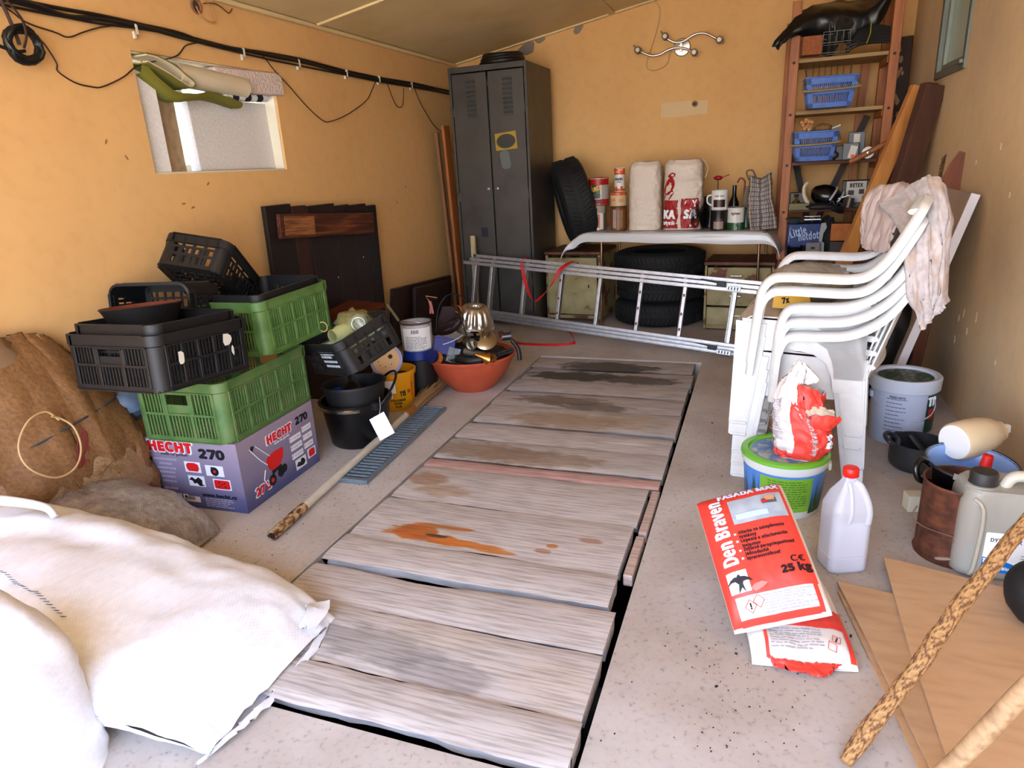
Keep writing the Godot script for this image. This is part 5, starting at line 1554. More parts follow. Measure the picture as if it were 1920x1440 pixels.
	obj("prongs", MB.new().tube([Vector3(0, 0, 0), Vector3(.005, .04, 0), Vector3(0, .07, 0)], .006, 6).tube([Vector3(.016, 0, 0), Vector3(.012, .04, 0), Vector3(.006, .07, 0)], .006, 6), mat(Color(.62, .36, .34), .5), pk)
	obj("wire", MB.new().tube([Vector3(0, .07, 0), Vector3(-.02, .10, 0), Vector3(.05, .09, 0)], .003, 6), mat(Color(.6, .42, .28), .5), pk)
	# white broom with twig bristles
	var br := thing("broom", "long white wooden broom with taped end and straw bristles lying on the floor", "broom", Vector3.ZERO)
	var A := Vector3(-1.545, .021, -1.637)
	var B := Vector3(-1.645, .03, -2.82)
	var hm := nmat([Color(.74, .70, .62), Color(.82, .79, .72)], Vector3(7, 7, 2), .55)
	obj("handle", MB.new().tube([A.lerp(B, .17), A.lerp(B, .6), B], .0165, 14), hm, br)
	obj("taped_end", MB.new().tube([A, A.lerp(B, .06), A.lerp(B, .12), A.lerp(B, .175)], func(t): return .019 + .001 * sin(t * 30.0), 14), nmat([[0.0, Color(.30, .14, .08)], [.46, Color(.34, .16, .10)], [.54, Color(.72, .60, .40)], [1.0, Color(.78, .67, .48)]], Vector3(9, 9, 5), .6, 0, .02, 14), br)
	obj("hollow_end", MB.new().tube([A + (A - B).normalized() * .0003, A + (A - B).normalized() * .001], .012, 12), M.dark, br)
	obj("binding", MB.new().tube([B.lerp(A, .02), B, B + (B - A).normalized() * .07], .024, 14), nmat([Color(.50, .30, .10), Color(.66, .44, .2)], Vector3(4, 4, 30), .6), br)
	var bs := MB.new()
	var rg := RandomNumberGenerator.new()
	rg.seed = 4
	var C := Vector3(-1.70, .04, -3.34)
	for k in 90:
		var a := rg.randf() * TAU
		var r := sqrt(rg.randf())
		var o := Vector3(cos(a) * r, sin(a) * r, 0)
		var e := C + Vector3(o.x * .062, maxf(o.y * .034, -.034), rg.randf_range(-.06, .05))
		bs.col = Color(.55, .42, .26).lerp(Color(1, .86, .62), rg.randf())
		bs.tube([B + o * .018 + Vector3(0, 0, -.03), B.lerp(e, .5) + o * .012 + Vector3(0, .004, 0), e], .0016, 3, false, false)
	var bsn := obj("bristles", bs, vc(mat(Color(.80, .72, .58), .8)), br)
	bsn.set_meta("kind", "stuff")
	# drain grate
	var gr := thing("drain_grate", "grey galvanised slotted drain grate lying beside the broom", "grate", Vector3(-1.544, .0, -2.54), Vector3(0, 3.6, 0))
	var gm := nmat([Color(.40, .45, .48), Color(.50, .54, .57)], Vector3(6, 6, 6), .5, .3)
	var ge := MB.new()
	for s in [-1, 1]: ge.box(Vector3(.0615 * s, .010, 0), Vector3(.014, .020, .885), .003)
	for s in [-1, 1]: ge.box(Vector3(0, .010, .436 * s), Vector3(.112, .020, .013), .003)
	obj("edge_frame", ge, gm, gr)
	for k in 30:
		var z := -.418 + .0288 * k
		obj("slat", MB.new().box(Vector3(0, .012, z), Vector3(.109, .010, .0150), .004), gm, gr)
	obj("underside", MB.new().box(Vector3(0, .002, 0), Vector3(.11, .003, .86)), mat(Color(.05, .055, .06), .9), gr)

func bowl() -> void:
	var c := Vector3(-1.52, 0, -3.385)
	var t := thing("terracotta_bowl", "wide terracotta plastic bowl heaped with old fittings and tools", "bowl", c)
	obj("body", MB.new().lathe([Vector2(0, 0), Vector2(.118, 0), Vector2(.125, .008), Vector2(.19, .075), Vector2(.232, .15), Vector2(.243, .182), Vector2(.252, .186), Vector2(.256, .198), Vector2(.250, .205), Vector2(.240, .198), Vector2(.222, .145), Vector2(.18, .08), Vector2(.11, .02), Vector2(0, .016)], 52), M.terra, t)
	var fill := MB.new()
	fill.at(c)
	blob(fill, Vector3(0, .18, 0), Vector3(.20, .075, .20), .3, 3.0, 2.0, 34, 16)
	solo("scrap_heap", fill, nmat([Color(.05, .045, .04), Color(.12, .10, .085), Color(.20, .16, .12)], Vector3(9, 9, 9), .6), "dark jumble of rags and scrap filling the terracotta bowl", "scrap")
	# fluted aluminium cake mould on its side in the pile
	var dm := thing("cake_mould", "dented fluted aluminium cake mould upside down on top of the bowl", "mould", c + Vector3(.02, .335, -.03), Vector3(6, 0, -8))
	var flute := func(a: float, y: float) -> float:
		return 1.0 + (.05 * cos(a * 16.0) if y > .036 and y < .125 else 0.0)
	var mp := [Vector2(.112, 0), Vector2(.113, .02), Vector2(.111, .032), Vector2(.103, .036), Vector2(.098, .07), Vector2(.085, .112), Vector2(.066, .135), Vector2(.045, .14), Vector2(.030, .132), Vector2(.026, .10)]
	obj("shell", MB.new().grid(func(u, v):
		var k: float = v * 9.0
		var q: Vector2 = mp[mini(int(k), 8)].lerp(mp[mini(int(k), 8) + 1], k - mini(int(k), 8))
		var a: float = u * TAU
		var rr: float = q.x * flute.call(a, q.y)
		return Vector3(cos(a) * rr, q.y, sin(a) * rr), 128, 27, true, true), mat(Color(.74, .70, .64), .3, .95), dm)
	obj("inside", MB.new().lathe([Vector2(.108, .002), Vector2(0, .004)], 24), M.dark, dm)
	obj("knob", MB.new().at(Vector3(-.075, .10, .06)).lathe([Vector2(0, -.016), Vector2(.015, -.006), Vector2(.015, .006), Vector2(0, .016)], 14), mat(Color(.50, .33, .18), .25, .9), dm)
	# brown leather strap and plastic handle
	var brown := mat(Color(.13, .05, .04), .4)
	solo("leather_strap", MB.new().tube(spl([c + Vector3(-.17, .36, .02), c + Vector3(-.10, .39, .06), c + Vector3(-.02, .43, .08), c + Vector3(.0, .41, .10), c + Vector3(-.05, .36, .12), c + Vector3(-.13, .335, .10), c + Vector3(-.19, .33, .06)], 8), .017, 8, false, true, .25), brown, "loop of dark brown leather strap left of the cake mould", "strap")
	solo("brown_flap", MB.new().at(c + Vector3(-.17, .36, -.08), Vector3(10, 20, -12)).prism(PackedVector2Array([Vector2(-.07, -.10), Vector2(.05, -.11), Vector2(.06, .07), Vector2(.02, .10), Vector2(-.04, .09)]), .012), mat(Color(.16, .07, .055), .7), "brown leather flap standing up behind the strap", "leather scrap")
	solo("wire_hoop", MB.new().tube(spl([c + Vector3(-.20, .22, .04), c + Vector3(-.20, .42, -.02), c + Vector3(-.16, .51, -.06), c + Vector3(-.08, .525, -.06), c + Vector3(-.02, .46, -.04), c + Vector3(-.02, .26, .03), c + Vector3(-.03, .17, .08)], 8), .004, 6), mat(Color(.10, .13, .14), .4, .5), "thin grey wire bucket handle arching over the bowl", "wire handle")
	solo("copper_ring", MB.new().tube(spl([c + Vector3(-.035, .47, .08), c + Vector3(-.02, .49, .08), c + Vector3(-.005, .48, .08), c + Vector3(-.0, .46, .08), c + Vector3(-.02, .45, .08), c + Vector3(-.035, .46, .08)], 6), .006, 6), mat(Color(.5, .26, .12), .3, .8), "coppery wire ring hooked at the shoulder of the cake mould", "ring")
	solo("bent_rod", MB.new().tube([c + Vector3(-.01, .46, .09), c + Vector3(.05, .34, .15), c + Vector3(.09, .26, .17)], .005, 6), mat(Color(.05, .05, .06), .4), "thin black rod slanting across the front of the cake mould", "rod")
	# white enamel plate edge and shell
	solo("enamel_dish", MB.new().lathe([Vector2(0, 0), Vector2(.07, .0), Vector2(.10, .018), Vector2(.11, .02), Vector2(.11, .024), Vector2(.07, .008), Vector2(0, .006)], 30), mat(Color(.78, .77, .74), .35), "white enamel dish under the leather strap", "dish", c + Vector3(-.10, .29, .03), Vector3(14, 0, 14))
	# blue plastic box, jar, clear case
	var bb := thing("blue_plastic_box", "bright blue plastic box tilted at the front of the bowl", "box", c + Vector3(-.10, .27, .13), Vector3(-24, 22, -14))
	obj("shell", MB.new().box(Vector3.ZERO, Vector3(.12, .09, .03), .004), mat(Color(.02, .10, .42), .45), bb)
	obj("lip", MB.new().box(Vector3(0, .045, .004), Vector3(.126, .008, .038), .002), mat(Color(.03, .13, .48), .45), bb)
	var jr := thing("sauce_jar", "small jar with orange label and blue lid lying at the bowl's front edge", "jar", c + Vector3(-.135, .225, .195), Vector3(62, 20, 22))
	obj("body", MB.new().lathe([Vector2(0, -.04), Vector2(.034, -.04), Vector2(.038, -.034), Vector2(.038, .016), Vector2(.032, .026)], 24), mat(Color(.30, .10, .04), .25), jr)
	obj("label", arc_band(MB.new(), .0384, -.03, .014, -2.4, 2.4), nmat([Color(.62, .16, .03), Color(.86, .50, .12), Color(.9, .8, .65)], Vector3(16, 16, 16), .4, 0, .02, 6), jr)
	obj("lid", MB.new().lathe([Vector2(.034, .02), Vector2(.037, .022), Vector2(.037, .042), Vector2(0, .043)], 24), mat(Color(.05, .10, .34), .35), jr)
	obj("bottom_print", MB.new().lathe([Vector2(0, -.0405), Vector2(.026, -.0404)], 18), mat(Color(.85, .82, .78), .4), jr)
	var cc := thing("clear_case", "empty clear plastic case standing between blue box and pipes", "case", c + Vector3(-.03, .235, .17), Vector3(-12, 40, -22))
	for k in 4: obj("wall", MB.new().box([Vector3(-.03, 0, 0), Vector3(.03, 0, 0), Vector3(0, -.04, 0), Vector3(0, 0, -.012)][k], [Vector3(.002, .08, .024), Vector3(.002, .08, .024), Vector3(.06, .002, .024), Vector3(.06, .08, .002)][k]), clear(Color(.6, .68, .72), .25, .08), cc)
	# pipes and hoses
	solo("grey_pipe", MB.new().tube([c + Vector3(.02, .245, .12), c + Vector3(.14, .23, .14)], .020, 12), mat(Color(.42, .38, .34), .4, .3), "short grey pipe lying across the pile to the left of the brass spouts", "pipe")
	solo("black_hose", MB.new().tube(spl([c + Vector3(.0, .22, .18), c + Vector3(.07, .215, .20), c + Vector3(.15, .225, .19)], 6), .024, 12), M.black, "thick black hose end behind the brass spouts", "hose")
	solo("rusty_elbow", MB.new().tube(spl([c + Vector3(.0, .285, .06), c + Vector3(.05, .295, .07), c + Vector3(.09, .28, .09)], 6), .028, 12), mat(Color(.26, .18, .13), .6, .4), "rusty pipe elbow under the cake mould", "pipe")
	# chrome fitting with slotted grille
	var gf := thing("grille_fitting", "round chrome fitting with a slotted grille at the right of the bowl", "fitting", c + Vector3(.125, .30, .075), Vector3(40, 10, -14))
	obj("dish", MB.new().lathe([Vector2(0, -.02), Vector2(.04, -.012), Vector2(.064, .0), Vector2(.066, .004), Vector2(.058, .010), Vector2(.03, .02), Vector2(0, .022)], 30), mat(Color(.66, .60, .50), .28, .95), gf)
	var sl := MB.new()
	for k in 7: sl.at(Vector3(-.03 + .01 * k, .0165 - absf(k - 3.0) * .0012, .018), Vector3(12, 0, 0)).box(Vector3.ZERO, Vector3(.005, .004, .045 - absf(k - 3.0) * .004), .001)
	obj("grille_slots", sl, mat(Color(.06, .04, .03), .7), gf)
	obj("collar", MB.new().at(Vector3(.0, .02, -.025)).lathe([Vector2(.024, 0), Vector2(.026, .03), Vector2(.018, .045), Vector2(0, .046)], 20), mat(Color(.55, .48, .38), .3, .9), gf)
	# brass spouts hanging over the rim
	for k in 2:
		var sp := thing("brass_spout", ["left of two brass spouts hanging over the bowl's front rim", "right of two brass spouts hanging over the bowl's front rim"][k], "spout", c + Vector3([.150, .198][k], [.235, .225][k], [.185, .155][k]), Vector3([60, 55][k], [-25, 10][k], [20, -35][k]))
		obj("horn", MB.new().lathe([Vector2(.006, .05), Vector2(.012, .03), Vector2(.022, .0), Vector2(.036, -.03), Vector2(.033, -.031), Vector2(.018, .0), Vector2(.006, .03)], 26), mat(Color(.72, .50, .24), .25, .95), sp)
	# wrench and tools at the right rim
	var wr := thing("pipe_wrench", "grimy pipe wrench with red handle leaning out at the right of the bowl", "wrench", c + Vector3(.20, .235, .0), Vector3(0, 25, 0))
	obj("handle", MB.new().box(Vector3(.0, .06, -.06), Vector3(.03, .022, .15), .006), mat(Color(.45, .07, .06), .45), wr)
	obj("jaw", MB.new().tube([Vector3(.0, .07, .01), Vector3(.05, .075, .02)], .022, 12), mat(Color(.28, .27, .26), .35, .8), wr)
	obj("shank", MB.new().tube(spl([Vector3(.05, .05, .03), Vector3(.08, .0, .04), Vector3(.085, -.06, .05)], 6), .013, 10), mat(Color(.16, .13, .12), .5, .5), wr)
	solo("tin_snips", MB.new().at(c + Vector3(.20, .215, .06), Vector3(0, 30, 12)).box(Vector3.ZERO, Vector3(.16, .012, .02), .004).box(Vector3(.01, .016, .012), Vector3(.14, .010, .016), .004), mat(Color(.20, .20, .21), .35, .8), "grey steel snips lying flat across the bowl's right rim", "tool")
	solo("shiny_can", MB.new().at(c + Vector3(.05, .275, .10), Vector3(70, 30, 0)).lathe([Vector2(0, 0), Vector2(.03, 0), Vector2(.03, .05), Vector2(.024, .052), Vector2(.022, .02), Vector2(0, .018)], 18), mat(Color(.45, .42, .36), .3, .8), "small open metal socket lying below the cake mould", "socket")
	solo("dark_valve", MB.new().at(c + Vector3(.075, .315, .10)).tube([Vector3(-.02, 0, 0), Vector3(.03, 0, 0)], .017, 10).tube([Vector3(.005, 0, 0), Vector3(.005, .035, .01)], .009, 8).tube([Vector3(-.018, .037, .01), Vector3(.028, .037, .01)], .006, 8), mat(Color(.08, .08, .09), .3, .7), "dark valve with cross handle between cake mould and chrome fitting", "valve")

# ---------- ladder ----------
func ladder() -> void:
	var O := Vector3(-1.6035, .0975, -4.52)
	var d := Vector3(.98179, -.06432, .17875)
	var bk := Vector3(.17912, 0, -.98383)
	var u := Vector3(.06328, .99793, .01152)
	var tl := deg_to_rad(10.5)
	var v := (bk * sin(tl) + u * cos(tl)).normalized()
	var w := d.cross(v).normalized()    # towards the viewer
	var t := thing("aluminium_ladder", "long aluminium extension ladder lying on its edge against the old cabinets", "ladder")
	t.transform = Transform3D(Basis(d, v, w), O)
	var am: Material = M.alu
	var rungs := [-.44, -.30, -.02, .27, .56, .85, 1.14, 1.45]
	for s in 3:   # widest section at the back
		var lo: float = [.012, .040, .068][s]
		var hi: float = [.462, .434, .406][s]
		var z: float = [-.035, .0, .035][s]
		var a: float = [-.47, -.50, -.53][s]
		var e: float = [1.62, 1.61, 1.60][s]
		for y in [lo, hi]:
			var m := MB.new()
			m.box(Vector3((a + e) * .5, y, z), Vector3(e - a, .0225, .006), .001)
			m.box(Vector3((a + e) * .5, y + .0095, z + .008), Vector3(e - a, .0035, .022), .001)
			m.box(Vector3((a + e) * .5, y - .0095, z + .008), Vector3(e - a, .0035, .022), .001)
			obj("rail", m, am, t)
			for q in [e + .004, a - .004]:
				obj("rail_cap", MB.new().box(Vector3(q, y, z + .006), Vector3(.014, .026, .032), .004), mat(Color(.50, .62, .68), .4) if q > 0 else M.black, t)
		for k in rungs.size():
			var x: float = rungs[k] + .012 * s
			var m := MB.new()
			m.box(Vector3(x, (lo + hi) * .5, z + .004), Vector3(.024, hi - lo - .02, .022), .004)
			obj("rung", m, am, t)
			if s == 2:
				var st := MB.new()
				for q in 3: st.at(Vector3(x, lo + .02 + (hi - lo - .04) * (.12 + .36 * q + .1 * nz(k * 3.0, q)), z + .0155)).box(Vector3.ZERO, Vector3(.012 + .006 * nz(k, q * 5.0), .018, .0008))
				if k in [3, 5, 6]: obj("stain", st, mat(Color(.42, .24, .16), .8), t)
	# locking hooks near the right end
	for y in [.434, .040]:
		var h := MB.new()
		h.box(Vector3(1.38, y, .026), Vector3(.055, .034, .024), .004)
		h.at(Vector3(1.31, y + .012, .03), Vector3(0, 0, -6)).box(Vector3.ZERO, Vector3(.12, .010, .012), .003)
		obj("locking_hook", h, mat(Color(.09, .09, .10), .4, .5), t)
		var pl := MB.new().box(Vector3(1.46, y - .02, .05), Vector3(.085, .028, .008), .002)
		obj("guide_plate", pl, mat(Color(.75, .77, .78), .4, .6), t)
		var nt := MB.new()
		for k in 4: nt.box(Vector3(1.432 + .018 * k, y - .02, .0545), Vector3(.008, .018, .002))
		obj("guide_slots", nt, mat(Color(.2, .2, .21), .5), t)
	# timber lath standing behind the left end
	solo("white_lath", MB.new().box(Vector3(0, .36, 0), Vector3(.038, .72, .022), .003), nmat([Color(.62, .55, .40), Color(.72, .66, .52)], Vector3(6, 2, 6), .7), "pale wooden lath standing upright behind the ladder's left end", "lath", Vector3(-2.07, 0, -4.79), Vector3(2, 0, -1.5))
	# red strap looped over the top rails, trailing on the floor
	var X := t.transform
	var rm := mat(Color(.72, .06, .07), .6)
	var sp := thing("red_strap", "red webbing strap looped over the ladder's top rails and trailing on the floor", "strap")
	var P := func(x: float, y: float, z: float) -> Vector3: return X * Vector3(x, y, z)
	var band := func(pts: Array, wd: Vector3) -> MB:
		var q := spl(pts, 8)
		var f := func(a: float, b: float) -> Vector3:
			var i := int(round(a * (q.size() - 1)))
			var tw := Vector3(wd.x * cos(a * 5.0), wd.y, wd.z * cos(a * 3.0))
			return q[i] + tw * (b - .5)
		return MB.new().sheet(f, q.size() - 1, 1, .0025)
	obj("webbing", band.call([P.call(-.03, .47, -.06), P.call(-.02, .485, .0), P.call(-.01, .44, .075), P.call(.03, .33, .085), P.call(.09, .22, .09), P.call(.135, .185, .09)], Vector3(.028, .0, .012)), rm, sp)
	obj("webbing", band.call([P.call(.135, .185, .09), P.call(.20, .25, .09), P.call(.26, .34, .085), P.call(.30, .43, .075), P.call(.345, .485, .0), P.call(.37, .475, -.05)], Vector3(.03, .006, .012)), rm, sp)
	obj("webbing", band.call([Vector3(-1.66, .075, -4.42), Vector3(-1.60, .012, -4.34), Vector3(-1.45, .005, -4.315), Vector3(-1.28, .005, -4.33), Vector3(-1.185, .006, -4.38), Vector3(-1.20, .03, -4.45), Vector3(-1.27, .09, -4.52), Vector3(-1.31, .11, -4.54)], Vector3(.01, .028, .008)), rm, sp)

# ---------- old cabinets, tyres, table ----------
func tyre(called: String, label: String, R: float, w: float, r: float, pos: Vector3, turn: Vector3, group := "") -> Node3D:  # axis along y
	var t := thing(called, label, "tyre", pos, turn, group)
	var prof := [Vector2(r, w * .12), Vector2(r + .006, .01), Vector2(r + .035, .004), Vector2(R - .055, .0), Vector2(R - .02, .012), Vector2(R - .006, .03)]
	var up := []
	for k in range(prof.size() - 1, -1, -1): up.append(Vector2(prof[k].x, w - prof[k].y))
	var all := prof + [Vector2(R - .002, w * .35), Vector2(R, w * .5), Vector2(R - .002, w * .65)] + up + [Vector2(r + .01, w * .84), Vector2(R - .05, w * .6), Vector2(R - .05, w * .4), Vector2(r + .01, w * .16), Vector2(r, w * .12)]
	obj("carcass", MB.new().lathe(all, 56), M.rubber, t)
	var tr := MB.new()
	for k in 64:
		var a := TAU * k / 64.0
		for q in [-1, 1]:
			tr.xf(Transform3D(Basis(Vector3.UP, -a) * Basis(Vector3.RIGHT, .45 * q), Vector3(cos(a) * (R + .001), w * .5 + q * w * .21, sin(a) * (R + .001)))).box(Vector3.ZERO, Vector3(.010, w * .30, R * TAU / 64.0 * .68), .002)
	for q in [-.06, .06]:
		var rg_ := MB.new()
	obj("tread_blocks", tr, M.rubber, t).set_meta("kind", "stuff")
	var rib := MB.new()
	for y in [.012, w - .012]:
		rib.at(Vector3(0, y, 0)).lathe([Vector2(R - .075, -.012 if y < .05 else .012), Vector2(R - .072, -.015 if y < .05 else .015), Vector2(R - .066, -.012 if y < .05 else .012)] if y > .05 else [Vector2(R - .066, -.012), Vector2(R - .072, -.015), Vector2(R - .075, -.012)], 48)
	obj("side_rib", rib, M.rubber, t)
	return t

func back_furniture() -> void:
	var old := nmat([[0.0, Color(.36, .19, .09)], [.36, Color(.44, .26, .13)], [.42, Color(.58, .52, .33)], [1.0, Color(.66, .61, .42)]], Vector3(1.6, 1.6, 1.6), .55, 0, .014, 17)
	var cream := nmat([[0.0, Color(.42, .34, .2)], [.22, Color(.58, .53, .36)], [1.0, Color(.66, .62, .45)]], Vector3(2, 2, 2), .55, 0, .012, 22)
	var rust := nmat([Color(.24, .11, .05), Color(.36, .19, .10), Color(.42, .27, .15)], Vector3(3, 3, 3), .6)
	# left cabinet with one door
	var c := thing("old_cabinet", "small old cream painted cabinet with a keyhole door behind the ladder", "cabinet", Vector3(-1.335, .03, -5.24), Vector3(0, -4, 0))
	var b := MB.new()
	b.box(Vector3(-.212, .255, 0), Vector3(.02, .50, .42), .004)
	b.box(Vector3(.212, .255, 0), Vector3(.02, .50, .42), .004)
	b.box(Vector3(0, .02, 0), Vector3(.405, .03, .42), .004)
	b.box(Vector3(0, .255, -.20), Vector3(.405, .46, .012))
	obj("body", b, old, c)
	obj("top", MB.new().box(Vector3(0, .515, 0), Vector3(.46, .03, .45), .010), rust, c)
	var dr := obj("door", MB.new().box(Vector3(-.004, .262, .213), Vector3(.40, .44, .018), .005), cream, c)
	obj("keyhole", MB.new().box(Vector3(.13, .265, .2225), Vector3(.010, .024, .002), .003), M.ink, dr)
	for x in [-.19, .19]:
		for z in [-.17, .17]: obj("leg", MB.new().box(Vector3(x, -.012, z), Vector3(.03, .036, .03), .003), rust, c)
	# right cabinet with three drawers
	var d := thing("drawer_cabinet", "old cream and brown cabinet with three worn drawers under the table", "cabinet", Vector3(-.115, .0, -5.10), Vector3(0, -4, 0))
	var b2 := MB.new()
	b2.box(Vector3(-.222, .24, 0), Vector3(.018, .46, .38), .004)
	b2.box(Vector3(.222, .24, 0), Vector3(.018, .46, .38), .004)
	b2.box(Vector3(0, .025, 0), Vector3(.426, .03, .38), .004)
	b2.box(Vector3(0, .24, -.18), Vector3(.426, .43, .012))
	obj("body", b2, old, d)
	obj("top", MB.new().box(Vector3(0, .478, -.005), Vector3(.475, .028, .41), .008), rust, d)
	var dm: Array = [old, cream, cream]
	for k in 3:
		var y: float = [.386, .245, .104][k]
		var q := obj("drawer", MB.new().box(Vector3(0, y, .188 + (.006 if k == 1 else 0.0)), Vector3(.420, .132 - (.008 if k == 1 else 0.0), .018), .005), dm[k], d)
		obj("handle", MB.new().box(Vector3(-.015, y + .01, .212), Vector3(.085, .014, .014), .005).box(Vector3(-.05, y + .01, .202), Vector3(.012, .012, .016)).box(Vector3(.02, y + .01, .202), Vector3(.012, .012, .016)), mat(Color(.80, .79, .74), .3, .8), q)
	for x in [-.2, .2]:
		for z in [-.15, .15]: obj("leg", MB.new().box(Vector3(x, .006, z), Vector3(.03, .012, .03)), rust, d)
	# tyres stacked under the table
	var names := ["lowest black tyre of the stack under the table", "second tyre from the bottom of the stack under the table", "top black tyre of the stack under the table, just below the plastic sheet"]
	for k in 3:
		tyre("car_tyre", names[k], .335, .178, .20, Vector3(-.71 + .01 * sin(k * 2.0), .004 + .182 * k, -5.23 + .008 * cos(k * 3.0)), Vector3(0, 40 * k, 0), "tyres under the table")
	tyre("car_tyre", "worn black tyre standing on the old cabinet against the locker", .325, .225, .195, Vector3(-1.475, .885, -5.19), Vector3(0, 22, 0) + Vector3(0, 0, -76))
	# table frame and the plastic sheet on it
	var yaw := -6.0
	var T := thing("folding_table", "narrow table on thin metal legs against the back wall", "table", Vector3(-.59, 0, -5.13), Vector3(0, yaw, 0))
	obj("table_top", MB.new().box(Vector3(0, .688, 0), Vector3(1.30, .022, .50), .004), mat(Color(.34, .32, .28), .5), T)
	var lg := mat(Color(.60, .47, .36), .3, .9)
	for s in [-1, 1]:
		obj("leg", MB.new().tube([Vector3(.50 if s < 0 else .62, 0, 0) * Vector3(s, 1, 1) + Vector3(0, .002, .235), Vector3((.49 if s < 0 else .61) * s, .66, .235), Vector3((.49 if s < 0 else .60) * s, .677, .22)], .009, 8), lg, T)
		obj("leg", MB.new().tube([Vector3((.50 if s < 0 else .62) * s, .002, -.22), Vector3((.49 if s < 0 else .61) * s, .677, -.22)], .009, 8), lg, T)
	var X := T.transform
	var rows := []
	for k in 6:
		var z: float = [-.25, -.05, .16, .25, .263, .262][k]
		var dy: float = [0, 0, .0, -.003, -.04, -.075][k]
		var row := []
		for i in 13:
			var x: float = [-.80, -.76, -.70, -.62, -.45, -.25, -.05, .15, .35, .55, .66, .72, .745][i]
			var dr2: float = [-.16, -.10, -.04, 0, 0, 0, 0, 0, 0, 0, -.012, -.08, -.15][i]
			var y := .7035 + minf(dr2, 0.0) + (dy if dr2 > -.05 else dy * .4)
			if k == 5: y += .012 * nz(x * 5.0, 2.0) + [.0, .0, .0, .01, .012, .005, .0, -.004, -.008, -.004, 0, 0, 0][i]
			var zz := z + (.04 if i < 2 else 0.0) * (1.0 if k < 3 else .4)
			row.append(X * Vector3(x, y, zz))
		rows.append(row)
	rows.reverse()
	var sm := mat(Color(.78, .78, .78), .22)
	sm.backlight_enabled = true
	sm.backlight = Color(.25, .25, .25)
	solo("plastic_sheet", drape(MB.new(), rows, 60, 26, .0025, .004, 6.0), sm, "shiny white plastic sheet draped over the table, its left end curling down", "plastic sheet")

func can_thing(label: String, r: float, h: float, p: Vector3, body: Color, bands: Array, lid: Color, texts: Array, called := "paint_can", turn := 0.0, metal := 0.0) -> Node3D:
	var t := thing(called, label, "can", p, Vector3(0, turn, 0))
	obj("body", MB.new().lathe([Vector2(0, .001), Vector2(r * .96, .001), Vector2(r, .004), Vector2(r * 1.012, .006), Vector2(r, .009), Vector2(r, h - .010), Vector2(r * 1.012, h - .007), Vector2(r * 1.012, h - .003), Vector2(r * .97, h), Vector2(r * .9, h - .002), Vector2(r * .9, h - .006), Vector2(0, h - .006)], 30), mat(body, .35, metal), t)
	for b in bands:
		obj("label", arc_band(MB.new(), r + .0006, h * b[0], h * b[1], b[3], b[4]), mat(b[2], .45), t)
	obj("lid", MB.new().lathe([Vector2(r * .93, h - .007), Vector2(r * .93, h - .001), Vector2(r * .85, h + .001), Vector2(r * .8, h - .002), Vector2(0, h - .002)], 28), mat(lid, .3, .7), t)
	for x in texts:
		var m := MB.new()
		letters(m, x[0], x[1], x[2], Transform3D(Basis(Vector3.BACK, x[5] if x.size() > 5 else 0.0), Vector3(0, h * x[3], 0)), 2, curl(r + .0012, x[6] if x.size() > 6 else 0.0))
		obj("lettering", m, mat(x[4], .5), t)
	return t

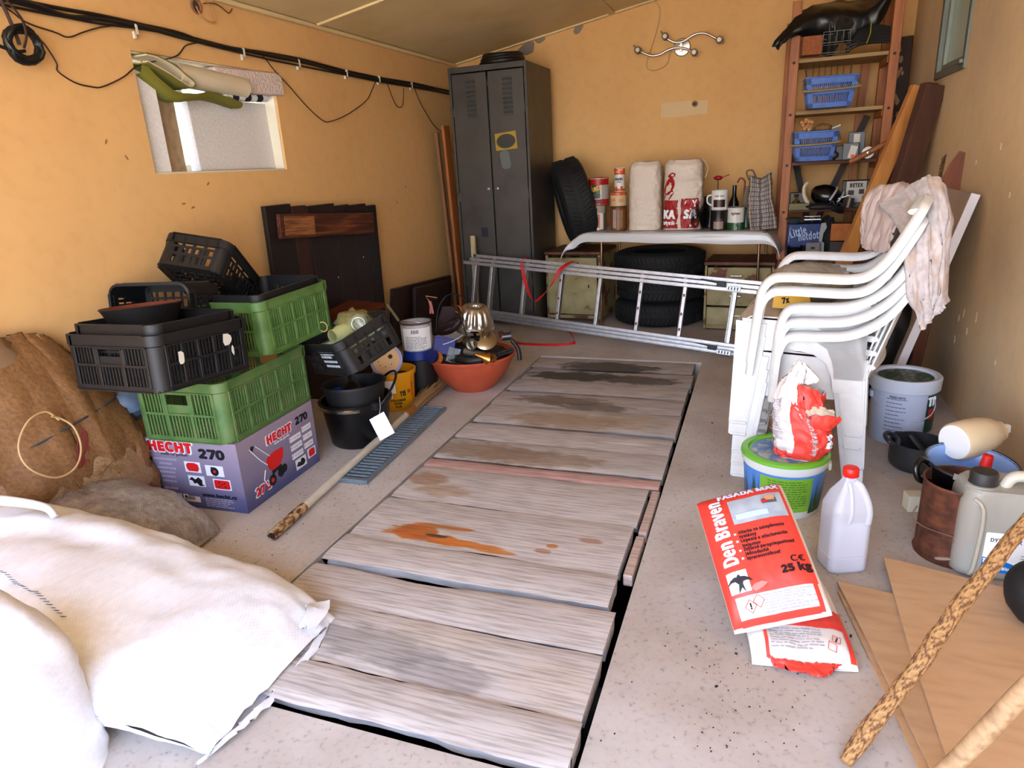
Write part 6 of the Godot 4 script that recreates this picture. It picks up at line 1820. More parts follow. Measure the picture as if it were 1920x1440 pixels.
func table_items() -> void:
	var X := Transform3D(Basis(Vector3.UP, deg_to_rad(-6.0)), Vector3(-.59, .7045, -5.13))
	var P := func(x: float, y: float, z: float) -> Vector3: return X * Vector3(x, y, z)
	var red := Color(.62, .06, .04)
	var wh := Color(.82, .80, .76)
	var org := Color(.78, .30, .06)
	can_thing("silver can with orange and grey label at the left end of the table", .062, .186, P.call(-.575, 0, .06), Color(.55, .52, .48), [[.08, .68, Color(.30, .36, .38), -1.2, -.2], [.06, .70, wh, -.2, .9], [.1, .66, org, .1, .45], [.70, .98, Color(.60, .55, .46), -1.3, 1.3]], Color(.6, .6, .58), [["O", .02, .022, .84, Color(.1, .1, .25)]], "paint_can", 0, .6)
	can_thing("big red and white varnish can standing on the silver can", .074, .195, P.call(-.565, .188, .06), wh, [[.0, .22, red, -1.6, 1.6], [.74, 1.0, red, -1.6, 1.6], [.24, .74, Color(.10, .30, .18), -.55, .35], [.24, .42, Color(.62, .52, .42), -.55, .35], [.22, .74, red, -1.2, -.62], [.22, .74, Color(.62, .60, .57), .5, 1.4]], Color(.45, .08, .05), [["FUREX", .030, .082, .60, Color(.85, .60, .10), .35, -.1], ["HYDO", .026, .09, .15, Color(.06, .04, .04), 0.0, .0]], "paint_can", 0, .2)
	can_thing("squat brown and white can below the cream one, beside the silver can", .060, .172, P.call(-.415, 0, .055), Color(.40, .22, .10), [[.02, .9, Color(.45, .26, .12), -1.4, 1.4], [.10, .88, wh, -.55, .0], [.12, .84, Color(.66, .60, .46), .1, .7], [.2, .5, Color(.05, .12, .35), -1.3, -.8], [.2, .5, red, -1.0, -.8]], Color(.5, .4, .3), [["x", .01, .02, .5, Color(.2, .3, .1)]])
	can_thing("cream and orange can stacked under the slim striped tin", .060, .10, P.call(-.415, .174, .055), Color(.72, .60, .42), [[.80, 1.0, org, -1.5, 1.5], [.06, .78, Color(.76, .66, .48), -1.4, 1.4], [.3, .55, org, .0, .8]], Color(.6, .3, .1), [["lak", .018, .04, .5, org, 0.0, -.5]])
	can_thing("slim white and orange striped tin on top of the cream can", .039, .17, P.call(-.405, .276, .055), wh, [[.72, .97, org, -1.5, 1.5], [.80, .86, Color(.9, .85, .75), -.9, .2], [.88, .94, Color(.9, .85, .75), -.2, .8], [.04, .14, org, -1.5, 1.5], [.14, .22, org, -.9, -.3], [.14, .24, org, .3, .8]], Color(.25, .3, .25), [["omalex", .020, .06, .55, Color(.10, .10, .25)], ["email", .009, .03, .42, Color(.3, .2, .3)]])
	can_thing("rusty brown can half hidden behind the striped tin", .05, .12, P.call(-.455, .0, -.08), Color(.30, .14, .09), [], Color(.3, .2, .1), [])
	# two big bags of plaster
	var bm := mat(Color(.80, .74, .67), .5)
	bm.heightmap_enabled = true
	bm.heightmap_texture = ntex(.02, [], 21, 256, 4)
	bm.heightmap_scale = .45
	tri3(bm, Vector3(3, 3, 3))
	var up_bag := func(w: float, h: float, dp: float, sd: float) -> Callable:
		return func(u: float, v: float) -> Vector3:
			var a := u * TAU
			var k := lerpf(1.0, .97, v)
			if v > .93: k *= lerpf(1.0, .82, (v - .93) / .07)
			var cx := signf(cos(a)) * pow(absf(cos(a)), .55)
			var cz := signf(sin(a)) * pow(absf(sin(a)), .55)
			var wob := .008 * nz(cx * 3.0 + sd, v * 9.0, cz * 3.0) + .006 * nz(cx * 8.0, v * 16.0 + sd, cz * 8.0)
			return Vector3(cx * w * .5 * k + wob, v * h + .012 * nz(cx * 2.0, sd, cz) * v, cz * dp * .5 * k + wob * 1.5)
	var g1 := thing("plaster_bag", "tall crumpled plain white bag standing on the table beside the cans", "bag", P.call(-.215, .002, .03))
	var f1: Callable = up_bag.call(.235, .475, .20, 1.0)
	obj("body", MB.new().grid(f1, 40, 44, true, true).grid(func(u, v): return (f1.call(u, 1.0) as Vector3).lerp(Vector3(0, .485, 0), v), 40, 4, true, true), bm, g1)
	var g2 := thing("plaster_bag", "white bag with red print standing right of the plain white bag", "bag", P.call(.055, .002, .0))
	var f2: Callable = up_bag.call(.275, .475, .22, 6.0)
	obj("body", MB.new().grid(f2, 40, 44, true, true).grid(func(u, v): return (f2.call(u, 1.0) as Vector3).lerp(Vector3(0, .485, 0), v), 40, 4, true, true), bm, g2)
	var redm := mat(Color(.60, .05, .06), .5)
	# front of the bag: u near .25 faces +z
	var front := func(x: float, y: float) -> Vector3:
		var cx := clampf(x / .1375, -.999, .999)
		var ca := signf(cx) * pow(absf(cx), 1.0 / .55)
		var a := acos(ca)
		var p: Vector3 = f2.call(a / TAU, clampf(y / .475, 0, 1))
		return p + Vector3(0, 0, .004)
	var pt := func(x0: float, x1: float, y0: float, y1: float) -> MB:
		return MB.new().grid(func(u, v): return front.call(lerpf(x0, x1, u), lerpf(y0, y1, v)), 26, 30)
	obj("red_panel", pt.call(-.132, -.03, .01, .205), redm, g2)
	obj("red_panel", pt.call(-.008, .115, .01, .215), redm, g2)
	var fig := MB.new()
	var fg := func(poly: Array, sc: float, o: Vector2) -> void:
		var q := PackedVector2Array()
		for k in 16: q.append(Vector2(cos(TAU * k / 16.0) * poly[0], sin(TAU * k / 16.0) * poly[1]).rotated(poly[2]) * sc + o)
		var b0 := fig.v.size()
		fig.xf(Transform3D.IDENTITY).prism(q, .001)
		fig.warp(func(p): return front.call(p.x, p.y) + Vector3(0, 0, p.z + .001), b0)
	fg.call([.026, .018, .3], 1.0, Vector2(-.078, .375))
	fg.call([.062, .034, 1.2], 1.0, Vector2(-.094, .30))
	fg.call([.05, .022, .9], 1.0, Vector2(-.098, .235))
	obj("red_figure", fig, redm, g2)
	var lt := MB.new()
	var wf := func(p: Vector3) -> Vector3: return front.call(p.x, p.y) + Vector3(0, 0, .002 + p.z)
	letters(lt, "KA", .056, .085, Transform3D(Basis.IDENTITY, Vector3(-.09, .108, 0)), 3, wf)
	letters(lt, "SA", .056, .085, Transform3D(Basis.IDENTITY, Vector3(.058, .108, 0)), 3, wf)
	letters(lt, "styrá!", .026, .075, Transform3D(Basis.IDENTITY, Vector3(-.092, .045, 0)), 2, wf)
	letters(lt, "Y", .045, .03, Transform3D(Basis.IDENTITY, Vector3(.085, .18, 0)), 2, wf)
	obj("lettering", lt, M.white, g2)
	var knot := MB.new().tube(spl([Vector3(.10, .47, .03), Vector3(.14, .46, .05), Vector3(.165, .41, .06), Vector3(.15, .35, .08)], 6), .004, 6)
	obj("tie_string", knot, mat(Color(.80, .72, .58), .7), g2)
	# twin roll of greenish mat standing on end
	var rl := thing("rolled_mat", "grey green mat rolled up double, standing on the table before the printed bag", "mat", P.call(.195, .0, .14))
	for s in 2:
		var pts := []
		for k in 64:
			var a := k * .42 * (1 if s == 0 else -1) + PI * s
			var r := .004 + k * .00044
			pts.append(Vector3(cos(a) * r * 1.0 + (-.031 if s == 0 else .031), .092 + sin(a) * r * 2.75, 0))
		obj("coil", MB.new().sheet(func(u, v): return (pts[int(round(u * 63))] as Vector3) + Vector3(0, 0, -.14 * v), 63, 2, .0032 if s == 0 else -.0032), mat(Color(.36, .34, .24) if s == 0 else Color(.30, .28, .21), .9), rl)
	can_thing("dark brown can with a blurred white picture, under the white cup", .057, .134, P.call(.325, 0, .12), Color(.10, .05, .035), [[.08, .45, Color(.55, .48, .44), -.6, .6], [.45, .6, Color(.30, .16, .10), -.3, .5]], Color(.75, .74, .7), [])
	var cu := thing("picture_mug", "white mug with dark photo print standing on the brown can", "mug", P.call(.325, .136, .12))
	obj("body", MB.new().lathe([Vector2(0, 0), Vector2(.052, 0), Vector2(.054, .004), Vector2(.055, .128), Vector2(.053, .131), Vector2(.05, .128), Vector2(.049, .01), Vector2(0, .01)], 30), mat(Color(.84, .83, .81), .25), cu)
	obj("picture", arc_band(MB.new(), .0555, .02, .07, -.75, .75), nmat([Color(.04, .02, .02), Color(.25, .05, .05), Color(.1, .07, .07)], Vector3(14, 14, 14), .4), cu)
	obj("handle", MB.new().tube(spl([Vector3(-.053, .10, 0), Vector3(-.08, .09, .0), Vector3(-.08, .05, 0), Vector3(-.053, .03, 0)], 6), .006, 8), mat(Color(.84, .83, .81), .25), cu)
	var ct := MB.new()
	letters(ct, "sebe man", .012, .06, Transform3D(Basis.IDENTITY, Vector3(0, .095, 0)), 1, curl(.0556))
	obj("lettering", ct, M.ink, cu)
	can_thing("white can with green lower band near the checked bag", .056, .148, P.call(.435, 0, .11), wh, [[.0, .34, Color(.10, .30, .13), -1.6, 1.6], [.02, .40, Color(.82, .84, .80), -.1, .6]], Color(.7, .7, .7), [["Agrimur", .016, .06, .74, Color(.15, .15, .17)], ["7x", .018, .03, .20, Color(.05, .15, .08), 0.0, .25]])
	can_thing("teal green tin hidden behind the white and green can", .05, .13, P.call(.49, 0, .0), Color(.05, .20, .16), [], Color(.1, .2, .2), [])
	can_thing("small brown glass jar standing behind the rolled mat", .045, .22, P.call(.235, 0, -.05), Color(.10, .05, .03), [], Color(.12, .1, .08), [], "glass_jar_brown")
	var bt := thing("dark_bottle", "dark green bottle behind the picture mug", "bottle", P.call(.40, 0, -.02))
	obj("body", MB.new().lathe([Vector2(0, 0), Vector2(.034, 0), Vector2(.034, .17), Vector2(.014, .22), Vector2(.014, .29), Vector2(0, .29)], 18), mat(Color(.03, .05, .03), .2), bt)
	obj("label", arc_band(MB.new(), .0345, .10, .15, -1, 1), mat(Color(.45, .42, .38), .5), bt)
	solo("clear_board", MB.new().box(Vector3(0, .14, 0), Vector3(.08, .28, .006), .001), clear(Color(.55, .52, .45), .65, .2), "cloudy plastic plate standing behind the green band can", "plate", P.call(.47, .0, -.09), Vector3(-12, 10, -8))
	var pf := thing("pink_flower", "red plastic flower clip on a stem behind the printed bag", "plastic flower", P.call(.27, .0, -.12))
	obj("stem", MB.new().tube([Vector3(0, 0, 0), Vector3(0, .33, 0)], .004, 6), mat(Color(.2, .25, .1), .5), pf)
	obj("head", blob(MB.new(), Vector3(0, .34, 0), Vector3(.03, .016, .02), .3, 3.0, 2.0, 14, 10), mat(Color(.60, .03, .06), .4), pf)
	obj("leaf", MB.new().tube([Vector3(.02, .34, 0), Vector3(.075, .36, 0)], .004, 6), mat(Color(.60, .03, .06), .4), pf)
	solo("red_hook", MB.new().tube(spl([Vector3(0, .25, 0), Vector3(0, .31, 0), Vector3(-.03, .33, 0), Vector3(-.05, .30, 0)], 6), .006, 6).tube([Vector3(0, 0, 0), Vector3(0, .25, 0)], .006, 6), mat(Color(.42, .04, .03), .5), "dark red hooked rod behind the dark bottle", "rod", P.call(.45, .0, -.14))
	# checked shopping bag
	var n := 96
	var im := Image.create(n, n, false, Image.FORMAT_RGB8)
	for y in n:
		for x in n:
			var c := Color(.62, .56, .50)
			var sx := x % 24
			var sy := y % 24
			if sx < 7: c = c.lerp(Color(.06, .05, .07), .55)
			if sy < 7: c = c.lerp(Color(.06, .05, .07), .55)
			if sx in [12, 13, 18]: c = c.lerp(Color(.15, .12, .18), .6)
			if sy in [12, 13, 18]: c = c.lerp(Color(.15, .12, .18), .6)
			im.set_pixel(x, y, c)
	var cm := imat(im, .55)
	cm.uv1_scale = Vector3(6, 3, 1)
	var cb := thing("checked_bag", "black and cream checked shopping bag leaning on the shelf upright", "bag", P.call(.61, .002, .10), Vector3(0, 0, 5))
	var f3 := func(u: float, v: float) -> Vector3:
		var a := u * TAU
		var k := lerpf(1.0, .86, v) * (1.0 + .10 * sin(v * 5.0 + cos(a)))
		var cx := signf(cos(a)) * pow(absf(cos(a)), .5)
		var cz := signf(sin(a)) * pow(absf(sin(a)), .5)
		return Vector3(cx * .088 * k + .012 * nz(v * 4.0, cx * 2.0), v * .33 + (.03 * absf(cx) * v * v), cz * .06 * k + .015 * nz(v * 5.0 + 9.0, cx * 2.0))
	obj("body", MB.new().grid(f3, 40, 40, true, true), cm, cb)
	obj("lining", MB.new().grid(func(u, v): return (f3.call(u, .97) as Vector3).lerp(Vector3(0, .25, 0), v), 40, 4, true, true), mat(Color(.12, .11, .11), .6), cb)
	for s in [-1, 1]:
		var ppts := []
		for k in 9: ppts.append((f3.call(.25 + .12 * s, k / 8.0) as Vector3) + Vector3(0, 0, .003))
		obj("piping", MB.new().tube(spl(ppts, 4), .003, 5), mat(Color(.75, .68, .58), .6), cb)
	obj("handle", MB.new().tube(spl([Vector3(-.07, .33, .03), Vector3(-.085, .385, .04), Vector3(-.05, .39, .04), Vector3(-.03, .345, .05)], 6), .010, 8, false, true, .4), cm, cb)
	obj("handle", MB.new().tube(spl([Vector3(.075, .34, .03), Vector3(.07, .375, .03), Vector3(.04, .37, .03), Vector3(.035, .34, .04)], 6), .009, 8, false, true, .4), mat(Color(.72, .66, .58), .6), cb)

# ---------- wooden shelf in the back right corner ----------
func wire(pts: Array, r := .002) -> MB:
	return MB.new().tube(pts, r, 5)

func basket(label: String, pos: Vector3, turn: Vector3, W: float) -> Node3D:
	var m := nmat([Color(.19, .36, .66), Color(.24, .42, .74)], Vector3(5, 5, 5), .42)
	var t := thing("shopping_basket", label, "basket", pos, turn)
	var H := .175
	var D := .20
	var tp := .80   # bottom size against the top
	for k in 4:
		var long := k % 2 == 0
		var S := W if long else D
		var off := (D if long else W) * .5
		var B := Basis(Vector3.UP, k * PI * .5)
		var lean := atan((off - off * tp) / H)
		var x := Transform3D(B, Vector3.ZERO) * Transform3D(Basis(Vector3.RIGHT, lean), Vector3(0, 0, off * tp))
		var p := MB.new().xf(x)
		var hl := H / cos(lean)
		var wid := func(y: float) -> float: return S * lerpf(tp, 1.0, y / hl)
		var bnd := func(y0: float, y1: float) -> void:
			var a: float = wid.call(y0) * .5
			var b: float = wid.call(y1) * .5
			p.prism(PackedVector2Array([Vector2(-a, y0), Vector2(a, y0), Vector2(b, y1), Vector2(-b, y1)]), .005)
		bnd.call(0.0, .028); bnd.call(hl - .038, hl); bnd.call(hl * .5 - .007, hl * .5 + .007)
		for s in [-1, 1]:
			var a: float = wid.call(0.0) * .5
			var b: float = wid.call(hl) * .5
			var q := PackedVector2Array([Vector2(a * .80, 0), Vector2(a, 0), Vector2(b, hl), Vector2(b * .80, hl)])
			if s < 0:
				for i in 4: q[i].x = -q[i].x
			p.prism(q, .005)
		var w := obj("side_wall", p, m, t)
		var sl := MB.new().xf(x)
		var n := int(S / .0115)
		for i in n:
			var u := (i + .5) / n - .5
			sl.bar(Vector3(u * S * tp, .02, 0), Vector3(u * S, hl - .03, 0), .0042, .004, Vector3.BACK)
		obj("slats", sl, m, w).set_meta("kind", "stuff")
	obj("base", MB.new().box(Vector3(0, .003, 0), Vector3(W * tp, .006, D * tp)), m, t)
	var rim := MB.new()
	for s in [-1, 1]:
		rim.box(Vector3(0, H, s * D * .5), Vector3(W + .012, .010, .012), .003)
		rim.box(Vector3(s * W * .5, H, 0), Vector3(.012, .010, D), .003)
	obj("rim", rim, m, t)
	obj("handle", MB.new().tube(spl([Vector3(-W * .5 - .004, .16, .02), Vector3(-W * .5 - .012, .11, .10), Vector3(-W * .5 + .004, .098, .118), Vector3(0, .098, .120), Vector3(W * .5 - .004, .106, .118), Vector3(W * .5 + .010, .116, .10), Vector3(W * .5 + .004, .16, .02)], 6), .0075, 8), mat(Color(.52, .46, .32), .5), t)
	return t

func shelf() -> void:
	var wd: Material = M.orangewood
	var t := thing("wooden_shelf", "tall reddish wooden shelf rack with six shelves in the back right corner", "shelf rack", Vector3(0, 0, 0))
	var zf := -5.06
	var zb := -5.44
	for q in [[.137, zf, 2.085], [.705, zf, 2.14], [.118, zb, 2.02], [.705, zb, 2.10]]:
		obj("post", MB.new().box(Vector3(q[0], q[2] * .5, q[1]), Vector3(.056, q[2], .034), .003), wd, t)
	var ys := [1.752, 1.442, 1.128, .826, .500, .19]
	var light := wood([Color(.50, .38, .22), Color(.62, .49, .30), Color(.68, .55, .36)], Vector3(.5, 6, 6), .65, 11)
	var red := wood([Color(.33, .15, .07), Color(.42, .20, .10)], Vector3(.5, 6, 6), .6, 12)
	for k in ys.size():
		obj("shelf_board", MB.new().box(Vector3(.421, ys[k] - .012, (zf + zb) * .5), Vector3(.508, .024, .40), .003), light if k < 2 else red, t)
		for s in [.160, .682]: obj("cleat", MB.new().box(Vector3(s, ys[k] - .045, (zf + zb) * .5), Vector3(.020, .038, .34), .002), wd, t)
		for s in [.137, .705]:
			obj("screw", MB.new().at(Vector3(s, ys[k] - .02, zf + .017), Vector3(90, 0, 0)).lathe([Vector2(.009, 0), Vector2(.008, .003), Vector2(0, .004)], 10), mat(Color(.16, .08, .05), .5, .4), t)
	var dk: Material = M.darkwood
	obj("brace", MB.new().bar(Vector3(.19, 1.18, zb - .03), Vector3(.37, .50, zb - .03), .042, .018, Vector3.BACK), dk, t)
	obj("brace", MB.new().bar(Vector3(.64, 1.40, zb - .03), Vector3(.30, .50, zb - .03), .042, .018, Vector3.BACK), dk, t)
	obj("brace", MB.new().bar(Vector3(.60, 1.75, zb - .052), Vector3(.575, .5, zb - .052), .05, .02, Vector3.BACK), wd, t)
	# top shelf
	var br := MB.new()
	br.box(Vector3.ZERO, Vector3(.115, .108, .13), .006)
	solo("hollow_brick", br, nmat([Color(.52, .28, .16), Color(.62, .36, .22)], Vector3(7, 7, 7), .9, 0, .02, 3, .3), "orange clay brick at the left end of the shelf's top board", "brick", Vector3(.228, 1.808, -4.975), Vector3(0, 4, 0))
	var fl := thing("black_foil", "crumpled black plastic foil stretched across the very top of the shelf", "plastic foil", Vector3.ZERO)
	obj("sheet", drape(MB.new(), [
		[Vector3(.0, 1.83, -5.0), Vector3(.09, 1.95, -5.02), Vector3(.19, 2.045, -5.10), Vector3(.33, 2.09, -5.24), Vector3(.5, 2.08, -5.25), Vector3(.60, 2.12, -5.2), Vector3(.70, 2.22, -5.1)],
		[Vector3(.03, 1.815, -4.96), Vector3(.10, 1.90, -4.97), Vector3(.22, 1.96, -5.0), Vector3(.36, 1.99, -5.02), Vector3(.5, 1.965, -5.05), Vector3(.6, 2.02, -5.05), Vector3(.70, 2.18, -5.05)],
		[Vector3(.03, 1.805, -4.96), Vector3(.11, 1.875, -4.98), Vector3(.22, 1.87, -5.03), Vector3(.36, 1.83, -5.06), Vector3(.5, 1.80, -5.08), Vector3(.61, 1.90, -5.08), Vector3(.69, 2.13, -5.06)]], 48, 16, .003, .020, 7.0, 3.0), mat(Color(.025, .027, .03), .36), fl)
	solo("wrapped_roll", MB.new().tube([Vector3(.32, 1.80, -5.14), Vector3(.36, 1.86, -5.08), Vector3(.415, 1.935, -5.0)], func(k): return .058 - .006 * k, 22), mat(Color(.17, .17, .16), .28), "grey film wrapped roll lying slanted on the top shelf, its round end towards the room", "roll")
	solo("roll_core", MB.new().tube([Vector3(.414, 1.934, -5.003), Vector3(.4165, 1.938, -4.995)], .018, 14), M.dark, "dark hollow at the end of the grey wrapped roll", "roll core")
	var wb := thing("wire_basket", "small silvery wire basket on the top shelf between brick and tubes", "wire basket", Vector3(.365, 1.756, -4.95))
	var wm := mat(Color(.45, .45, .43), .35, .8)
	for z in [-.06, .05]:
		for y in [.0, .055, .115]: obj("wire", wire([Vector3(-.075, y, z), Vector3(.075 + y * .1, y, z)]), wm, wb)
	for k in 5:
		var x := -.075 + .037 * k
		obj("wire", wire([Vector3(x, .115, -.06), Vector3(x, 0, -.06), Vector3(x, 0, .05), Vector3(x, .115, .05)]), wm, wb)
	obj("hook", wire(spl([Vector3(-.045, .115, .05), Vector3(-.045, .16, .05), Vector3(-.035, .165, .05), Vector3(-.032, .14, .05), Vector3(-.02, .14, .05), Vector3(-.02, .165, .05), Vector3(-.015, .12, .05)], 4)), wm, wb)
	var tb := thing("tube_bundle", "bundle of thin black tubes bent over on the right of the top shelf", "tube bundle", Vector3.ZERO)
	for k in 11:
		var q := float(k) / 10.0
		obj("tube", MB.new().tube(spl([Vector3(.425 + .02 * q, 1.762 + .010 * (k % 3), -4.98 - .02 * (k % 2)), Vector3(.49, 1.79 + .075 * q, -4.97 - .03 * q), Vector3(.57, 1.80 + .095 * q, -4.99 - .03 * q), Vector3(.665, 1.795 + .08 * q, -5.0 - .04 * q)], 6), .0085, 7), mat(Color(.035, .04, .038), .4), tb)
	obj("yellow_tie", MB.new().tube([Vector3(.535, 1.79, -4.955), Vector3(.55, 1.845, -4.95), Vector3(.552, 1.90, -4.97)], .003, 5), mat(Color(.62, .56, .08), .5), tb)
	# second shelf: wire rack and blue basket
	var rk := thing("black_wire_rack", "black wire dish rack standing behind the upper blue basket", "rack", Vector3(.35, 1.446, -5.17))
	var bm := mat(Color(.03, .03, .03), .4)
	obj("frame_wire", MB.new().tube(spl([Vector3(-.12, .16, .0), Vector3(-.135, .265, .0), Vector3(-.12, .29, 0), Vector3(.12, .292, 0), Vector3(.135, .265, 0), Vector3(.12, .0, .0)], 4), .004, 6), bm, rk)
	for k in 6: obj("wire", wire([Vector3(-.09 + .036 * k, 0, 0), Vector3(-.09 + .036 * k, .29, 0)], .0022), bm, rk)
	basket("upper blue slatted basket with beige handle on the second shelf", Vector3(.352, 1.446, -4.985), Vector3(0, 3, 0), .295)
	# third shelf: blue basket with bits, boxes, spool
	basket("lower blue slatted basket heaped with wooden bits on the third shelf", Vector3(.29, 1.132, -4.985), Vector3(0, 2, 0), .26)
	var wbm := wood([Color(.62, .40, .22), Color(.78, .56, .34)], Vector3(9, 9, 9), .7, 15)
	var pile := thing("wood_bundle", "bundle of pale wooden dowel ends in the lower blue basket", "wood offcuts", Vector3(.235, 1.335, -4.95))
	for k in 11:
		var a := k * 2.4
		var r := .011 * sqrt(k)
		obj("dowel", MB.new().tube([Vector3(cos(a) * r, sin(a) * r + .02, -.05), Vector3(cos(a) * r, sin(a) * r + .02, .03)], .011, 8), wbm, pile)
	solo("sponge_lump", blob(MB.new(), Vector3.ZERO, Vector3(.055, .03, .05), .25, 3.0, 8.0), nmat([Color(.42, .30, .16), Color(.58, .44, .26)], Vector3(9, 9, 9), .95), "tan fluffy lump beside the dowels in the lower blue basket", "sponge", Vector3(.335, 1.325, -4.97))
	solo("white_scraper", MB.new().box(Vector3.ZERO, Vector3(.05, .008, .03), .002), M.white, "white plastic scraper edge on the lower blue basket's corner", "scraper", Vector3(.405, 1.33, -4.93), Vector3(0, 10, 20))
	solo("basket_filling", blob(MB.new(), Vector3.ZERO, Vector3(.105, .085, .075), .12, 4.0, 2.0, 24, 14, .6), nmat([Color(.30, .22, .15), Color(.55, .44, .33), Color(.15, .12, .10)], Vector3(14, 14, 14), .9), "mixed small parts filling the lower blue basket", "small parts", Vector3(.29, 1.235, -4.985))
	var tagm := mat(Color(.78, .76, .70), .6)
	for q in [["black box with a white square tag, tallest on the third shelf", .545, 1.128, -5.06, .095, .165, .12, -6.0, [.0, .035, .035, .07]], ["small black box with slanted white label in front of the tall black box", .505, 1.128, -4.945, .09, .10, .06, -8.0, [.012, -.005, .04, .075]], ["little dark box with narrow white printed tag beside the lower blue basket", .447, 1.128, -4.955, .06, .085, .06, 0.0, [.022, .005, .017, .07]]]:
		var b := thing("black_box", q[0], "box", Vector3(q[1], q[2], q[3]), Vector3(0, q[7], 0))
		obj("carton", MB.new().box(Vector3(0, q[5] * .5, 0), Vector3(q[4], q[5], q[6]), .003), mat(Color(.03, .03, .032), .4), b)
		obj("tag", MB.new().at(Vector3(q[8][0], q[5] * .5 + q[8][1], q[6] * .5 + .0008), Vector3(0, 0, -12 if q[4] == .09 else 0)).box(Vector3.ZERO, Vector3(q[8][2], q[8][3], .001)), tagm, b)
		if q[4] == .06:
			var m := MB.new()
			letters(m, "BDKB", .010, .045, Transform3D(Basis(Vector3.BACK, PI * .5), Vector3(.022, .048, .0318)), 2)
			obj("lettering", m, M.ink, b)
		if q[4] == .09: obj("red_print", MB.new().at(Vector3(.014, .02, .0318)).box(Vector3.ZERO, Vector3(.022, .02, .0006)), M.red, b)
	solo("small_motor", MB.new().at(Vector3(0, .03, 0), Vector3(90, 0, 0)).lathe([Vector2(0, -.03), Vector2(.028, -.03), Vector2(.03, .02), Vector2(.015, .03), Vector2(0, .03)], 18), mat(Color(.09, .09, .10), .4, .4), "small dark round motor between lower basket and black boxes", "motor", Vector3(.415, 1.13, -4.95))
	var rl := thing("chalk_reel", "white reel on a wooden stick lying across the edge of the third shelf", "reel", Vector3(.592, 1.165, -4.86))
	obj("stick", MB.new().tube([Vector3(-.10, -.052, .02), Vector3(0, 0, .024), Vector3(.098, .052, .02)], func(k): return .0145 + .004 * sin(k * PI), 12), wood([Color(.50, .28, .12), Color(.62, .38, .18)], Vector3(8, 8, 8), .5, 16), rl)
	obj("disc", MB.new().at(Vector3(0, 0, -.004), Vector3(90, 0, 0)).lathe([Vector2(0, -.012), Vector2(.034, -.012), Vector2(.036, 0), Vector2(.034, .012), Vector2(.024, .013), Vector2(0, .013)], 26), M.white, rl)
	obj("hub", MB.new().at(Vector3(0, 0, .036), Vector3(90, 0, 0)).lathe([Vector2(.009, 0), Vector2(.009, .006), Vector2(.005, .007), Vector2(0, .004)], 14), M.chrome, rl)
	# fourth shelf
	var sc := thing("kitchen_scale", "brass balance weight on a yellow box at the left of the fourth shelf", "scale", Vector3(.225, .828, -4.95))
	obj("box", MB.new().box(Vector3(0, .022, 0), Vector3(.125, .044, .12), .003), mat(Color(.36, .33, .05), .5), sc)
	obj("tin", MB.new().box(Vector3(-.01, .075, -.03), Vector3(.095, .07, .06), .006), mat(Color(.12, .08, .06), .4), sc)
	obj("weight", MB.new().at(Vector3(-.02, .044, .035)).lathe([Vector2(0, 0), Vector2(.022, 0), Vector2(.024, .012), Vector2(.012, .02), Vector2(.006, .035), Vector2(.014, .045), Vector2(.016, .055), Vector2(0, .058)], 20), mat(Color(.62, .50, .26), .22, .95), sc)
	var hl := thing("hockey_helmet", "black helmet with white stripes on the fourth shelf", "helmet", Vector3(.365, .835, -4.97), Vector3(0, 0, -22))
	obj("shell", blob(MB.new(), Vector3(0, .075, 0), Vector3(.105, .07, .085), .05, 2.0, 1.0, 30, 18), mat(Color(.025, .025, .03), .25), hl)
	for s in 2:
		var pts := []
		for k in 11:
			var a := lerpf(-.2, PI * .75, k / 10.0)
			pts.append(Vector3((.02 + .05 * s) + .012 * sin(a), .075 + .072 * sin(a) * sqrt(1.0 - pow((.02 + .05 * s) / .105, 2)), .088 * cos(a) * sqrt(1.0 - pow((.02 + .05 * s) / .105, 2))))
		obj("stripe", MB.new().tube(spl(pts, 3), .011, 8, false, true, .5), mat(Color(.72, .74, .78), .4), hl)
	obj("brim", MB.new().tube(spl([Vector3(.02, .03, .09), Vector3(.08, .02, .08), Vector3(.125, .02, .02), Vector3(.12, .02, -.05)], 5), .014, 8), M.black, hl)
	solo("horn_handle", MB.new().tube(spl([Vector3(.268, 1.0, -4.93), Vector3(.248, .97, -4.925), Vector3(.252, .92, -4.92), Vector3(.275, .875, -4.915), Vector3(.288, .868, -4.91)], 6), func(k): return .010 + .006 * k, 10), mat(Color(.74, .68, .58), .45), "curved cream handle leaning against the black helmet", "handle")
	var bx := thing("instrument_box", "dark brown box with a white printed card, right of the helmet", "box", Vector3(.575, .828, -5.0), Vector3(0, -5, 0))
	obj("carton", MB.new().box(Vector3(0, .085, -.03), Vector3(.19, .17, .10), .004), mat(Color(.075, .05, .04), .5), bx)
	obj("card", MB.new().box(Vector3(-.012, .10, .0215), Vector3(.115, .13, .002)), mat(Color(.70, .68, .64), .6), bx)
	var bt := MB.new()
	letters(bt, "BETEX", .024, .075, Transform3D(Basis.IDENTITY, Vector3(-.012, .140, .0229)), 2)
	obj("lettering", bt, M.ink, bx)
	var bp := MB.new()
	bp.box(Vector3(-.04, .095, .0228), Vector3(.035, .03, .0006)); bp.box(Vector3(.02, .10, .0228), Vector3(.03, .03, .0006))
	obj("picture", bp, mat(Color(.18, .09, .07), .6), bx)
	solo("grey_bottle", MB.new().lathe([Vector2(0, 0), Vector2(.04, 0), Vector2(.042, .07), Vector2(.03, .085), Vector2(0, .09)], 20), mat(Color(.40, .41, .43), .4), "rounded grey container at the right end of the fourth shelf", "container", Vector3(.635, .828, -4.93))
	var mt := thing("brace_drill", "steel hand drill lying in front of the instrument box", "drill", Vector3(.475, .845, -4.91))
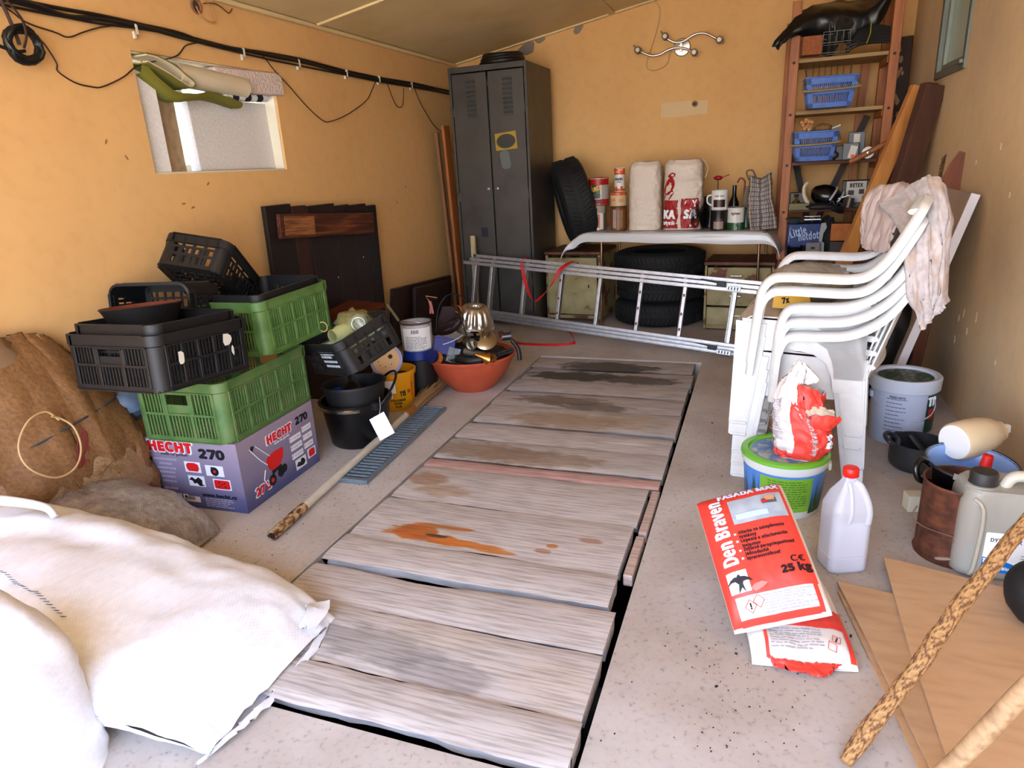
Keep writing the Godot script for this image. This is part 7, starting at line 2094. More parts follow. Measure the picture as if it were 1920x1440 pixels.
	obj("shaft", MB.new().tube([Vector3(-.06, .035, 0), Vector3(.04, .065, 0)], .006, 8), M.chrome, mt)
	obj("chuck", MB.new().tube([Vector3(.04, -.01, .0), Vector3(.05, .05, .0)], .026, 12), mat(Color(.32, .28, .24), .4, .6), mt)
	obj("knob", MB.new().at(Vector3(-.07, .01, 0)).lathe([Vector2(0, -.02), Vector2(.015, -.01), Vector2(.012, .02), Vector2(0, .025)], 12), mat(Color(.25, .25, .25), .3, .7), mt)
	solo("dark_rag", blob(MB.new(), Vector3.ZERO, Vector3(.10, .022, .05), .3, 3.0, 12.0), mat(Color(.04, .03, .04), .6), "dark rag lying along the front of the fourth shelf", "rag", Vector3(.36, .848, -4.905))
	solo("cable_tangle", MB.new().tube(spl([Vector3(.40, .85, -4.90), Vector3(.42, .88, -4.89), Vector3(.44, .85, -4.885), Vector3(.46, .87, -4.89), Vector3(.48, .845, -4.89), Vector3(.43, .842, -4.88)], 6), .007, 7), M.black, "knot of black cable at the middle of the fourth shelf's edge", "cable")
	# fifth shelf
	var tn := thing("blue_tin", "blue tin box with sprawling white writing on the fifth shelf", "tin", Vector3(.272, .502, -4.98), Vector3(0, 3, 0))
	obj("body", MB.new().box(Vector3(0, .118, 0), Vector3(.215, .235, .14), .005), nmat([Color(.02, .12, .32), Color(.05, .20, .46)], Vector3(9, 9, 9), .4), tn)
	var wt := MB.new()
	letters(wt, "Little", .05, .10, Transform3D(Basis(Vector3.BACK, .3), Vector3(-.045, .185, .0705)), 1)
	letters(wt, "hotdotz", .05, .14, Transform3D(Basis(Vector3.BACK, .12), Vector3(.03, .16, .0708)), 1)
	wt.xf(Transform3D.IDENTITY).tube([Vector3(-.10, .12, .071), Vector3(-.095, .20, .071), Vector3(-.09, .215, .071)], .003, 4)
	obj("white_writing", wt, mat(Color(.62, .70, .80), .5), tn)
	obj("torn_edge", MB.new().at(Vector3(.10, .14, .071)).prism(PackedVector2Array([Vector2(-.012, -.10), Vector2(.022, -.10), Vector2(.02, -.03), Vector2(.006, -.02), Vector2(.010, .03), Vector2(.028, .07), Vector2(.02, .10), Vector2(-.006, .098), Vector2(-.014, .03)]), .002), mat(Color(.58, .60, .58), .6), tn)
	solo("toaster_rack", MB.new().box(Vector3(0, .0, 0), Vector3(.10, .006, .03), .002).tube([Vector3(-.05, -.02, .02), Vector3(.05, -.02, .02)], .010, 8), M.chrome, "small shiny chrome rack lying on top of the blue tin", "rack", Vector3(.315, .78, -4.98))
	solo("grey_bowl", MB.new().lathe([Vector2(0, 0), Vector2(.03, 0), Vector2(.055, .03), Vector2(.058, .032), Vector2(.0, .04)], 22), mat(Color(.25, .28, .30), .4), "small grey bowl upside down on the blue tin's left end", "bowl", Vector3(.205, .738, -4.99))
	solo("dark_cloth", blob(MB.new(), Vector3.ZERO, Vector3(.06, .13, .06), .3, 2.5, 4.0), mat(Color(.05, .05, .055), .8), "dark bundled cloth between the blue tin and the orange box", "cloth", Vector3(.415, .64, -5.02))
	var ob := thing("orange_box", "plain orange cardboard box at the right of the fifth shelf", "box", Vector3(.535, .502, -5.0), Vector3(0, -4, 0))
	obj("carton", MB.new().box(Vector3(0, .175, 0), Vector3(.20, .11, .14), .003), nmat([Color(.62, .34, .14), Color(.70, .42, .20)], Vector3(5, 5, 5), .8), ob)
	obj("under_box", MB.new().box(Vector3(0, .058, 0), Vector3(.20, .115, .14), .003), M.darkwood, ob)
	obj("hole", MB.new().at(Vector3(.05, .175, .0705), Vector3(90, 0, 0)).lathe([Vector2(.006, 0), Vector2(0, .0004)], 10), M.ink, ob)
	solo("black_pot", MB.new().lathe([Vector2(0, 0), Vector2(.05, 0), Vector2(.056, .095), Vector2(.059, .098), Vector2(.052, .098), Vector2(.048, .005), Vector2(0, .005)], 28), mat(Color(.03, .025, .03), .25), "black glossy pot in front of the blue tin", "pot", Vector3(.222, .502, -4.865))
	var gt := thing("grey_carton", "small grey printed carton in front of the blue tin", "box", Vector3(.325, .502, -4.88))
	obj("carton", MB.new().box(Vector3(0, .06, 0), Vector3(.085, .12, .05), .003), mat(Color(.42, .41, .42), .6), gt)
	obj("print", MB.new().box(Vector3(0, .085, .0256), Vector3(.025, .012, .0008)), M.ink, gt)
	# lowest shelf, mostly hidden
	solo("dark_carton", MB.new().box(Vector3(0, .11, 0), Vector3(.36, .22, .26), .006), mat(Color(.13, .10, .08), .8), "dark carton on the lowest shelf behind the chairs", "box", Vector3(.42, .192, -5.2))

func leaning_boards() -> void:
	var f := func(a: Vector3, b: Vector3, w: float, d: float, up: Vector3) -> MB: return MB.new().bar(a, b, w, d, up, .003)
	var ow := wood([Color(.64, .39, .18), Color(.78, .52, .26), Color(.82, .57, .30)], Vector3(5, .5, 5), .5, 18)
	solo("long_board", f.call(Vector3(.335, .0, -4.60), Vector3(.80, 1.51, -4.70), .085, .045, Vector3(.3, 0, 1)), ow, "long orange brown board leaning from the shelf's foot to the right wall", "board")
	solo("long_board", f.call(Vector3(.40, .0, -4.68), Vector3(.835, 1.42, -4.76), .04, .03, Vector3(.3, 0, 1)), wood([Color(.45, .24, .10), Color(.58, .33, .14)], Vector3(5, .5, 5), .5, 19), "thin orange batten behind the long orange brown board", "board")
	solo("dark_beam", f.call(Vector3(.555, .0, -4.44), Vector3(.835, 1.50, -4.50), .12, .06, Vector3(.5, 0, 1)), wood([Color(.26, .15, .11), Color(.34, .21, .155)], Vector3(5, .5, 5), .65, 21), "thick dark brown beam leaning on the right wall under the window", "beam")
	solo("dark_beam", f.call(Vector3(.62, .0, -4.60), Vector3(.85, 1.52, -4.66), .07, .05, Vector3(.5, 0, 1)), wood([Color(.36, .18, .08), Color(.48, .26, .12)], Vector3(5, .5, 5), .65, 25), "short orange ended beam just behind the thick dark beam", "beam")
	var pb := thing("peeling_board", "dark reddish board with peeling paint standing in the corner behind the shelf", "board", Vector3(.80, 0, -5.38), Vector3(0, -25, 0))
	obj("board", MB.new().box(Vector3(0, .93, 0), Vector3(.10, 1.86, .024), .003), M.darkwood, pb)
	var pm := MB.new()
	var rg := RandomNumberGenerator.new()
	rg.seed = 14
	for k in 26:
		var pg := PackedVector2Array()
		var s := rg.randf_range(.006, .018)
		for i in 8: pg.append(Vector2(cos(TAU * i / 8.0) * s, sin(TAU * i / 8.0) * s * 1.6) * (1.0 + .6 * nz(i * 3.0, k * 4.0)))
		pm.at(Vector3(rg.randf_range(-.035, .02), rg.randf_range(.9, 1.82), .0125)).prism(pg, .0012)
	obj("paint_flakes", pm, mat(Color(.60, .48, .33), .8), pb).set_meta("kind", "stuff")
	var wd := thing("worn_paddle", "brown wooden paddle with rounded frayed top against the right wall", "wooden paddle", Vector3(.79, 0, -3.92), Vector3(0, -20, -4))
	var pg2 := PackedVector2Array([Vector2(-.045, 0), Vector2(.04, 0), Vector2(.042, 1.10), Vector2(.03, 1.15), Vector2(.0, 1.16), Vector2(-.03, 1.10), Vector2(-.06, .98)])
	obj("blade", MB.new().prism(pg2, .02), wood([Color(.40, .20, .10), Color(.52, .28, .14)], Vector3(6, .5, 6), .7, 23), wd)
	var fr := MB.new()
	for k in 40: fr.tube([Vector3(-.05, .95 + k * .005, .005 * nz(k)), Vector3(-.065 - .01 * absf(nz(k * 2.0)), .93 + k * .005, .01 * nz(k * 3.0))], .0018, 3, false, false)
	obj("frayed_edge", fr, mat(Color(.30, .17, .09), .9), wd).set_meta("kind", "stuff")
	# white laminated panel
	var a := Vector3(.585, .0, -3.40)
	var b := Vector3(.845, .985, -3.43)
	var wp := thing("white_panel", "white laminated panel leaning against the right wall behind the chairs", "panel", Vector3.ZERO)
	wp.transform = Transform3D(Basis(Vector3(0, 0, -1), (b - a).normalized(), Vector3(0, 0, -1).cross((b - a).normalized())), a)
	obj("board", MB.new().box(Vector3(.30, .51, .0), Vector3(.60, 1.02, .034), .002), nmat([Color(.66, .58, .52), Color(.74, .67, .61)], Vector3(1, 1, 1), .5), wp)
	obj("edge_strip", MB.new().box(Vector3(-.001, .51, .0), Vector3(.004, 1.02, .036), .001), mat(Color(.88, .86, .86), .5), wp)
	solo("black_sack", blob(MB.new(), Vector3.ZERO, Vector3(.17, .33, .22), .16, 2.2, 3.0, 36, 24, .8), mat(Color(.016, .016, .019), .45), "large black plastic sack in the dark gap behind the stacked chairs", "sack", Vector3(.56, .30, -3.68))

# ---------- stack of plastic chairs ----------
func plate(mb: MB, q: Array, th: Vector3) -> MB:  # a flat quad of given thickness
	var a: Vector3 = q[0]
	var b: Vector3 = q[1]
	var c: Vector3 = q[2]
	var d: Vector3 = q[3]
	var A := a + th
	var B := b + th
	var C := c + th
	var D := d + th
	var fl := (b - a).cross(d - a).dot(th) < 0.0
	for f in [[A, B, C, D], [d, c, b, a], [a, b, B, A], [b, c, C, B], [c, d, D, C], [d, a, A, D]]:
		if fl: mb.face(f[3], f[2], f[1], f[0])
		else: mb.face(f[0], f[1], f[2], f[3])
	return mb

func chair(label: String, low: bool, pos: Vector3, turn: float) -> void:
	var m: Material = M.chair
	var t := thing("garden_chair", label, "chair", pos, Vector3(0, turn, 0))
	var sy := .42
	# seat, slightly dished, with a rolled front lip
	var seat := func(u: float, v: float) -> Vector3:
		var x := lerpf(-.225, .20, u)
		var z := lerpf(.235, -.235, v)
		var hw := .235 - .03 * u
		var y := sy - .012 * sin(PI * v) * sin(PI * u) - .018 * u
		if u < .12: y -= pow((.12 - u) / .12, 2.0) * .035
		return Vector3(x + (.02 * pow(absf(v - .5) * 2.0, 3.0) if u < .3 else 0.0) * (1.0 - u / .3), y, z / .235 * hw)
	obj("seat", MB.new().sheet(seat, 22, 14, .005), M.chair_seat, t)
	var ap := MB.new()
	for s in [-1, 1]:
		plate(ap, [Vector3(-.20, sy - .012, .231 * s), Vector3(.19, sy - .03, .205 * s), Vector3(.19, sy - .075, .207 * s), Vector3(-.20, sy - .085, .233 * s)], Vector3(0, 0, .005 * s))
	plate(ap, [Vector3(-.222, sy - .03, -.21), Vector3(-.222, sy - .03, .21), Vector3(-.220, sy - .085, .21), Vector3(-.220, sy - .085, -.21)], Vector3(-.005, 0, 0))
	plate(ap, [Vector3(.19, sy - .03, -.205), Vector3(.19, sy - .03, .205), Vector3(.195, sy - .085, .205), Vector3(.195, sy - .085, -.205)], Vector3(.005, 0, 0))
	obj("apron", ap, m, t)
	for s in [-1, 1]:
		# front leg: angled channel with a rounded shoulder
		var l := MB.new()
		var sw = .235 * s
		plate(l, [Vector3(-.218, sy - .02, sw), Vector3(-.115, sy - .03, sw), Vector3(-.165, .004, sw * 1.06), Vector3(-.222, .004, sw * 1.06)], Vector3(0, 0, .006 * s))
		plate(l, [Vector3(-.215, sy - .02, sw), Vector3(-.215, sy - .03, sw * .70), Vector3(-.222, .004, sw * .84), Vector3(-.222, .004, sw * 1.07)], Vector3(-.006, 0, 0))
		plate(l, [Vector3(-.118, sy - .03, sw), Vector3(-.118, sy - .03, sw * .90), Vector3(-.165, .004, sw * .96), Vector3(-.165, .004, sw * 1.06)], Vector3(.004, 0, 0))
		l.box(Vector3(-.193, .006, sw * .98), Vector3(.062, .012, .055), .003)
		obj("leg", l, m, t)
		var r := MB.new()
		var rw = .225 * s
		plate(r, [Vector3(.105, sy - .02, rw), Vector3(.20, sy - .02, rw), Vector3(.225, .004, rw * 1.1), Vector3(.175, .004, rw * 1.1)], Vector3(0, 0, .006 * s))
		plate(r, [Vector3(.20, sy - .02, rw), Vector3(.20, sy - .02, rw * .72), Vector3(.225, .004, rw * .88), Vector3(.225, .004, rw * 1.12)], Vector3(.006, 0, 0))
		plate(r, [Vector3(.108, sy - .02, rw), Vector3(.108, sy - .02, rw * .88), Vector3(.175, .004, rw * .98), Vector3(.175, .004, rw * 1.1)], Vector3(-.004, 0, 0))
		r.box(Vector3(.20, .006, rw * 1.02), Vector3(.055, .012, .05), .003)
		obj("leg", r, m, t)
		# arm: one band from the leg up, along and into the back rail
		var ap2: Array
		if low: ap2 = [Vector3(-.105, .33, .25), Vector3(-.10, .43, .255), Vector3(-.092, .52, .262), Vector3(-.066, .58, .268), Vector3(-.02, .597, .270), Vector3(.06, .60, .270), Vector3(.13, .608, .268), Vector3(.19, .633, .262), Vector3(.24, .675, .252), Vector3(.28, .735, .245), Vector3(.310, .80, .232), Vector3(.325, .832, .205), Vector3(.335, .85, .15)]
		else: ap2 = [Vector3(-.175, .25, .248), Vector3(-.165, .35, .252), Vector3(-.155, .45, .258), Vector3(-.142, .525, .265), Vector3(-.105, .570, .270), Vector3(-.05, .580, .272), Vector3(.05, .578, .272), Vector3(.14, .577, .270), Vector3(.19, .590, .265), Vector3(.23, .63, .256), Vector3(.265, .69, .248), Vector3(.302, .765, .236), Vector3(.318, .80, .21), Vector3(.33, .82, .15)]
		var pts := []
		for p in ap2: pts.append(Vector3(p.x, p.y, p.z * s))
		var q := spl(pts, 6)
		var rail := func(u: float, v: float) -> Vector3:   # rounded channel section, open below
			var f := u * (q.size() - 1)
			var i := mini(int(f), q.size() - 2)
			var c: Vector3 = q[i].lerp(q[i + 1], f - i)
			var tg: Vector3 = (q[i + 1] - q[i]).normalized()
			var nrm := Vector3(-tg.y, tg.x, 0).normalized()
			if nrm.y < 0 and nrm.x > 0: nrm = -nrm
			var a := lerpf(-PI * .5, PI * .5, v)
			var w := .024
			return c + Vector3(0, 0, 1) * sin(a) * w + nrm * (cos(a) * .016 - .016 - (.010 if v < .04 or v > .96 else 0.0))
		obj("arm", MB.new().sheet(rail, 60, 10, .004), m, t)
		if low:
			var pg := PackedVector2Array([Vector2(-.10, .43), Vector2(-.09, .53), Vector2(-.06, .578), Vector2(.06, .598), Vector2(.14, .605), Vector2(.195, .62), Vector2(.197, .40), Vector2(.20, .38), Vector2(.105, .38), Vector2(.098, .43), Vector2(.075, .485), Vector2(.03, .515), Vector2(-.06, .53), Vector2(-.088, .45)])
			obj("side_panel", MB.new().at(Vector3(0, 0, .246 * s)).prism(pg, .006), m, t)
	# back: lower bar, top bar, slats
	var top := []
	var lowb := []
	for k in 13:
		var z := lerpf(-.238, .238, k / 12.0)
		top.append(Vector3(.305 + .03 * (1.0 - pow(z / .238, 2)), .775 + (.03 if low else 0.0) + .04 * (1.0 - pow(absf(z) / .238, 2.5)), z))
		lowb.append(Vector3(.205 + .03 * (1.0 - pow(z / .238, 2)), .475, z * .93))
	var o := obj("backrest", MB.new().tube(spl(top, 3), .024, 8, false, true, .5), m, t)
	obj("lower_rail", MB.new().tube(spl(lowb, 3), .028, 8, false, true, .4), m, o)
	for k in range(1, 12):
		var a: Vector3 = lowb[k]
		var b: Vector3 = top[k]
		obj("slat", MB.new().bar(a, a.lerp(b, .5) + Vector3(.008, -.006, 0), .019, .006, Vector3(-1, .4, 0), .002).bar(a.lerp(b, .5) + Vector3(.008, -.006, 0), b, .019, .006, Vector3(-1, .4, 0), .002), m, o)
	for s in [-1, 1]:
		obj("side_web", plate(MB.new(), [Vector3(.195, sy - .03, .205 * s), Vector3(.215, .48, .222 * s), Vector3(.24, .48, .15 * s), Vector3(.20, sy - .03, .13 * s)], Vector3(.006, 0, 0)), m, o)
		obj("side_rail", plate(MB.new(), [Vector3(.21, .46, .225 * s), Vector3(.300, .77, .236 * s), Vector3(.312, .775, .205 * s), Vector3(.222, .46, .19 * s)], Vector3(.006, 0, 0)), m, o)

func chairs() -> void:
	M.chair = nmat([Color(.79, .785, .77), Color(.84, .835, .82)], Vector3(3, 3, 3), .38)
	M.chair_seat = nmat([Color(.74, .70, .66), Color(.84, .81, .78)], Vector3(3, 3, 3), .45)
	chair("lowest white plastic garden chair of the stack, standing on the floor", true, Vector3(.20, 0, -2.745), -8)
	chair("second white plastic garden chair from the floor in the stack", true, Vector3(.20, .05, -2.745), -8)
	chair("middle white plastic garden chair, highest of the low armed ones in the stack", true, Vector3(.20, .10, -2.745), -8)
	chair("white plastic garden chair with high looped arms, second from the top of the stack", false, Vector3(.185, .175, -2.745), -8)
	chair("topmost white plastic garden chair with high looped arms, cloths over its back", false, Vector3(.185, .222, -2.745), -8)
	# things left on the top seat
	var bg := thing("seed_bag", "clear plastic bag with a yellow label lying on the top chair's seat", "bag", Vector3(.19, .645, -2.79))
	obj("bag", blob(MB.new(), Vector3(0, .07, 0), Vector3(.16, .075, .13), .22, 2.4, 2.0, 36, 22), clear(Color(.62, .57, .48), .5, .12), bg)
	obj("contents", blob(MB.new(), Vector3(.04, .05, 0), Vector3(.11, .048, .10), .25, 3.0, 6.0, 26, 16), nmat([Color(.30, .24, .18), Color(.50, .42, .33)], Vector3(16, 16, 16), .9), bg)
	obj("yellow_label", drape(MB.new(), [[Vector3(-.13, .05, .128), Vector3(-.075, .085, .132), Vector3(-.01, .05, .136)], [Vector3(-.135, .0, .137), Vector3(-.07, .0, .142), Vector3(-.0, .005, .14)]], 8, 6, .0015), mat(Color(.86, .66, .03), .5), bg)
	var yl := MB.new()
	letters(yl, "7x", .022, .025, Transform3D(Basis(Vector3.BACK, .2), Vector3(-.09, .03, .1415)), 2)
	obj("print", yl, M.ink, bg)
	solo("lime_packet", MB.new().box(Vector3(0, .03, 0), Vector3(.05, .06, .02), .006), mat(Color(.48, .48, .04), .5), "small lime yellow packet at the front of the top chair's seat", "packet", Vector3(.10, .645, -2.93))
	solo("white_packet", MB.new().box(Vector3(0, .035, 0), Vector3(.06, .07, .03), .008), M.paper, "small white packet beside the lime yellow one on the top chair", "packet", Vector3(.155, .645, -2.95))
	# cloths hung over the backs
	var im := Image.create(128, 128, false, Image.FORMAT_RGB8)
	for y in 128:
		for x in 128:
			var k := nz(x * .09, y * .09) + .6 * nz(x * .22 + 9.0, y * .22)
			var c := Color(.66, .62, .61).lerp(Color(.76, .73, .725), clampf(.5 + k, 0, 1))
			var st := nz(x * .025 + 40.0, y * .03)
			if st > .18: c = c.lerp(Color(.60, .46, .33), clampf((st - .18) * 1.6, 0, .35))
			im.set_pixel(x, y, c)
	var cm := imat(im, .95)
	cm.rim_enabled = true
	cm.rim = .2
	solo("grey_shirt", drape(MB.new(), [
		[Vector3(.40, .985, -2.86), Vector3(.455, 1.055, -2.72), Vector3(.503, 1.098, -2.62), Vector3(.535, 1.075, -2.59), Vector3(.56, 1.02, -2.60)],
		[Vector3(.43, .955, -2.70), Vector3(.475, .99, -2.545), Vector3(.51, .985, -2.48), Vector3(.545, .965, -2.46), Vector3(.565, .94, -2.55)],
		[Vector3(.440, .875, -2.46), Vector3(.470, .87, -2.43), Vector3(.512, .855, -2.42), Vector3(.545, .845, -2.43), Vector3(.57, .835, -2.54)],
		[Vector3(.462, .725, -2.44), Vector3(.488, .725, -2.42), Vector3(.52, .715, -2.41), Vector3(.555, .725, -2.43), Vector3(.585, .73, -2.54)],
		[Vector3(.495, .675, -2.44), Vector3(.508, .625, -2.43), Vector3(.53, .665, -2.42), Vector3(.562, .712, -2.43), Vector3(.588, .72, -2.54)]], 44, 48, .004, .016, 7.0, 2.0), cm, "stained greyish patterned shirt hanging over the chair backs at the right", "cloth")
	var pk := mat(Color(.77, .70, .68), .95)
	solo("pink_towel", drape(MB.new(), [
		[Vector3(.44, 1.03, -3.08), Vector3(.46, 1.045, -2.98), Vector3(.485, 1.06, -2.86), Vector3(.50, 1.05, -2.75)],
		[Vector3(.40, 1.035, -3.06), Vector3(.425, 1.05, -2.96), Vector3(.455, 1.055, -2.84), Vector3(.475, 1.03, -2.72)],
		[Vector3(.375, .98, -3.03), Vector3(.395, .985, -2.95), Vector3(.435, .985, -2.82), Vector3(.455, .965, -2.70)],
		[Vector3(.375, .91, -3.02), Vector3(.39, .905, -2.94), Vector3(.425, .905, -2.81), Vector3(.445, .90, -2.70)],
		[Vector3(.375, .845, -3.0), Vector3(.39, .825, -2.94), Vector3(.41, .83, -2.83), Vector3(.43, .84, -2.72)]], 36, 30, .008, .018, 6.0, 5.0), pk, "dusty pink towel folded over the top chair's back", "towel")
	solo("beige_rag", blob(MB.new(), Vector3.ZERO, Vector3(.05, .04, .06), .3, 3.0, 2.0), mat(Color(.62, .54, .44), .95), "beige rag end peeping out under the hanging grey shirt", "rag", Vector3(.50, .70, -2.72))

# ---------- tubs, pots and bags at the right ----------
func right_cluster() -> void:
	# lidded white bucket by the wall
	var wb := thing("white_bucket", "white lidded bucket with green sunken lid against the right wall", "bucket", Vector3(.605, 0, -3.075))
	var wm := mat(Color(.76, .79, .86), .4)
	obj("body", MB.new().lathe([Vector2(0, 0), Vector2(.110, 0), Vector2(.114, .005), Vector2(.122, .235), Vector2(.128, .237), Vector2(.128, .246), Vector2(0, .246)], 44), wm, wb)
	obj("lid", MB.new().lathe([Vector2(.127, .232), Vector2(.133, .235), Vector2(.135, .282), Vector2(.130, .288), Vector2(.114, .286), Vector2(.110, .276), Vector2(0, .276)], 44), mat(Color(.80, .82, .86), .35), wb)
	obj("lid_print", MB.new().lathe([Vector2(.104, .2762), Vector2(.104, .277), Vector2(0, .277)], 36), nmat([[0.0, Color(.05, .18, .12)], [.6, Color(.09, .25, .17)], [.72, Color(.45, .52, .46)], [1.0, Color(.60, .24, .18)]], Vector3(9, 9, 9), .35), wb)
	var tx := MB.new()
	for k in 9: lines(tx, Rect2(-.075, .20 - .017 * k, .075, .012), 1, Transform3D.IDENTITY, 70 + k, .3, curl(.121, -.05))
	letters(tx, "STROJNÁ OMIETKA", .009, .06, Transform3D(Basis.IDENTITY, Vector3(-.035, .215, 0)), 2, curl(.1215, -.05))
	obj("print", tx, mat(Color(.40, .44, .50), .7), wb)
	var pn := MB.new()
	arc_band(pn, .1205, .06, .225, .62, 1.5, .1235)
	obj("green_panel", pn, mat(Color(.03, .22, .17), .4), wb)
	var lt := MB.new()
	letters(lt, "TR", .036, .05, Transform3D(Basis.IDENTITY, Vector3(0, .198, 0)), 3, curl(.124, .84))
	obj("lettering", lt, M.white, wb)
	obj("red_spot", arc_band(MB.new(), .1225, .12, .165, .72, 1.0, .1238), M.red, wb)
	obj("dark_ring", MB.new().at(Vector3(-.015, .035, .1145), Vector3(90, 0, 0)).lathe([Vector2(.030, 0), Vector2(.036, .0), Vector2(.036, .003), Vector2(.030, .003)], 20), mat(Color(.10, .13, .20), .5), wb)
	obj("handle", MB.new().tube(bail(Vector3(-.126, .205, .03), Vector3(.10, .205, .085), .07, Vector3(.02, -.02, .05)), .003, 6), mat(Color(.66, .66, .68), .3, .7), wb)
	obj("handle_lug", MB.new().at(Vector3(-.124, .205, .03)).box(Vector3.ZERO, Vector3(.016, .03, .03), .005), wm, wb)
	# black saucepan on the floor
	var pt := thing("black_saucepan", "dark grey saucepan with loop handle on the floor before the white bucket", "saucepan", Vector3(.625, 0, -2.775))
	obj("body", MB.new().lathe([Vector2(0, 0), Vector2(.085, 0), Vector2(.098, .012), Vector2(.102, .03), Vector2(.102, .105), Vector2(.098, .107), Vector2(.097, .03), Vector2(0, .012)], 44), mat(Color(.17, .17, .175), .42), pt)
	obj("handle", MB.new().tube(spl([Vector3(-.085, .095, .045), Vector3(-.115, .115, .055), Vector3(-.125, .125, .02), Vector3(-.11, .125, -.012), Vector3(-.08, .108, -.025), Vector3(-.075, .10, .0), Vector3(-.085, .095, .045)], 6), .010, 8, false, true, .8), mat(Color(.16, .16, .18), .4), pt)
	for k in 2: obj("rivet", MB.new().at(Vector3(-.085 + .0 * k, .088, .0 - .02 * k), Vector3(0, 0, -70)).lathe([Vector2(.005, 0), Vector2(.004, .003), Vector2(0, .004)], 8), M.chrome, pt)
	solo("wooden_spoon", MB.new().tube([Vector3(.595, .112, -2.81), Vector3(.65, .05, -2.76)], .014, 8), mat(Color(.035, .028, .025), .6), "dark stick leaning in the grey saucepan", "stick")
	# rusty can
	var rc := thing("rusty_can", "tall rusty tin can wrapped with a wire on the floor", "can", Vector3(.605, 0, -2.135))
	var rm := nmat([[0.0, Color(.20, .10, .06)], [.4, Color(.32, .17, .10)], [.6, Color(.40, .22, .13)], [1.0, Color(.46, .27, .15)]], Vector3(4, 4, 4), .75, .2, .02, 7, .15)
	obj("wall", MB.new().lathe([Vector2(0, .002), Vector2(.098, .002), Vector2(.103, .0), Vector2(.105, .006), Vector2(.100, .010), Vector2(.099, .233), Vector2(.103, .240), Vector2(.101, .246), Vector2(.096, .244), Vector2(.095, .012), Vector2(0, .010)], 44), rm, rc)
	obj("wire_band", MB.new().tube(spl([Vector3(-.112, .155, .02), Vector3(-.125, .125, .035), Vector3(-.10, .108, .055), Vector3(-.05, .107, .09), Vector3(0, .106, .104), Vector3(.05, .110, .091), Vector3(.10, .115, .03)], 6), .0022, 5), mat(Color(.45, .34, .26), .6, .4), rc)
	obj("wire_knot", MB.new().tube(spl([Vector3(-.025, .09, .106), Vector3(-.02, .105, .108), Vector3(-.005, .115, .108)], 4), .0025, 5), mat(Color(.55, .44, .35), .6, .4), rc)
	obj("plaster_crust", MB.new().tube(spl([Vector3(-.06, .02, .083), Vector3(-.02, .032, .10), Vector3(.03, .022, .098), Vector3(.06, .035, .082)], 5), func(k): return .006 + .004 * sin(k * 11.0), 6, false, true, .6), mat(Color(.58, .48, .40), .9), rc)
	# enamel pot with blue inside, standing in the can
	var ep := thing("enamel_pot", "black enamel pot with pale blue inside, tilted in the mouth of the rusty can", "pot", Vector3(.645, .132, -2.25), Vector3(5, 0, -3))
	obj("outside", MB.new().lathe([Vector2(0, 0), Vector2(.088, 0), Vector2(.105, .02), Vector2(.118, .115), Vector2(.126, .119), Vector2(.128, .126), Vector2(.122, .129)], 48), mat(Color(.025, .025, .03), .28), ep)
	obj("inside", MB.new().lathe([Vector2(.122, .129), Vector2(.115, .118), Vector2(.102, .022), Vector2(.08, .008), Vector2(0, .008)], 48), mat(Color(.50, .62, .80), .25), ep)
	obj("dark_rim", MB.new().lathe([Vector2(.1195, .126), Vector2(.1255, .131), Vector2(.129, .126)], 40), mat(Color(.10, .11, .15), .35), ep)
	obj("handle", MB.new().tube(spl([Vector3(-.115, .112, .02), Vector3(-.145, .135, .035), Vector3(-.162, .12, .06), Vector3(-.15, .085, .07), Vector3(-.115, .07, .055)], 6), .010, 8), mat(Color(.03, .03, .035), .25), ep)
	obj("handle", MB.new().tube(spl([Vector3(.12, .10, .02), Vector3(.16, .10, .03), Vector3(.17, .085, -.01), Vector3(.12, .08, -.03)], 6), .008, 8), mat(Color(.03, .03, .035), .25), ep)
	for q in [[-.6, .02], [.1, .012]]: obj("chip", arc_band(MB.new(), .129, .119, .119 + q[1], q[0], q[0] + .25, .1285), mat(Color(.50, .46, .42), .6), ep)
	var fn := thing("red_funnel", "red plastic funnel upside down in the blue enamel pot", "funnel", Vector3(.68, .205, -2.235), Vector3(0, 0, -6))
	obj("cone", MB.new().lathe([Vector2(.052, -.012), Vector2(.052, -.004), Vector2(.030, .018), Vector2(.018, .026), Vector2(.014, .085), Vector2(.012, .085), Vector2(.012, .03), Vector2(.045, -.004)], 28), M.red, fn)
	obj("fin", MB.new().box(Vector3(.0, .02, .026), Vector3(.004, .03, .02), .001), M.red, fn)
	# white mug lying over the pot
	var mg := thing("cream_jug", "cream plastic jug lying on its side across the pots, its round base facing out", "jug", Vector3(.685, .292, -2.375), Vector3(0, 0, 0))
	mg.basis = Basis(Vector3(0, 0, 1).cross(Vector3(.80, .04, -.60)).normalized(), Vector3(.80, .04, -.60).normalized(), Vector3(0, 0, 1).cross(Vector3(.80, .04, -.60)).normalized().cross(Vector3(.80, .04, -.60).normalized()))
	obj("body", MB.new().lathe([Vector2(0, -.085), Vector2(.056, -.085), Vector2(.061, -.078), Vector2(.062, -.02), Vector2(.060, .02), Vector2(.050, .062), Vector2(.035, .085), Vector2(.034, .10), Vector2(.030, .10), Vector2(.030, .08), Vector2(0, .07)], 40), mat(Color(.80, .72, .58), .3), mg)
	obj("base", MB.new().lathe([Vector2(0, -.0875), Vector2(.054, -.0875), Vector2(.058, -.082), Vector2(.054, -.080)], 36), M.white, mg)
	obj("neck", MB.new().at(Vector3(0, .12, 0)).box(Vector3.ZERO, Vector3(.030, .05, .020), .005), mat(Color(.84, .84, .80), .35), mg)
	obj("label", arc_band(MB.new(), .0625, -.05, .03, -.3, .6, .0600), mat(Color(.84, .77, .64), .35), mg)
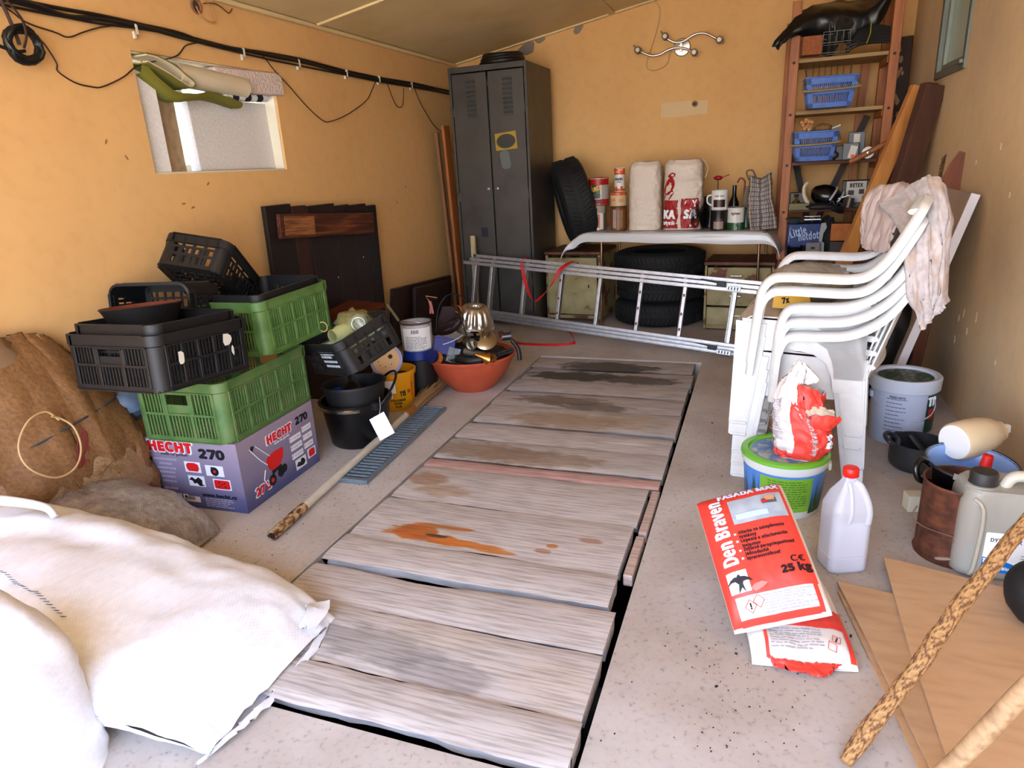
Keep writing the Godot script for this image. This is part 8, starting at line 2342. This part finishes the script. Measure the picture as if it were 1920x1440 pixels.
	# foam offcut
	solo("foam_offcut", MB.new().box(Vector3(0, .03, 0), Vector3(.055, .06, .05), .002), mat(Color(.82, .80, .70), .9), "small cream foam offcut on the floor by the rusty can", "foam offcut", Vector3(.548, 0, -2.40), Vector3(0, 12, 0))
	# jerrycan
	var jc := thing("jerrycan", "cloudy plastic jerrycan with blue liquid and a white blue label", "jerrycan", Vector3(.728, 0, -2.08))
	var L := .30
	var body := MB.new()
	var cs := rrect(.30, .165, .04, 5)
	var ring := func(y: float, s: float, dx := 0.0) -> Array:
		var r := []
		for p in cs: r.append(Vector3(p.x * s + dx, y, p.y * s))
		return r
	var ys := [[0.004, .93], [.012, 1.0], [.20, 1.0], [.235, .985], [.262, .93], [.272, .86]]
	var f := func(u: float, v: float) -> Vector3:
		var k := v * (ys.size() - 1)
		var i := mini(int(k), ys.size() - 2)
		var y: float = lerpf(ys[i][0], ys[i + 1][0], k - i)
		var s: float = lerpf(ys[i][1], ys[i + 1][1], k - i)
		var j := u * cs.size()
		var a := cs[int(j) % cs.size()]
		var b := cs[(int(j) + 1) % cs.size()]
		var p := a.lerp(b, j - int(j))
		return Vector3(p.x * s, y, p.y * s)
	body.grid(f, 48, 20, true, true)
	body.grid(func(u, v): return (f.call(u, 1.0) as Vector3).lerp(Vector3(0, .274, 0), v), 48, 3, true, true)
	body.grid(func(u, v): return (f.call(u, 0.0) as Vector3).lerp(Vector3(0, .004, 0), v), 48, 3, true, false)
	var jm := mat(Color(.72, .71, .66, .62), .35)
	jm.transparency = BaseMaterial3D.TRANSPARENCY_ALPHA
	obj("body", body, jm, jc)
	var lq := MB.new()
	var f2 := func(u: float, v: float) -> Vector3:
		var p: Vector3 = f.call(u, .05)
		return Vector3(p.x * .955, .012 + v * .078, p.z * .93)
	lq.grid(f2, 48, 4, true, true)
	lq.grid(func(u, v): return (f2.call(u, 1.0) as Vector3).lerp(Vector3(0, .09, 0), v), 48, 3, true, true)
	obj("liquid", lq, mat(Color(.16, .23, .32), .2), jc)
	obj("cap", MB.new().at(Vector3(-.095, .268, .02)).lathe([Vector2(.038, 0), Vector2(.039, .004), Vector2(.036, .010), Vector2(.034, .012), Vector2(.034, .04), Vector2(.031, .044), Vector2(0, .045)], 30, 0, TAU, func(a, y): return 1.0 + (.02 * signf(sin(a * 20.0)) if y > .011 and y < .041 else 0.0)), mat(Color(.16, .155, .15), .55), jc)
	obj("neck", MB.new().at(Vector3(-.095, .255, .02)).lathe([Vector2(.046, 0), Vector2(.042, .02), Vector2(.036, .022)], 26), jm, jc)
	obj("handle", MB.new().tube(spl([Vector3(-.045, .262, .02), Vector3(-.03, .295, .02), Vector3(.0, .305, .02), Vector3(.09, .30, .02), Vector3(.13, .285, .02), Vector3(.14, .25, .02)], 6), .017, 12, false, true, .9), mat(Color(.80, .77, .70), .4), jc)
	obj("groove", MB.new().tube(spl([Vector3(-.125, .25, .075), Vector3(-.10, .21, .085), Vector3(-.102, .05, .086), Vector3(-.11, .012, .082)], 6), .006, 8), mat(Color(.66, .63, .56), .45), jc)
	var fx := func(x: float, y: float) -> Transform3D: return Transform3D(Basis.IDENTITY, Vector3(x, y, .0838))
	obj("label", MB.new().xf(fx.call(.0, .092)).prism(rrect(.17, .125, .006), .0012), M.paper, jc)
	obj("blue_field", MB.new().xf(fx.call(-.055, .062) * Transform3D(Basis.IDENTITY, Vector3(0, 0, .001))).prism(PackedVector2Array([Vector2(-.03, -.032), Vector2(.045, -.032), Vector2(.052, -.018), Vector2(.046, -.002), Vector2(.03, .004), Vector2(-.01, .012), Vector2(-.03, .014)]), .001), mat(Color(.02, .44, .78), .4), jc)
	var jt := MB.new()
	letters(jt, "DYNAMAX", .012, .075, fx.call(-.035, .132) * Transform3D(Basis.IDENTITY, Vector3(0, 0, .0008)), 1)
	lines(jt, Rect2(.005, .05, .075, .045), 5, fx.call(0, 0) * Transform3D(Basis.IDENTITY, Vector3(0, 0, .0012)), 9, .22)
	obj("print", jt, mat(Color(.25, .27, .32), .6), jc)
	var wt := MB.new()
	letters(wt, "AdBlue", .009, .04, fx.call(-.03, .045) * Transform3D(Basis.IDENTITY, Vector3(0, 0, .0018)), 2)
	for k in 5: wt.xf(fx.call(-.075 + .006 * cos(k * 1.26), .066 + .006 * sin(k * 1.26)) * Transform3D(Basis(Vector3.RIGHT, PI * .5), Vector3(0, 0, .0016))).lathe([Vector2(.0035, 0), Vector2(0, .0004)], 8)
	letters(wt, "DYNAMAX", .02, .11, fx.call(.06, .215), 2)
	obj("embossed_print", wt, M.white, jc)
	# black rubber boot-like ball at the frame edge
	solo("rubber_float", blob(MB.new(), Vector3.ZERO, Vector3(.075, .095, .075), .03, 2.0, 1.0, 30, 20), M.rubber, "round black rubber float at the right frame edge before the jerrycan", "float", Vector3(.715, .098, -1.79), Vector3(0, 0, 25))
	# green tub with lid, torn bag, jug
	var gt := thing("fertiliser_tub", "white tub with lime green lid and a picture of green lawn", "tub", Vector3(.122, 0, -2.335))
	obj("body", MB.new().lathe([Vector2(0, 0), Vector2(.116, 0), Vector2(.120, .006), Vector2(.136, .175), Vector2(.142, .177), Vector2(.145, .200), Vector2(.140, .204), Vector2(0, .204)], 48), mat(Color(.84, .86, .84), .4), gt)
	obj("lid", MB.new().lathe([Vector2(.143, .198), Vector2(.146, .202), Vector2(.145, .212), Vector2(.139, .215), Vector2(.122, .214), Vector2(.118, .208), Vector2(0, .208)], 48), mat(Color(.42, .70, .18), .4), gt)
	obj("lid_label", MB.new().lathe([Vector2(.110, .2085), Vector2(.110, .2092), Vector2(0, .2092)], 36), nmat([[0.0, Color(.25, .40, .66)], [.5, Color(.42, .52, .68)], [.62, Color(.62, .66, .66)], [1.0, Color(.66, .68, .66)]], Vector3(5, 5, 5), .4), gt)
	var lw := MB.new()
	letters(lw, "LAWN", .022, .06, Transform3D(Basis(Vector3.RIGHT, -PI * .5), Vector3(-.05, .2096, .035)), 2)
	obj("lid_print", lw, mat(Color(.55, .58, .55), .5), gt)
	var bl := mat(Color(.30, .52, .82), .4)
	var gl := mat(Color(.46, .68, .20), .4)
	obj("blue_sky_print", arc_band(MB.new(), .1229, .03, .168, -1.5, 1.6, .1361), bl, gt)
	obj("green_panel", arc_band(MB.new(), .1234, .03, .160, -.62, .72, .1359), gl, gt)
	var gs := MB.new()
	var rg := RandomNumberGenerator.new()
	rg.seed = 12
	for k in 60:
		var a := rg.randf_range(.74, 1.5) if k < 34 else rg.randf_range(-1.45, -.66)
		var h := rg.randf_range(.05, .13)
		var r0 := .1232
		gs.face(Vector3(sin(a - .03) * r0, .02, cos(a - .03) * r0), Vector3(sin(a + .03) * r0, .02, cos(a + .03) * r0), Vector3(sin(a + .05) * (r0 + h * .1), .02 + h, cos(a + .05) * (r0 + h * .1)), Vector3(sin(a + .045) * (r0 + h * .1), .02 + h, cos(a + .045) * (r0 + h * .1)))
	obj("grass_print", gs, mat(Color(.12, .30, .05), .5), gt)
	var gp := MB.new()
	for k in 12: lines(gp, Rect2(-.06, .145 - .009 * k, .13, .006), 1, Transform3D.IDENTITY, 90 + k, .35, curl(.1352 - .00085 * k, .04))
	obj("print", gp, mat(Color(.10, .22, .05), .6), gt)
	obj("handle_lug", MB.new().at(Vector3(.143, .175, .02)).box(Vector3.ZERO, Vector3(.012, .03, .03), .004), mat(Color(.8, .8, .7), .4), gt)
	torn_bag()
	jug()
	cement_bags()
	plywood()

func torn_bag() -> void:
	var t := thing("torn_bag", "half empty red and white adhesive bag with a torn top on the green lidded tub", "bag", Vector3(.160, .212, -2.30), Vector3(0, -12, 0))
	var f := func(u: float, v: float) -> Vector3:
		var a := u * TAU
		var y := v * .235
		var k: float = [.80, 1.0, 1.03, 1.0, .90, .82, .80][mini(int(v * 6.0), 6)]
		var k2: float = [.80, 1.0, 1.03, 1.0, .90, .82, .80][mini(int(v * 6.0) + 1, 6)]
		var q := lerpf(k, k2, fmod(v * 6.0, 1.0))
		var cx := signf(cos(a)) * pow(absf(cos(a)), .75)
		var cz := signf(sin(a)) * pow(absf(sin(a)), .75)
		var w := .012 * nz(cx * 2.5, v * 6.0, cz * 2.5) + .006 * nz(cx * 6.0, v * 15.0, cz * 6.0)
		return Vector3(cx * (.086 * q + w) + .012 * sin(v * 6.0), y + .02 * nz(cx * 2.0, 5.0, cz * 2.0) * v, cz * (.064 * q + w))
	var wm := mat(Color(.84, .80, .78), .6)
	var rm := mat(Color(.88, .24, .19), .5)
	obj("body", MB.new().grid(f, 56, 44, true, true), wm, t)
	var top := func(off: float) -> Callable: return func(u: float, v: float) -> Vector3:
		var p: Vector3 = f.call(u, v)
		var c := Vector3(0, p.y, 0)
		return p + (p - c).normalized() * off
	var tf: Callable = top.call(.0045)
	var area := func(u0: float, u1: float, v0: float, v1: float) -> MB:
		return MB.new().grid(func(u, v): return tf.call(lerpf(u0, u1, u), lerpf(v0, v1, v)), 20, 24, false, true)
	obj("red_panel", area.call(-.02, .265, .02, 1.0), rm, t)
	obj("red_foot", area.call(.265, .48, .02, .12), rm, t)
	var pr := MB.new()
	var sp := func(p: Vector3) -> Vector3:   # x: along u, y: along v
		return (top.call(.0062) as Callable).call(p.x, p.y) + Vector3(0, 0, 0)
	for k in 22: lines(pr, Rect2(.33, .30 + .028 * k, .12, .02), 1, Transform3D.IDENTITY, 120 + k, .35, sp)
	for k in 10: pr.face(sp.call(Vector3(.425 + .006 * k, .16, 0)), sp.call(Vector3(.422 + .006 * k, .16, 0)), sp.call(Vector3(.422 + .006 * k, .25, 0)), sp.call(Vector3(.425 + .006 * k, .25, 0)))
	obj("small_print", pr, mat(Color(.56, .54, .57), .7), t)
	var lt := MB.new()
	letters(lt, "na zatepľovacie systémy", .020, .19, Transform3D(Basis(Vector3.BACK, -PI * .5), Vector3(0, 0, 0)), 2)
	lt.warp(func(p): return (top.call(.0062) as Callable).call(.185 - p.x * 1.6, .52 + p.y * 4.1))
	obj("lettering", lt, M.white, t)
	obj("logo_field", area.call(.035, .095, .22, .42).warp(func(p): return p * Vector3(1.015, 1, 1.015)), M.white, t)
	var bird := MB.new()
	bird.prism(swallow(), .0005)
	bird.warp(func(p): return (top.call(.0075) as Callable).call(.065 - p.x * .9, .33 + p.y * 3.6))
	obj("bird_emblem", bird, M.ink, t)
	# torn mouth
	obj("white_flap", drape(MB.new(), [
		[Vector3(-.085, .20, .035), Vector3(-.05, .215, .06), Vector3(-.01, .20, .065)],
		[Vector3(-.075, .25, .02), Vector3(-.045, .265, .045), Vector3(-.005, .25, .055)],
		[Vector3(-.05, .285, .005), Vector3(-.03, .30, .02), Vector3(.0, .285, .035)],
		[Vector3(-.03, .33, -.005), Vector3(-.02, .335, .0), Vector3(.01, .305, .02)]], 18, 18, .003, .010, 5.0), wm, t)
	obj("white_flap", drape(MB.new(), [[Vector3(-.03, .325, .0), Vector3(-.01, .33, .0), Vector3(.0, .31, .01)], [Vector3(-.005, .29, .01), Vector3(.025, .30, .02), Vector3(.045, .285, .02)], [Vector3(.0, .262, .03), Vector3(.02, .265, .035), Vector3(.04, .27, .03)]], 12, 12, .003, .006, 5.0), wm, t)
	obj("red_tear", drape(MB.new(), [[Vector3(-.01, .265, .045), Vector3(.02, .26, .05), Vector3(.05, .245, .035)], [Vector3(-.005, .225, .065), Vector3(.03, .22, .068), Vector3(.065, .205, .05)], [Vector3(.0, .195, .068), Vector3(.035, .185, .07), Vector3(.07, .175, .06)]], 14, 12, .003, .008, 6.0), rm, t)
	obj("inner_paper", drape(MB.new(), [[Vector3(.02, .205, .068), Vector3(.065, .20, .055), Vector3(.10, .185, .035)], [Vector3(.03, .175, .08), Vector3(.075, .165, .07), Vector3(.11, .17, .045)]], 14, 8, .003, .006, 6.0), mat(Color(.72, .66, .58), .8), t)
	obj("red_tear", drape(MB.new(), [[Vector3(.05, .178, .08), Vector3(.095, .175, .06), Vector3(.12, .165, .035)], [Vector3(.04, .15, .082), Vector3(.09, .145, .068), Vector3(.125, .155, .03)], [Vector3(.06, .13, .074), Vector3(.095, .125, .058), Vector3(.115, .14, .03)]], 14, 10, .003, .006, 6.0), rm, t)

func swallow() -> PackedVector2Array:
	return PackedVector2Array([Vector2(-.032, -.004), Vector2(-.022, .006), Vector2(-.010, .011), Vector2(-.004, .010), Vector2(.0, .015), Vector2(.004, .014), Vector2(.006, .010), Vector2(.016, .009), Vector2(.026, .004), Vector2(.034, -.004), Vector2(.020, .0), Vector2(.010, -.001), Vector2(.007, -.006), Vector2(.010, -.024), Vector2(.003, -.013), Vector2(-.008, -.024), Vector2(-.003, -.006), Vector2(-.010, .001), Vector2(-.02, .001)])

func jug() -> void:
	var t := thing("plastic_jug", "translucent white plastic jug with a red cap standing on the floor", "jug", Vector3(.283, 0, -1.975), Vector3(0, 22, 0))
	var m := mat(Color(.86, .86, .89, .55), .35)
	m.transparency = BaseMaterial3D.TRANSPARENCY_ALPHA
	var cs := rrect(1.0, 1.0, .22, 5)
	var ys := [[.0, .90], [.006, .98], [.02, 1.0], [.05, 1.0], [.055, .975], [.06, 1.0], [.185, 1.0], [.205, .99], [.245, .74], [.275, .42], [.288, .30], [.300, .28]]
	var f := func(u: float, v: float) -> Vector3:
		var k := v * (ys.size() - 1)
		var i := mini(int(k), ys.size() - 2)
		var y: float = lerpf(ys[i][0], ys[i + 1][0], k - i)
		var s: float = lerpf(ys[i][1], ys[i + 1][1], k - i)
		var j := u * cs.size()
		var p := cs[int(j) % cs.size()].lerp(cs[(int(j) + 1) % cs.size()], j - int(j))
		return Vector3(p.x * s * .118, y, p.y * s * .098)
	obj("body", MB.new().grid(f, 48, 44, true, true).grid(func(u, v): return (f.call(u, 0.0) as Vector3).lerp(Vector3(0, .0, 0), v), 48, 2, true, false), m, t)
	var g := func(u: float, v: float) -> Vector3:
		var p: Vector3 = f.call(u, .2)
		return Vector3(p.x * .95, .008 + v * .16, p.z * .95)
	obj("contents", MB.new().grid(g, 48, 4, true, true).grid(func(u, v): return (g.call(u, 1.0) as Vector3).lerp(Vector3(0, .168, 0), v), 48, 2, true, true), mat(Color(.88, .89, .92), .5), t)
	obj("cap", MB.new().at(Vector3(0, .298, 0)).lathe([Vector2(.020, 0), Vector2(.0215, .002), Vector2(.0215, .024), Vector2(.019, .027), Vector2(0, .028)], 30, 0, TAU, func(a, y): return 1.0 + .012 * signf(sin(a * 24.0))), mat(Color(.86, .09, .05), .4), t)
	obj("handle", MB.new().tube(spl([Vector3(.008, .285, .012), Vector3(.022, .272, .022), Vector3(.036, .235, .036), Vector3(.042, .20, .044), Vector3(.040, .165, .046)], 6), .010, 10), m, t)
	obj("shoulder_rib", MB.new().tube(spl([Vector3(-.012, .285, .02), Vector3(-.01, .25, .036), Vector3(-.012, .20, .049), Vector3(-.02, .17, .050)], 6), .006, 8), m, t)

func cement_bags() -> void:
	var rm := mat(Color(.88, .24, .19), .45)
	var wm := mat(Color(.86, .83, .79), .6)
	var W := .24
	var L := .385
	var H := .085
	# upper bag, leaning on the tub
	var t := thing("adhesive_bag", "full red 25 kg adhesive bag lying tilted on another bag against the tub", "bag", Vector3.ZERO)
	var B := Basis.from_euler(Vector3(28.8, 22.0, 18.1) * PI / 180.0)
	t.transform = Transform3D(B, Vector3(.0346, .229, -1.653) - B.y * (H - .006))
	obj("paper", bag(MB.new(), L, W, H, .003, 2.0), wm, t)
	var top := bag_top(L, W, H, .003, 2.0)
	obj("red_print", patch(MB.new(), top, Rect2(-W * .496, -L * .497, W * .955, L * .84), 40, 60, .0012), rm, t)
	obj("red_print", patch(MB.new(), top, Rect2(-W * .496, L * .34, W * .10, L * .15), 6, 14, .0012), rm, t)
	obj("red_print", patch(MB.new(), top, Rect2(W * .40, L * .34, W * .045, L * .15), 6, 14, .0012), rm, t)
	obj("red_print", patch(MB.new(), top, Rect2(-W * .40, L * .465, W * .80, L * .028), 30, 4, .0012), rm, t)
	var white := MB.new()
	letters(white, "FASADA MAX", .018, .165, Transform3D.IDENTITY, 3, on_top(top, Vector2(.022, -.163), 0, .0022))
	letters(white, "Den Braven", .038, .200, Transform3D(Basis(Vector3.BACK, PI * .5), Vector3.ZERO), 2, on_top(top, Vector2(-.078, -.048), 0, .0022))
	for k in 4: letters(white, "»", .010, .0, Transform3D.IDENTITY, 2, on_top(top, Vector2(-.046, -.028 + .022 * k + (.0 if k < 2 else .004)), 0, .0022))
	obj("white_lettering", white, M.white, t)
	obj("logo_field", patch(MB.new(), top, Rect2(-.100, .070, .052, .054), 8, 8, .0022), M.white, t)
	var ink := MB.new()
	var b0 := ink.v.size()
	ink.prism(swallow(), .0004)
	ink.warp(func(p): return (on_top(top, Vector2(-.072, .098), 0, .0034) as Callable).call(Vector3(p.x * 1.0, p.y * 1.15, p.z)), b0)
	obj("bird_emblem", ink, mat(Color(.09, .09, .11), .6), t)
	var dk := MB.new()
	var txt := ["Stierka na zatepľovacie", "systémy", "Lepenie a stierkovanie", "izolantov", "Zvýšená paropriepustnosť", "Jednoduchá", "spracovateľnosť"]
	for k in 7: letters(dk, txt[k], .0085, [.118, .045, .118, .046, .128, .06, .085][k], Transform3D.IDENTITY, 2, on_top(top, Vector2([.022, -.016, .022, -.014, .027, -.008, .006][k], -.030 + .0125 * k), 0, .0022))
	letters(dk, "25 kg", .018, .072, Transform3D.IDENTITY, 3, on_top(top, Vector2(.072, .092), 0, .0022))
	letters(dk, "C€", .017, .034, Transform3D.IDENTITY, 1, on_top(top, Vector2(.082, .067), 0, .0022))
	obj("dark_lettering", dk, mat(Color(.18, .03, .03), .6), t)
	var pm := nmat([Color(.58, .63, .68), Color(.70, .73, .76)], Vector3(6, 6, 6), .4)
	obj("photo_field", patch(MB.new(), top, Rect2(-.040, -.138, .142, .082), 16, 10, .0022), pm, t)
	var tr := MB.new()
	for q in [[Rect2(.048, -.118, .038, .016), 0], ]: patch(tr, top, q[0], 6, 4, .0034)
	obj("trowel_picture", tr, mat(Color(.35, .33, .33), .5), t)
	obj("hand_picture", patch(MB.new(), top, Rect2(.058, -.126, .024, .016), 5, 4, .0044), mat(Color(.78, .58, .42), .6), t)
	obj("red_cuff", patch(MB.new(), top, Rect2(.046, -.112, .016, .008), 4, 3, .0050), M.red, t)
	obj("pale_swirl", patch(MB.new(), top, Rect2(-.030, -.085, .085, .018), 10, 4, .0034), mat(Color(.72, .80, .86), .5), t)
	var hz := MB.new()
	var sm := MB.new()
	for k in 2:
		var c := Vector2(-.062 + .022 * k, .156 - .008 * k)
		for e in 4:
			var p0 := Vector2(cos(PI * .5 * e), sin(PI * .5 * e)) * .014
			var p1 := Vector2(cos(PI * .5 * (e + 1)), sin(PI * .5 * (e + 1))) * .014
			var path := []
			for i in 5: path.append((on_top(top, c, 0, .0016) as Callable).call(Vector3(p0.lerp(p1, i / 4.0).x, p0.lerp(p1, i / 4.0).y, 0)))
			hz.tube(path, .0007, 4)
	obj("hazard_frame", hz, M.red, t)
	letters(sm, "!", .013, .0, Transform3D.IDENTITY, 2, on_top(top, Vector2(-.062, .156), 0, .0018))
	obj("hazard_mark", sm, M.ink, t)
	var fp := MB.new()
	for k in 7: lines(fp, Rect2(-.03, -.003, .125, .006), 1, Transform3D.IDENTITY, 140 + k, .5, on_top(top, Vector2(.0, .139 + .0058 * k), 0, .0016))
	obj("small_print", fp, mat(Color(.66, .64, .66), .7), t)
	var sc := PackedVector2Array([Vector2(-.018, .0), Vector2(-.008, .008), Vector2(.012, .012), Vector2(.024, .006), Vector2(.010, -.003), Vector2(-.010, -.009)])
	var sf := MB.new().prism(sc, .0003)
	sf.warp(func(p): return (on_top(top, Vector2(-.03, .118), 0, .0020) as Callable).call(p))
	obj("scuff", sf, mat(Color(.86, .48, .44), .6), t)
	# lower bag
	var t2 := thing("adhesive_bag", "crumpled red and white adhesive bag flat on the floor beneath the tilted one", "bag", Vector3(.128, .002, -1.655), Vector3(0, 10, 0))
	var L2 := .36
	var W2 := .245
	var top2 := bag_top(L2, W2, .056, .007, 7.0)
	obj("paper", bag(MB.new(), L2, W2, .056, .007, 7.0), wm, t2)
	obj("red_print", patch(MB.new(), top2, Rect2(-.068, .015, .185, .075), 30, 16, .0014), rm, t2)
	obj("red_print", patch(MB.new(), top2, Rect2(-.085, .085, .204, .010), 30, 4, .0014), rm, t2)
	obj("red_print", patch(MB.new(), top2, Rect2(-.088, .090, .008, .085), 4, 14, .0014), rm, t2)
	obj("red_print", patch(MB.new(), top2, Rect2(.105, .02, .014, .155), 4, 20, .0014), rm, t2)
	var fp2 := MB.new()
	for k in 8: lines(fp2, Rect2(-.075, -.003, .125, .006), 1, Transform3D.IDENTITY, 170 + k, .5, on_top(top2, Vector2(.0, .104 + .0075 * k), 0, .0018))
	obj("small_print", fp2, mat(Color(.60, .58, .60), .7), t2)
	var h2 := MB.new()
	for k in 2:
		var c := Vector2(.068 + .014 * k, .150 - .022 * k)
		for e in 4:
			var p0 := Vector2(cos(PI * .5 * e + .5), sin(PI * .5 * e + .5)) * .013
			var p1 := Vector2(cos(PI * .5 * (e + 1) + .5), sin(PI * .5 * (e + 1) + .5)) * .013
			var path := []
			for i in 4: path.append((on_top(top2, c, 0, .002) as Callable).call(Vector3(p0.lerp(p1, i / 3.0).x, p0.lerp(p1, i / 3.0).y, 0)))
			h2.tube(path, .0007, 4)
	obj("hazard_frame", h2, M.red, t2)
	var h3 := MB.new()
	letters(h3, "!", .012, .0, Transform3D(Basis(Vector3.BACK, PI - .5), Vector3.ZERO), 2, on_top(top2, Vector2(.082, .128), 0, .002))
	obj("hazard_mark", h3, M.ink, t2)
	obj("torn_red_edge", drape(MB.new(), [[Vector3(-.085, .025, .176), Vector3(-.03, .020, .180), Vector3(.03, .018, .180), Vector3(.085, .020, .176)], [Vector3(-.075, .008, .19), Vector3(-.03, .012, .205), Vector3(.03, .008, .215), Vector3(.05, .006, .20)]], 24, 6, .003, .008, 9.0), rm, t2)

func plywood() -> void:
	var pm := wood([Color(.73, .58, .42), Color(.78, .63, .47), Color(.80, .655, .50)], Vector3(1.2, 6, 5), .6, 35, .02)
	var em := mat(Color(.55, .40, .26), .8)
	var names := ["lowest plywood sheet of the three on the floor at the right", "middle plywood sheet, its curved edge lying over the lowest one", "topmost plywood sheet with the long stick lying over it"]
	var outl := [
		[Vector3(.262, .006, -1.82), Vector3(.42, .006, -1.80), Vector3(.80, .006, -1.72), Vector3(.80, .006, -.85), Vector3(.385, .006, -.85), Vector3(.365, .006, -1.20), Vector3(.335, .006, -1.40)],
		[Vector3(.262, .020, -1.86), Vector3(.43, .018, -1.83), Vector3(.80, .014, -1.75), Vector3(.80, .014, -.85), Vector3(.41, .014, -.85), Vector3(.385, .014, -1.20), Vector3(.347, .014, -1.42)],
		[Vector3(.401, .026, -2.012), Vector3(.565, .024, -1.965), Vector3(.83, .024, -1.885), Vector3(.83, .022, -.85), Vector3(.425, .022, -.85), Vector3(.412, .022, -1.25), Vector3(.400, .024, -1.6)]]
	for k in 3:
		var pg := PackedVector2Array()
		for p in outl[k]: pg.append(Vector2(p.x, p.z))
		var o := MB.new()
		var idx_ := Geometry2D.triangulate_polygon(pg)
		var y: float = [.004, .013, .022][k]
		o.xf(Transform3D(Basis(Vector3.RIGHT, Vector3(0, 0, 1), Vector3(0, -1, 0)), Vector3(0, y, 0))).prism(pg, .007)
		solo("plywood_sheet", o, pm if k == 2 else wood([Color(.67, .53, .39), Color(.73, .59, .44), Color(.76, .62, .47)], Vector3(1.2, 6, 5), .6, 36 + k, .02), names[k], "plywood sheet", Vector3.ZERO, Vector3.ZERO)
	# two barked sticks
	var bark := nmat([[0.0, Color(.36, .24, .16)], [.34, Color(.48, .33, .21)], [.52, Color(.68, .51, .31)], [1.0, Color(.76, .60, .39)]], Vector3(2, 7, 1), .75, 0, .02, 11, .3)
	bark.uv1_triplanar = false
	var A := Vector3(.218, .012, -1.204)
	var D := Vector3(.66, .405, -1.735)
	var pts := []
	for k in 24:
		var q := k / 23.0
		pts.append(A.lerp(D, q) + Vector3(nz(q * 5.0, 1.0), nz(q * 5.0, 7.0), nz(q * 5.0, 14.0)) * .008)
	var s1 := thing("long_stick", "long rough stick with half peeled bark, lying across the plywood", "stick", Vector3.ZERO)
	obj("wood", MB.new().tube(pts, func(k): return .0165 + .003 * nz(k * 9.0) + (.0 if k > .02 else -.004), 14), bark, s1)
	obj("cut_end", MB.new().tube([pts[0] - (pts[1] - pts[0]).normalized() * .001, pts[0]], .0118, 12), mat(Color(.60, .45, .28), .8), s1)
	var E := Vector3(.345, .028, -1.15)
	var G := Vector3(.53, .40, -1.18)
	var p2 := []
	for k in 16:
		var q := k / 15.0
		p2.append(E.lerp(G, q) + Vector3(nz(q * 4.0, 21.0), nz(q * 4.0, 27.0), 0) * .005)
	solo("long_stick", MB.new().tube(p2, func(k): return .0175 + .002 * nz(k * 7.0, 3.0), 14), nmat([[0.0, Color(.50, .38, .26)], [.5, Color(.68, .54, .38)], [1.0, Color(.76, .62, .45)]], Vector3(9, 9, 2), .7, 0, .02, 13, .1), "smooth pale stick crossing the frame's bottom right corner", "stick")
	# crumbs on the concrete
	var cr := MB.new()
	var rg := RandomNumberGenerator.new()
	rg.seed = 77
	for k in 420:
		var p := Vector3(rg.randf_range(-.28, .45), .0008, rg.randf_range(-3.2, -.9))
		if k > 260: p = Vector3(rg.randf_range(-2.0, -1.36), .0008, rg.randf_range(-2.4, -1.2))
		elif k % 3 == 0: p = Vector3(-.02 + rg.randfn() * .09, .0008, -1.35 + rg.randfn() * .13)
		var s := rg.randf_range(.0008, .0026) * (2.2 if k % 29 == 0 else 1.0)
		cr.at(p, Vector3(0, rg.randf() * 360, 0)).box(Vector3.ZERO, Vector3(s * 1.6, s * .8, s))
	tag(obj("floor_crumbs", cr, mat(Color(.16, .13, .12), .95)), "scattered dark crumbs and grit on the concrete floor", "grit", "", "stuff")

func build_all() -> void:
	sacks()
	carton()
	crates()
	chairs()
	wood_panel()
	locker()
	shelf()
	back_furniture()
	ladder()
	left_buckets()
	bowl()
	leaning_boards()
	right_cluster()
	table_items()
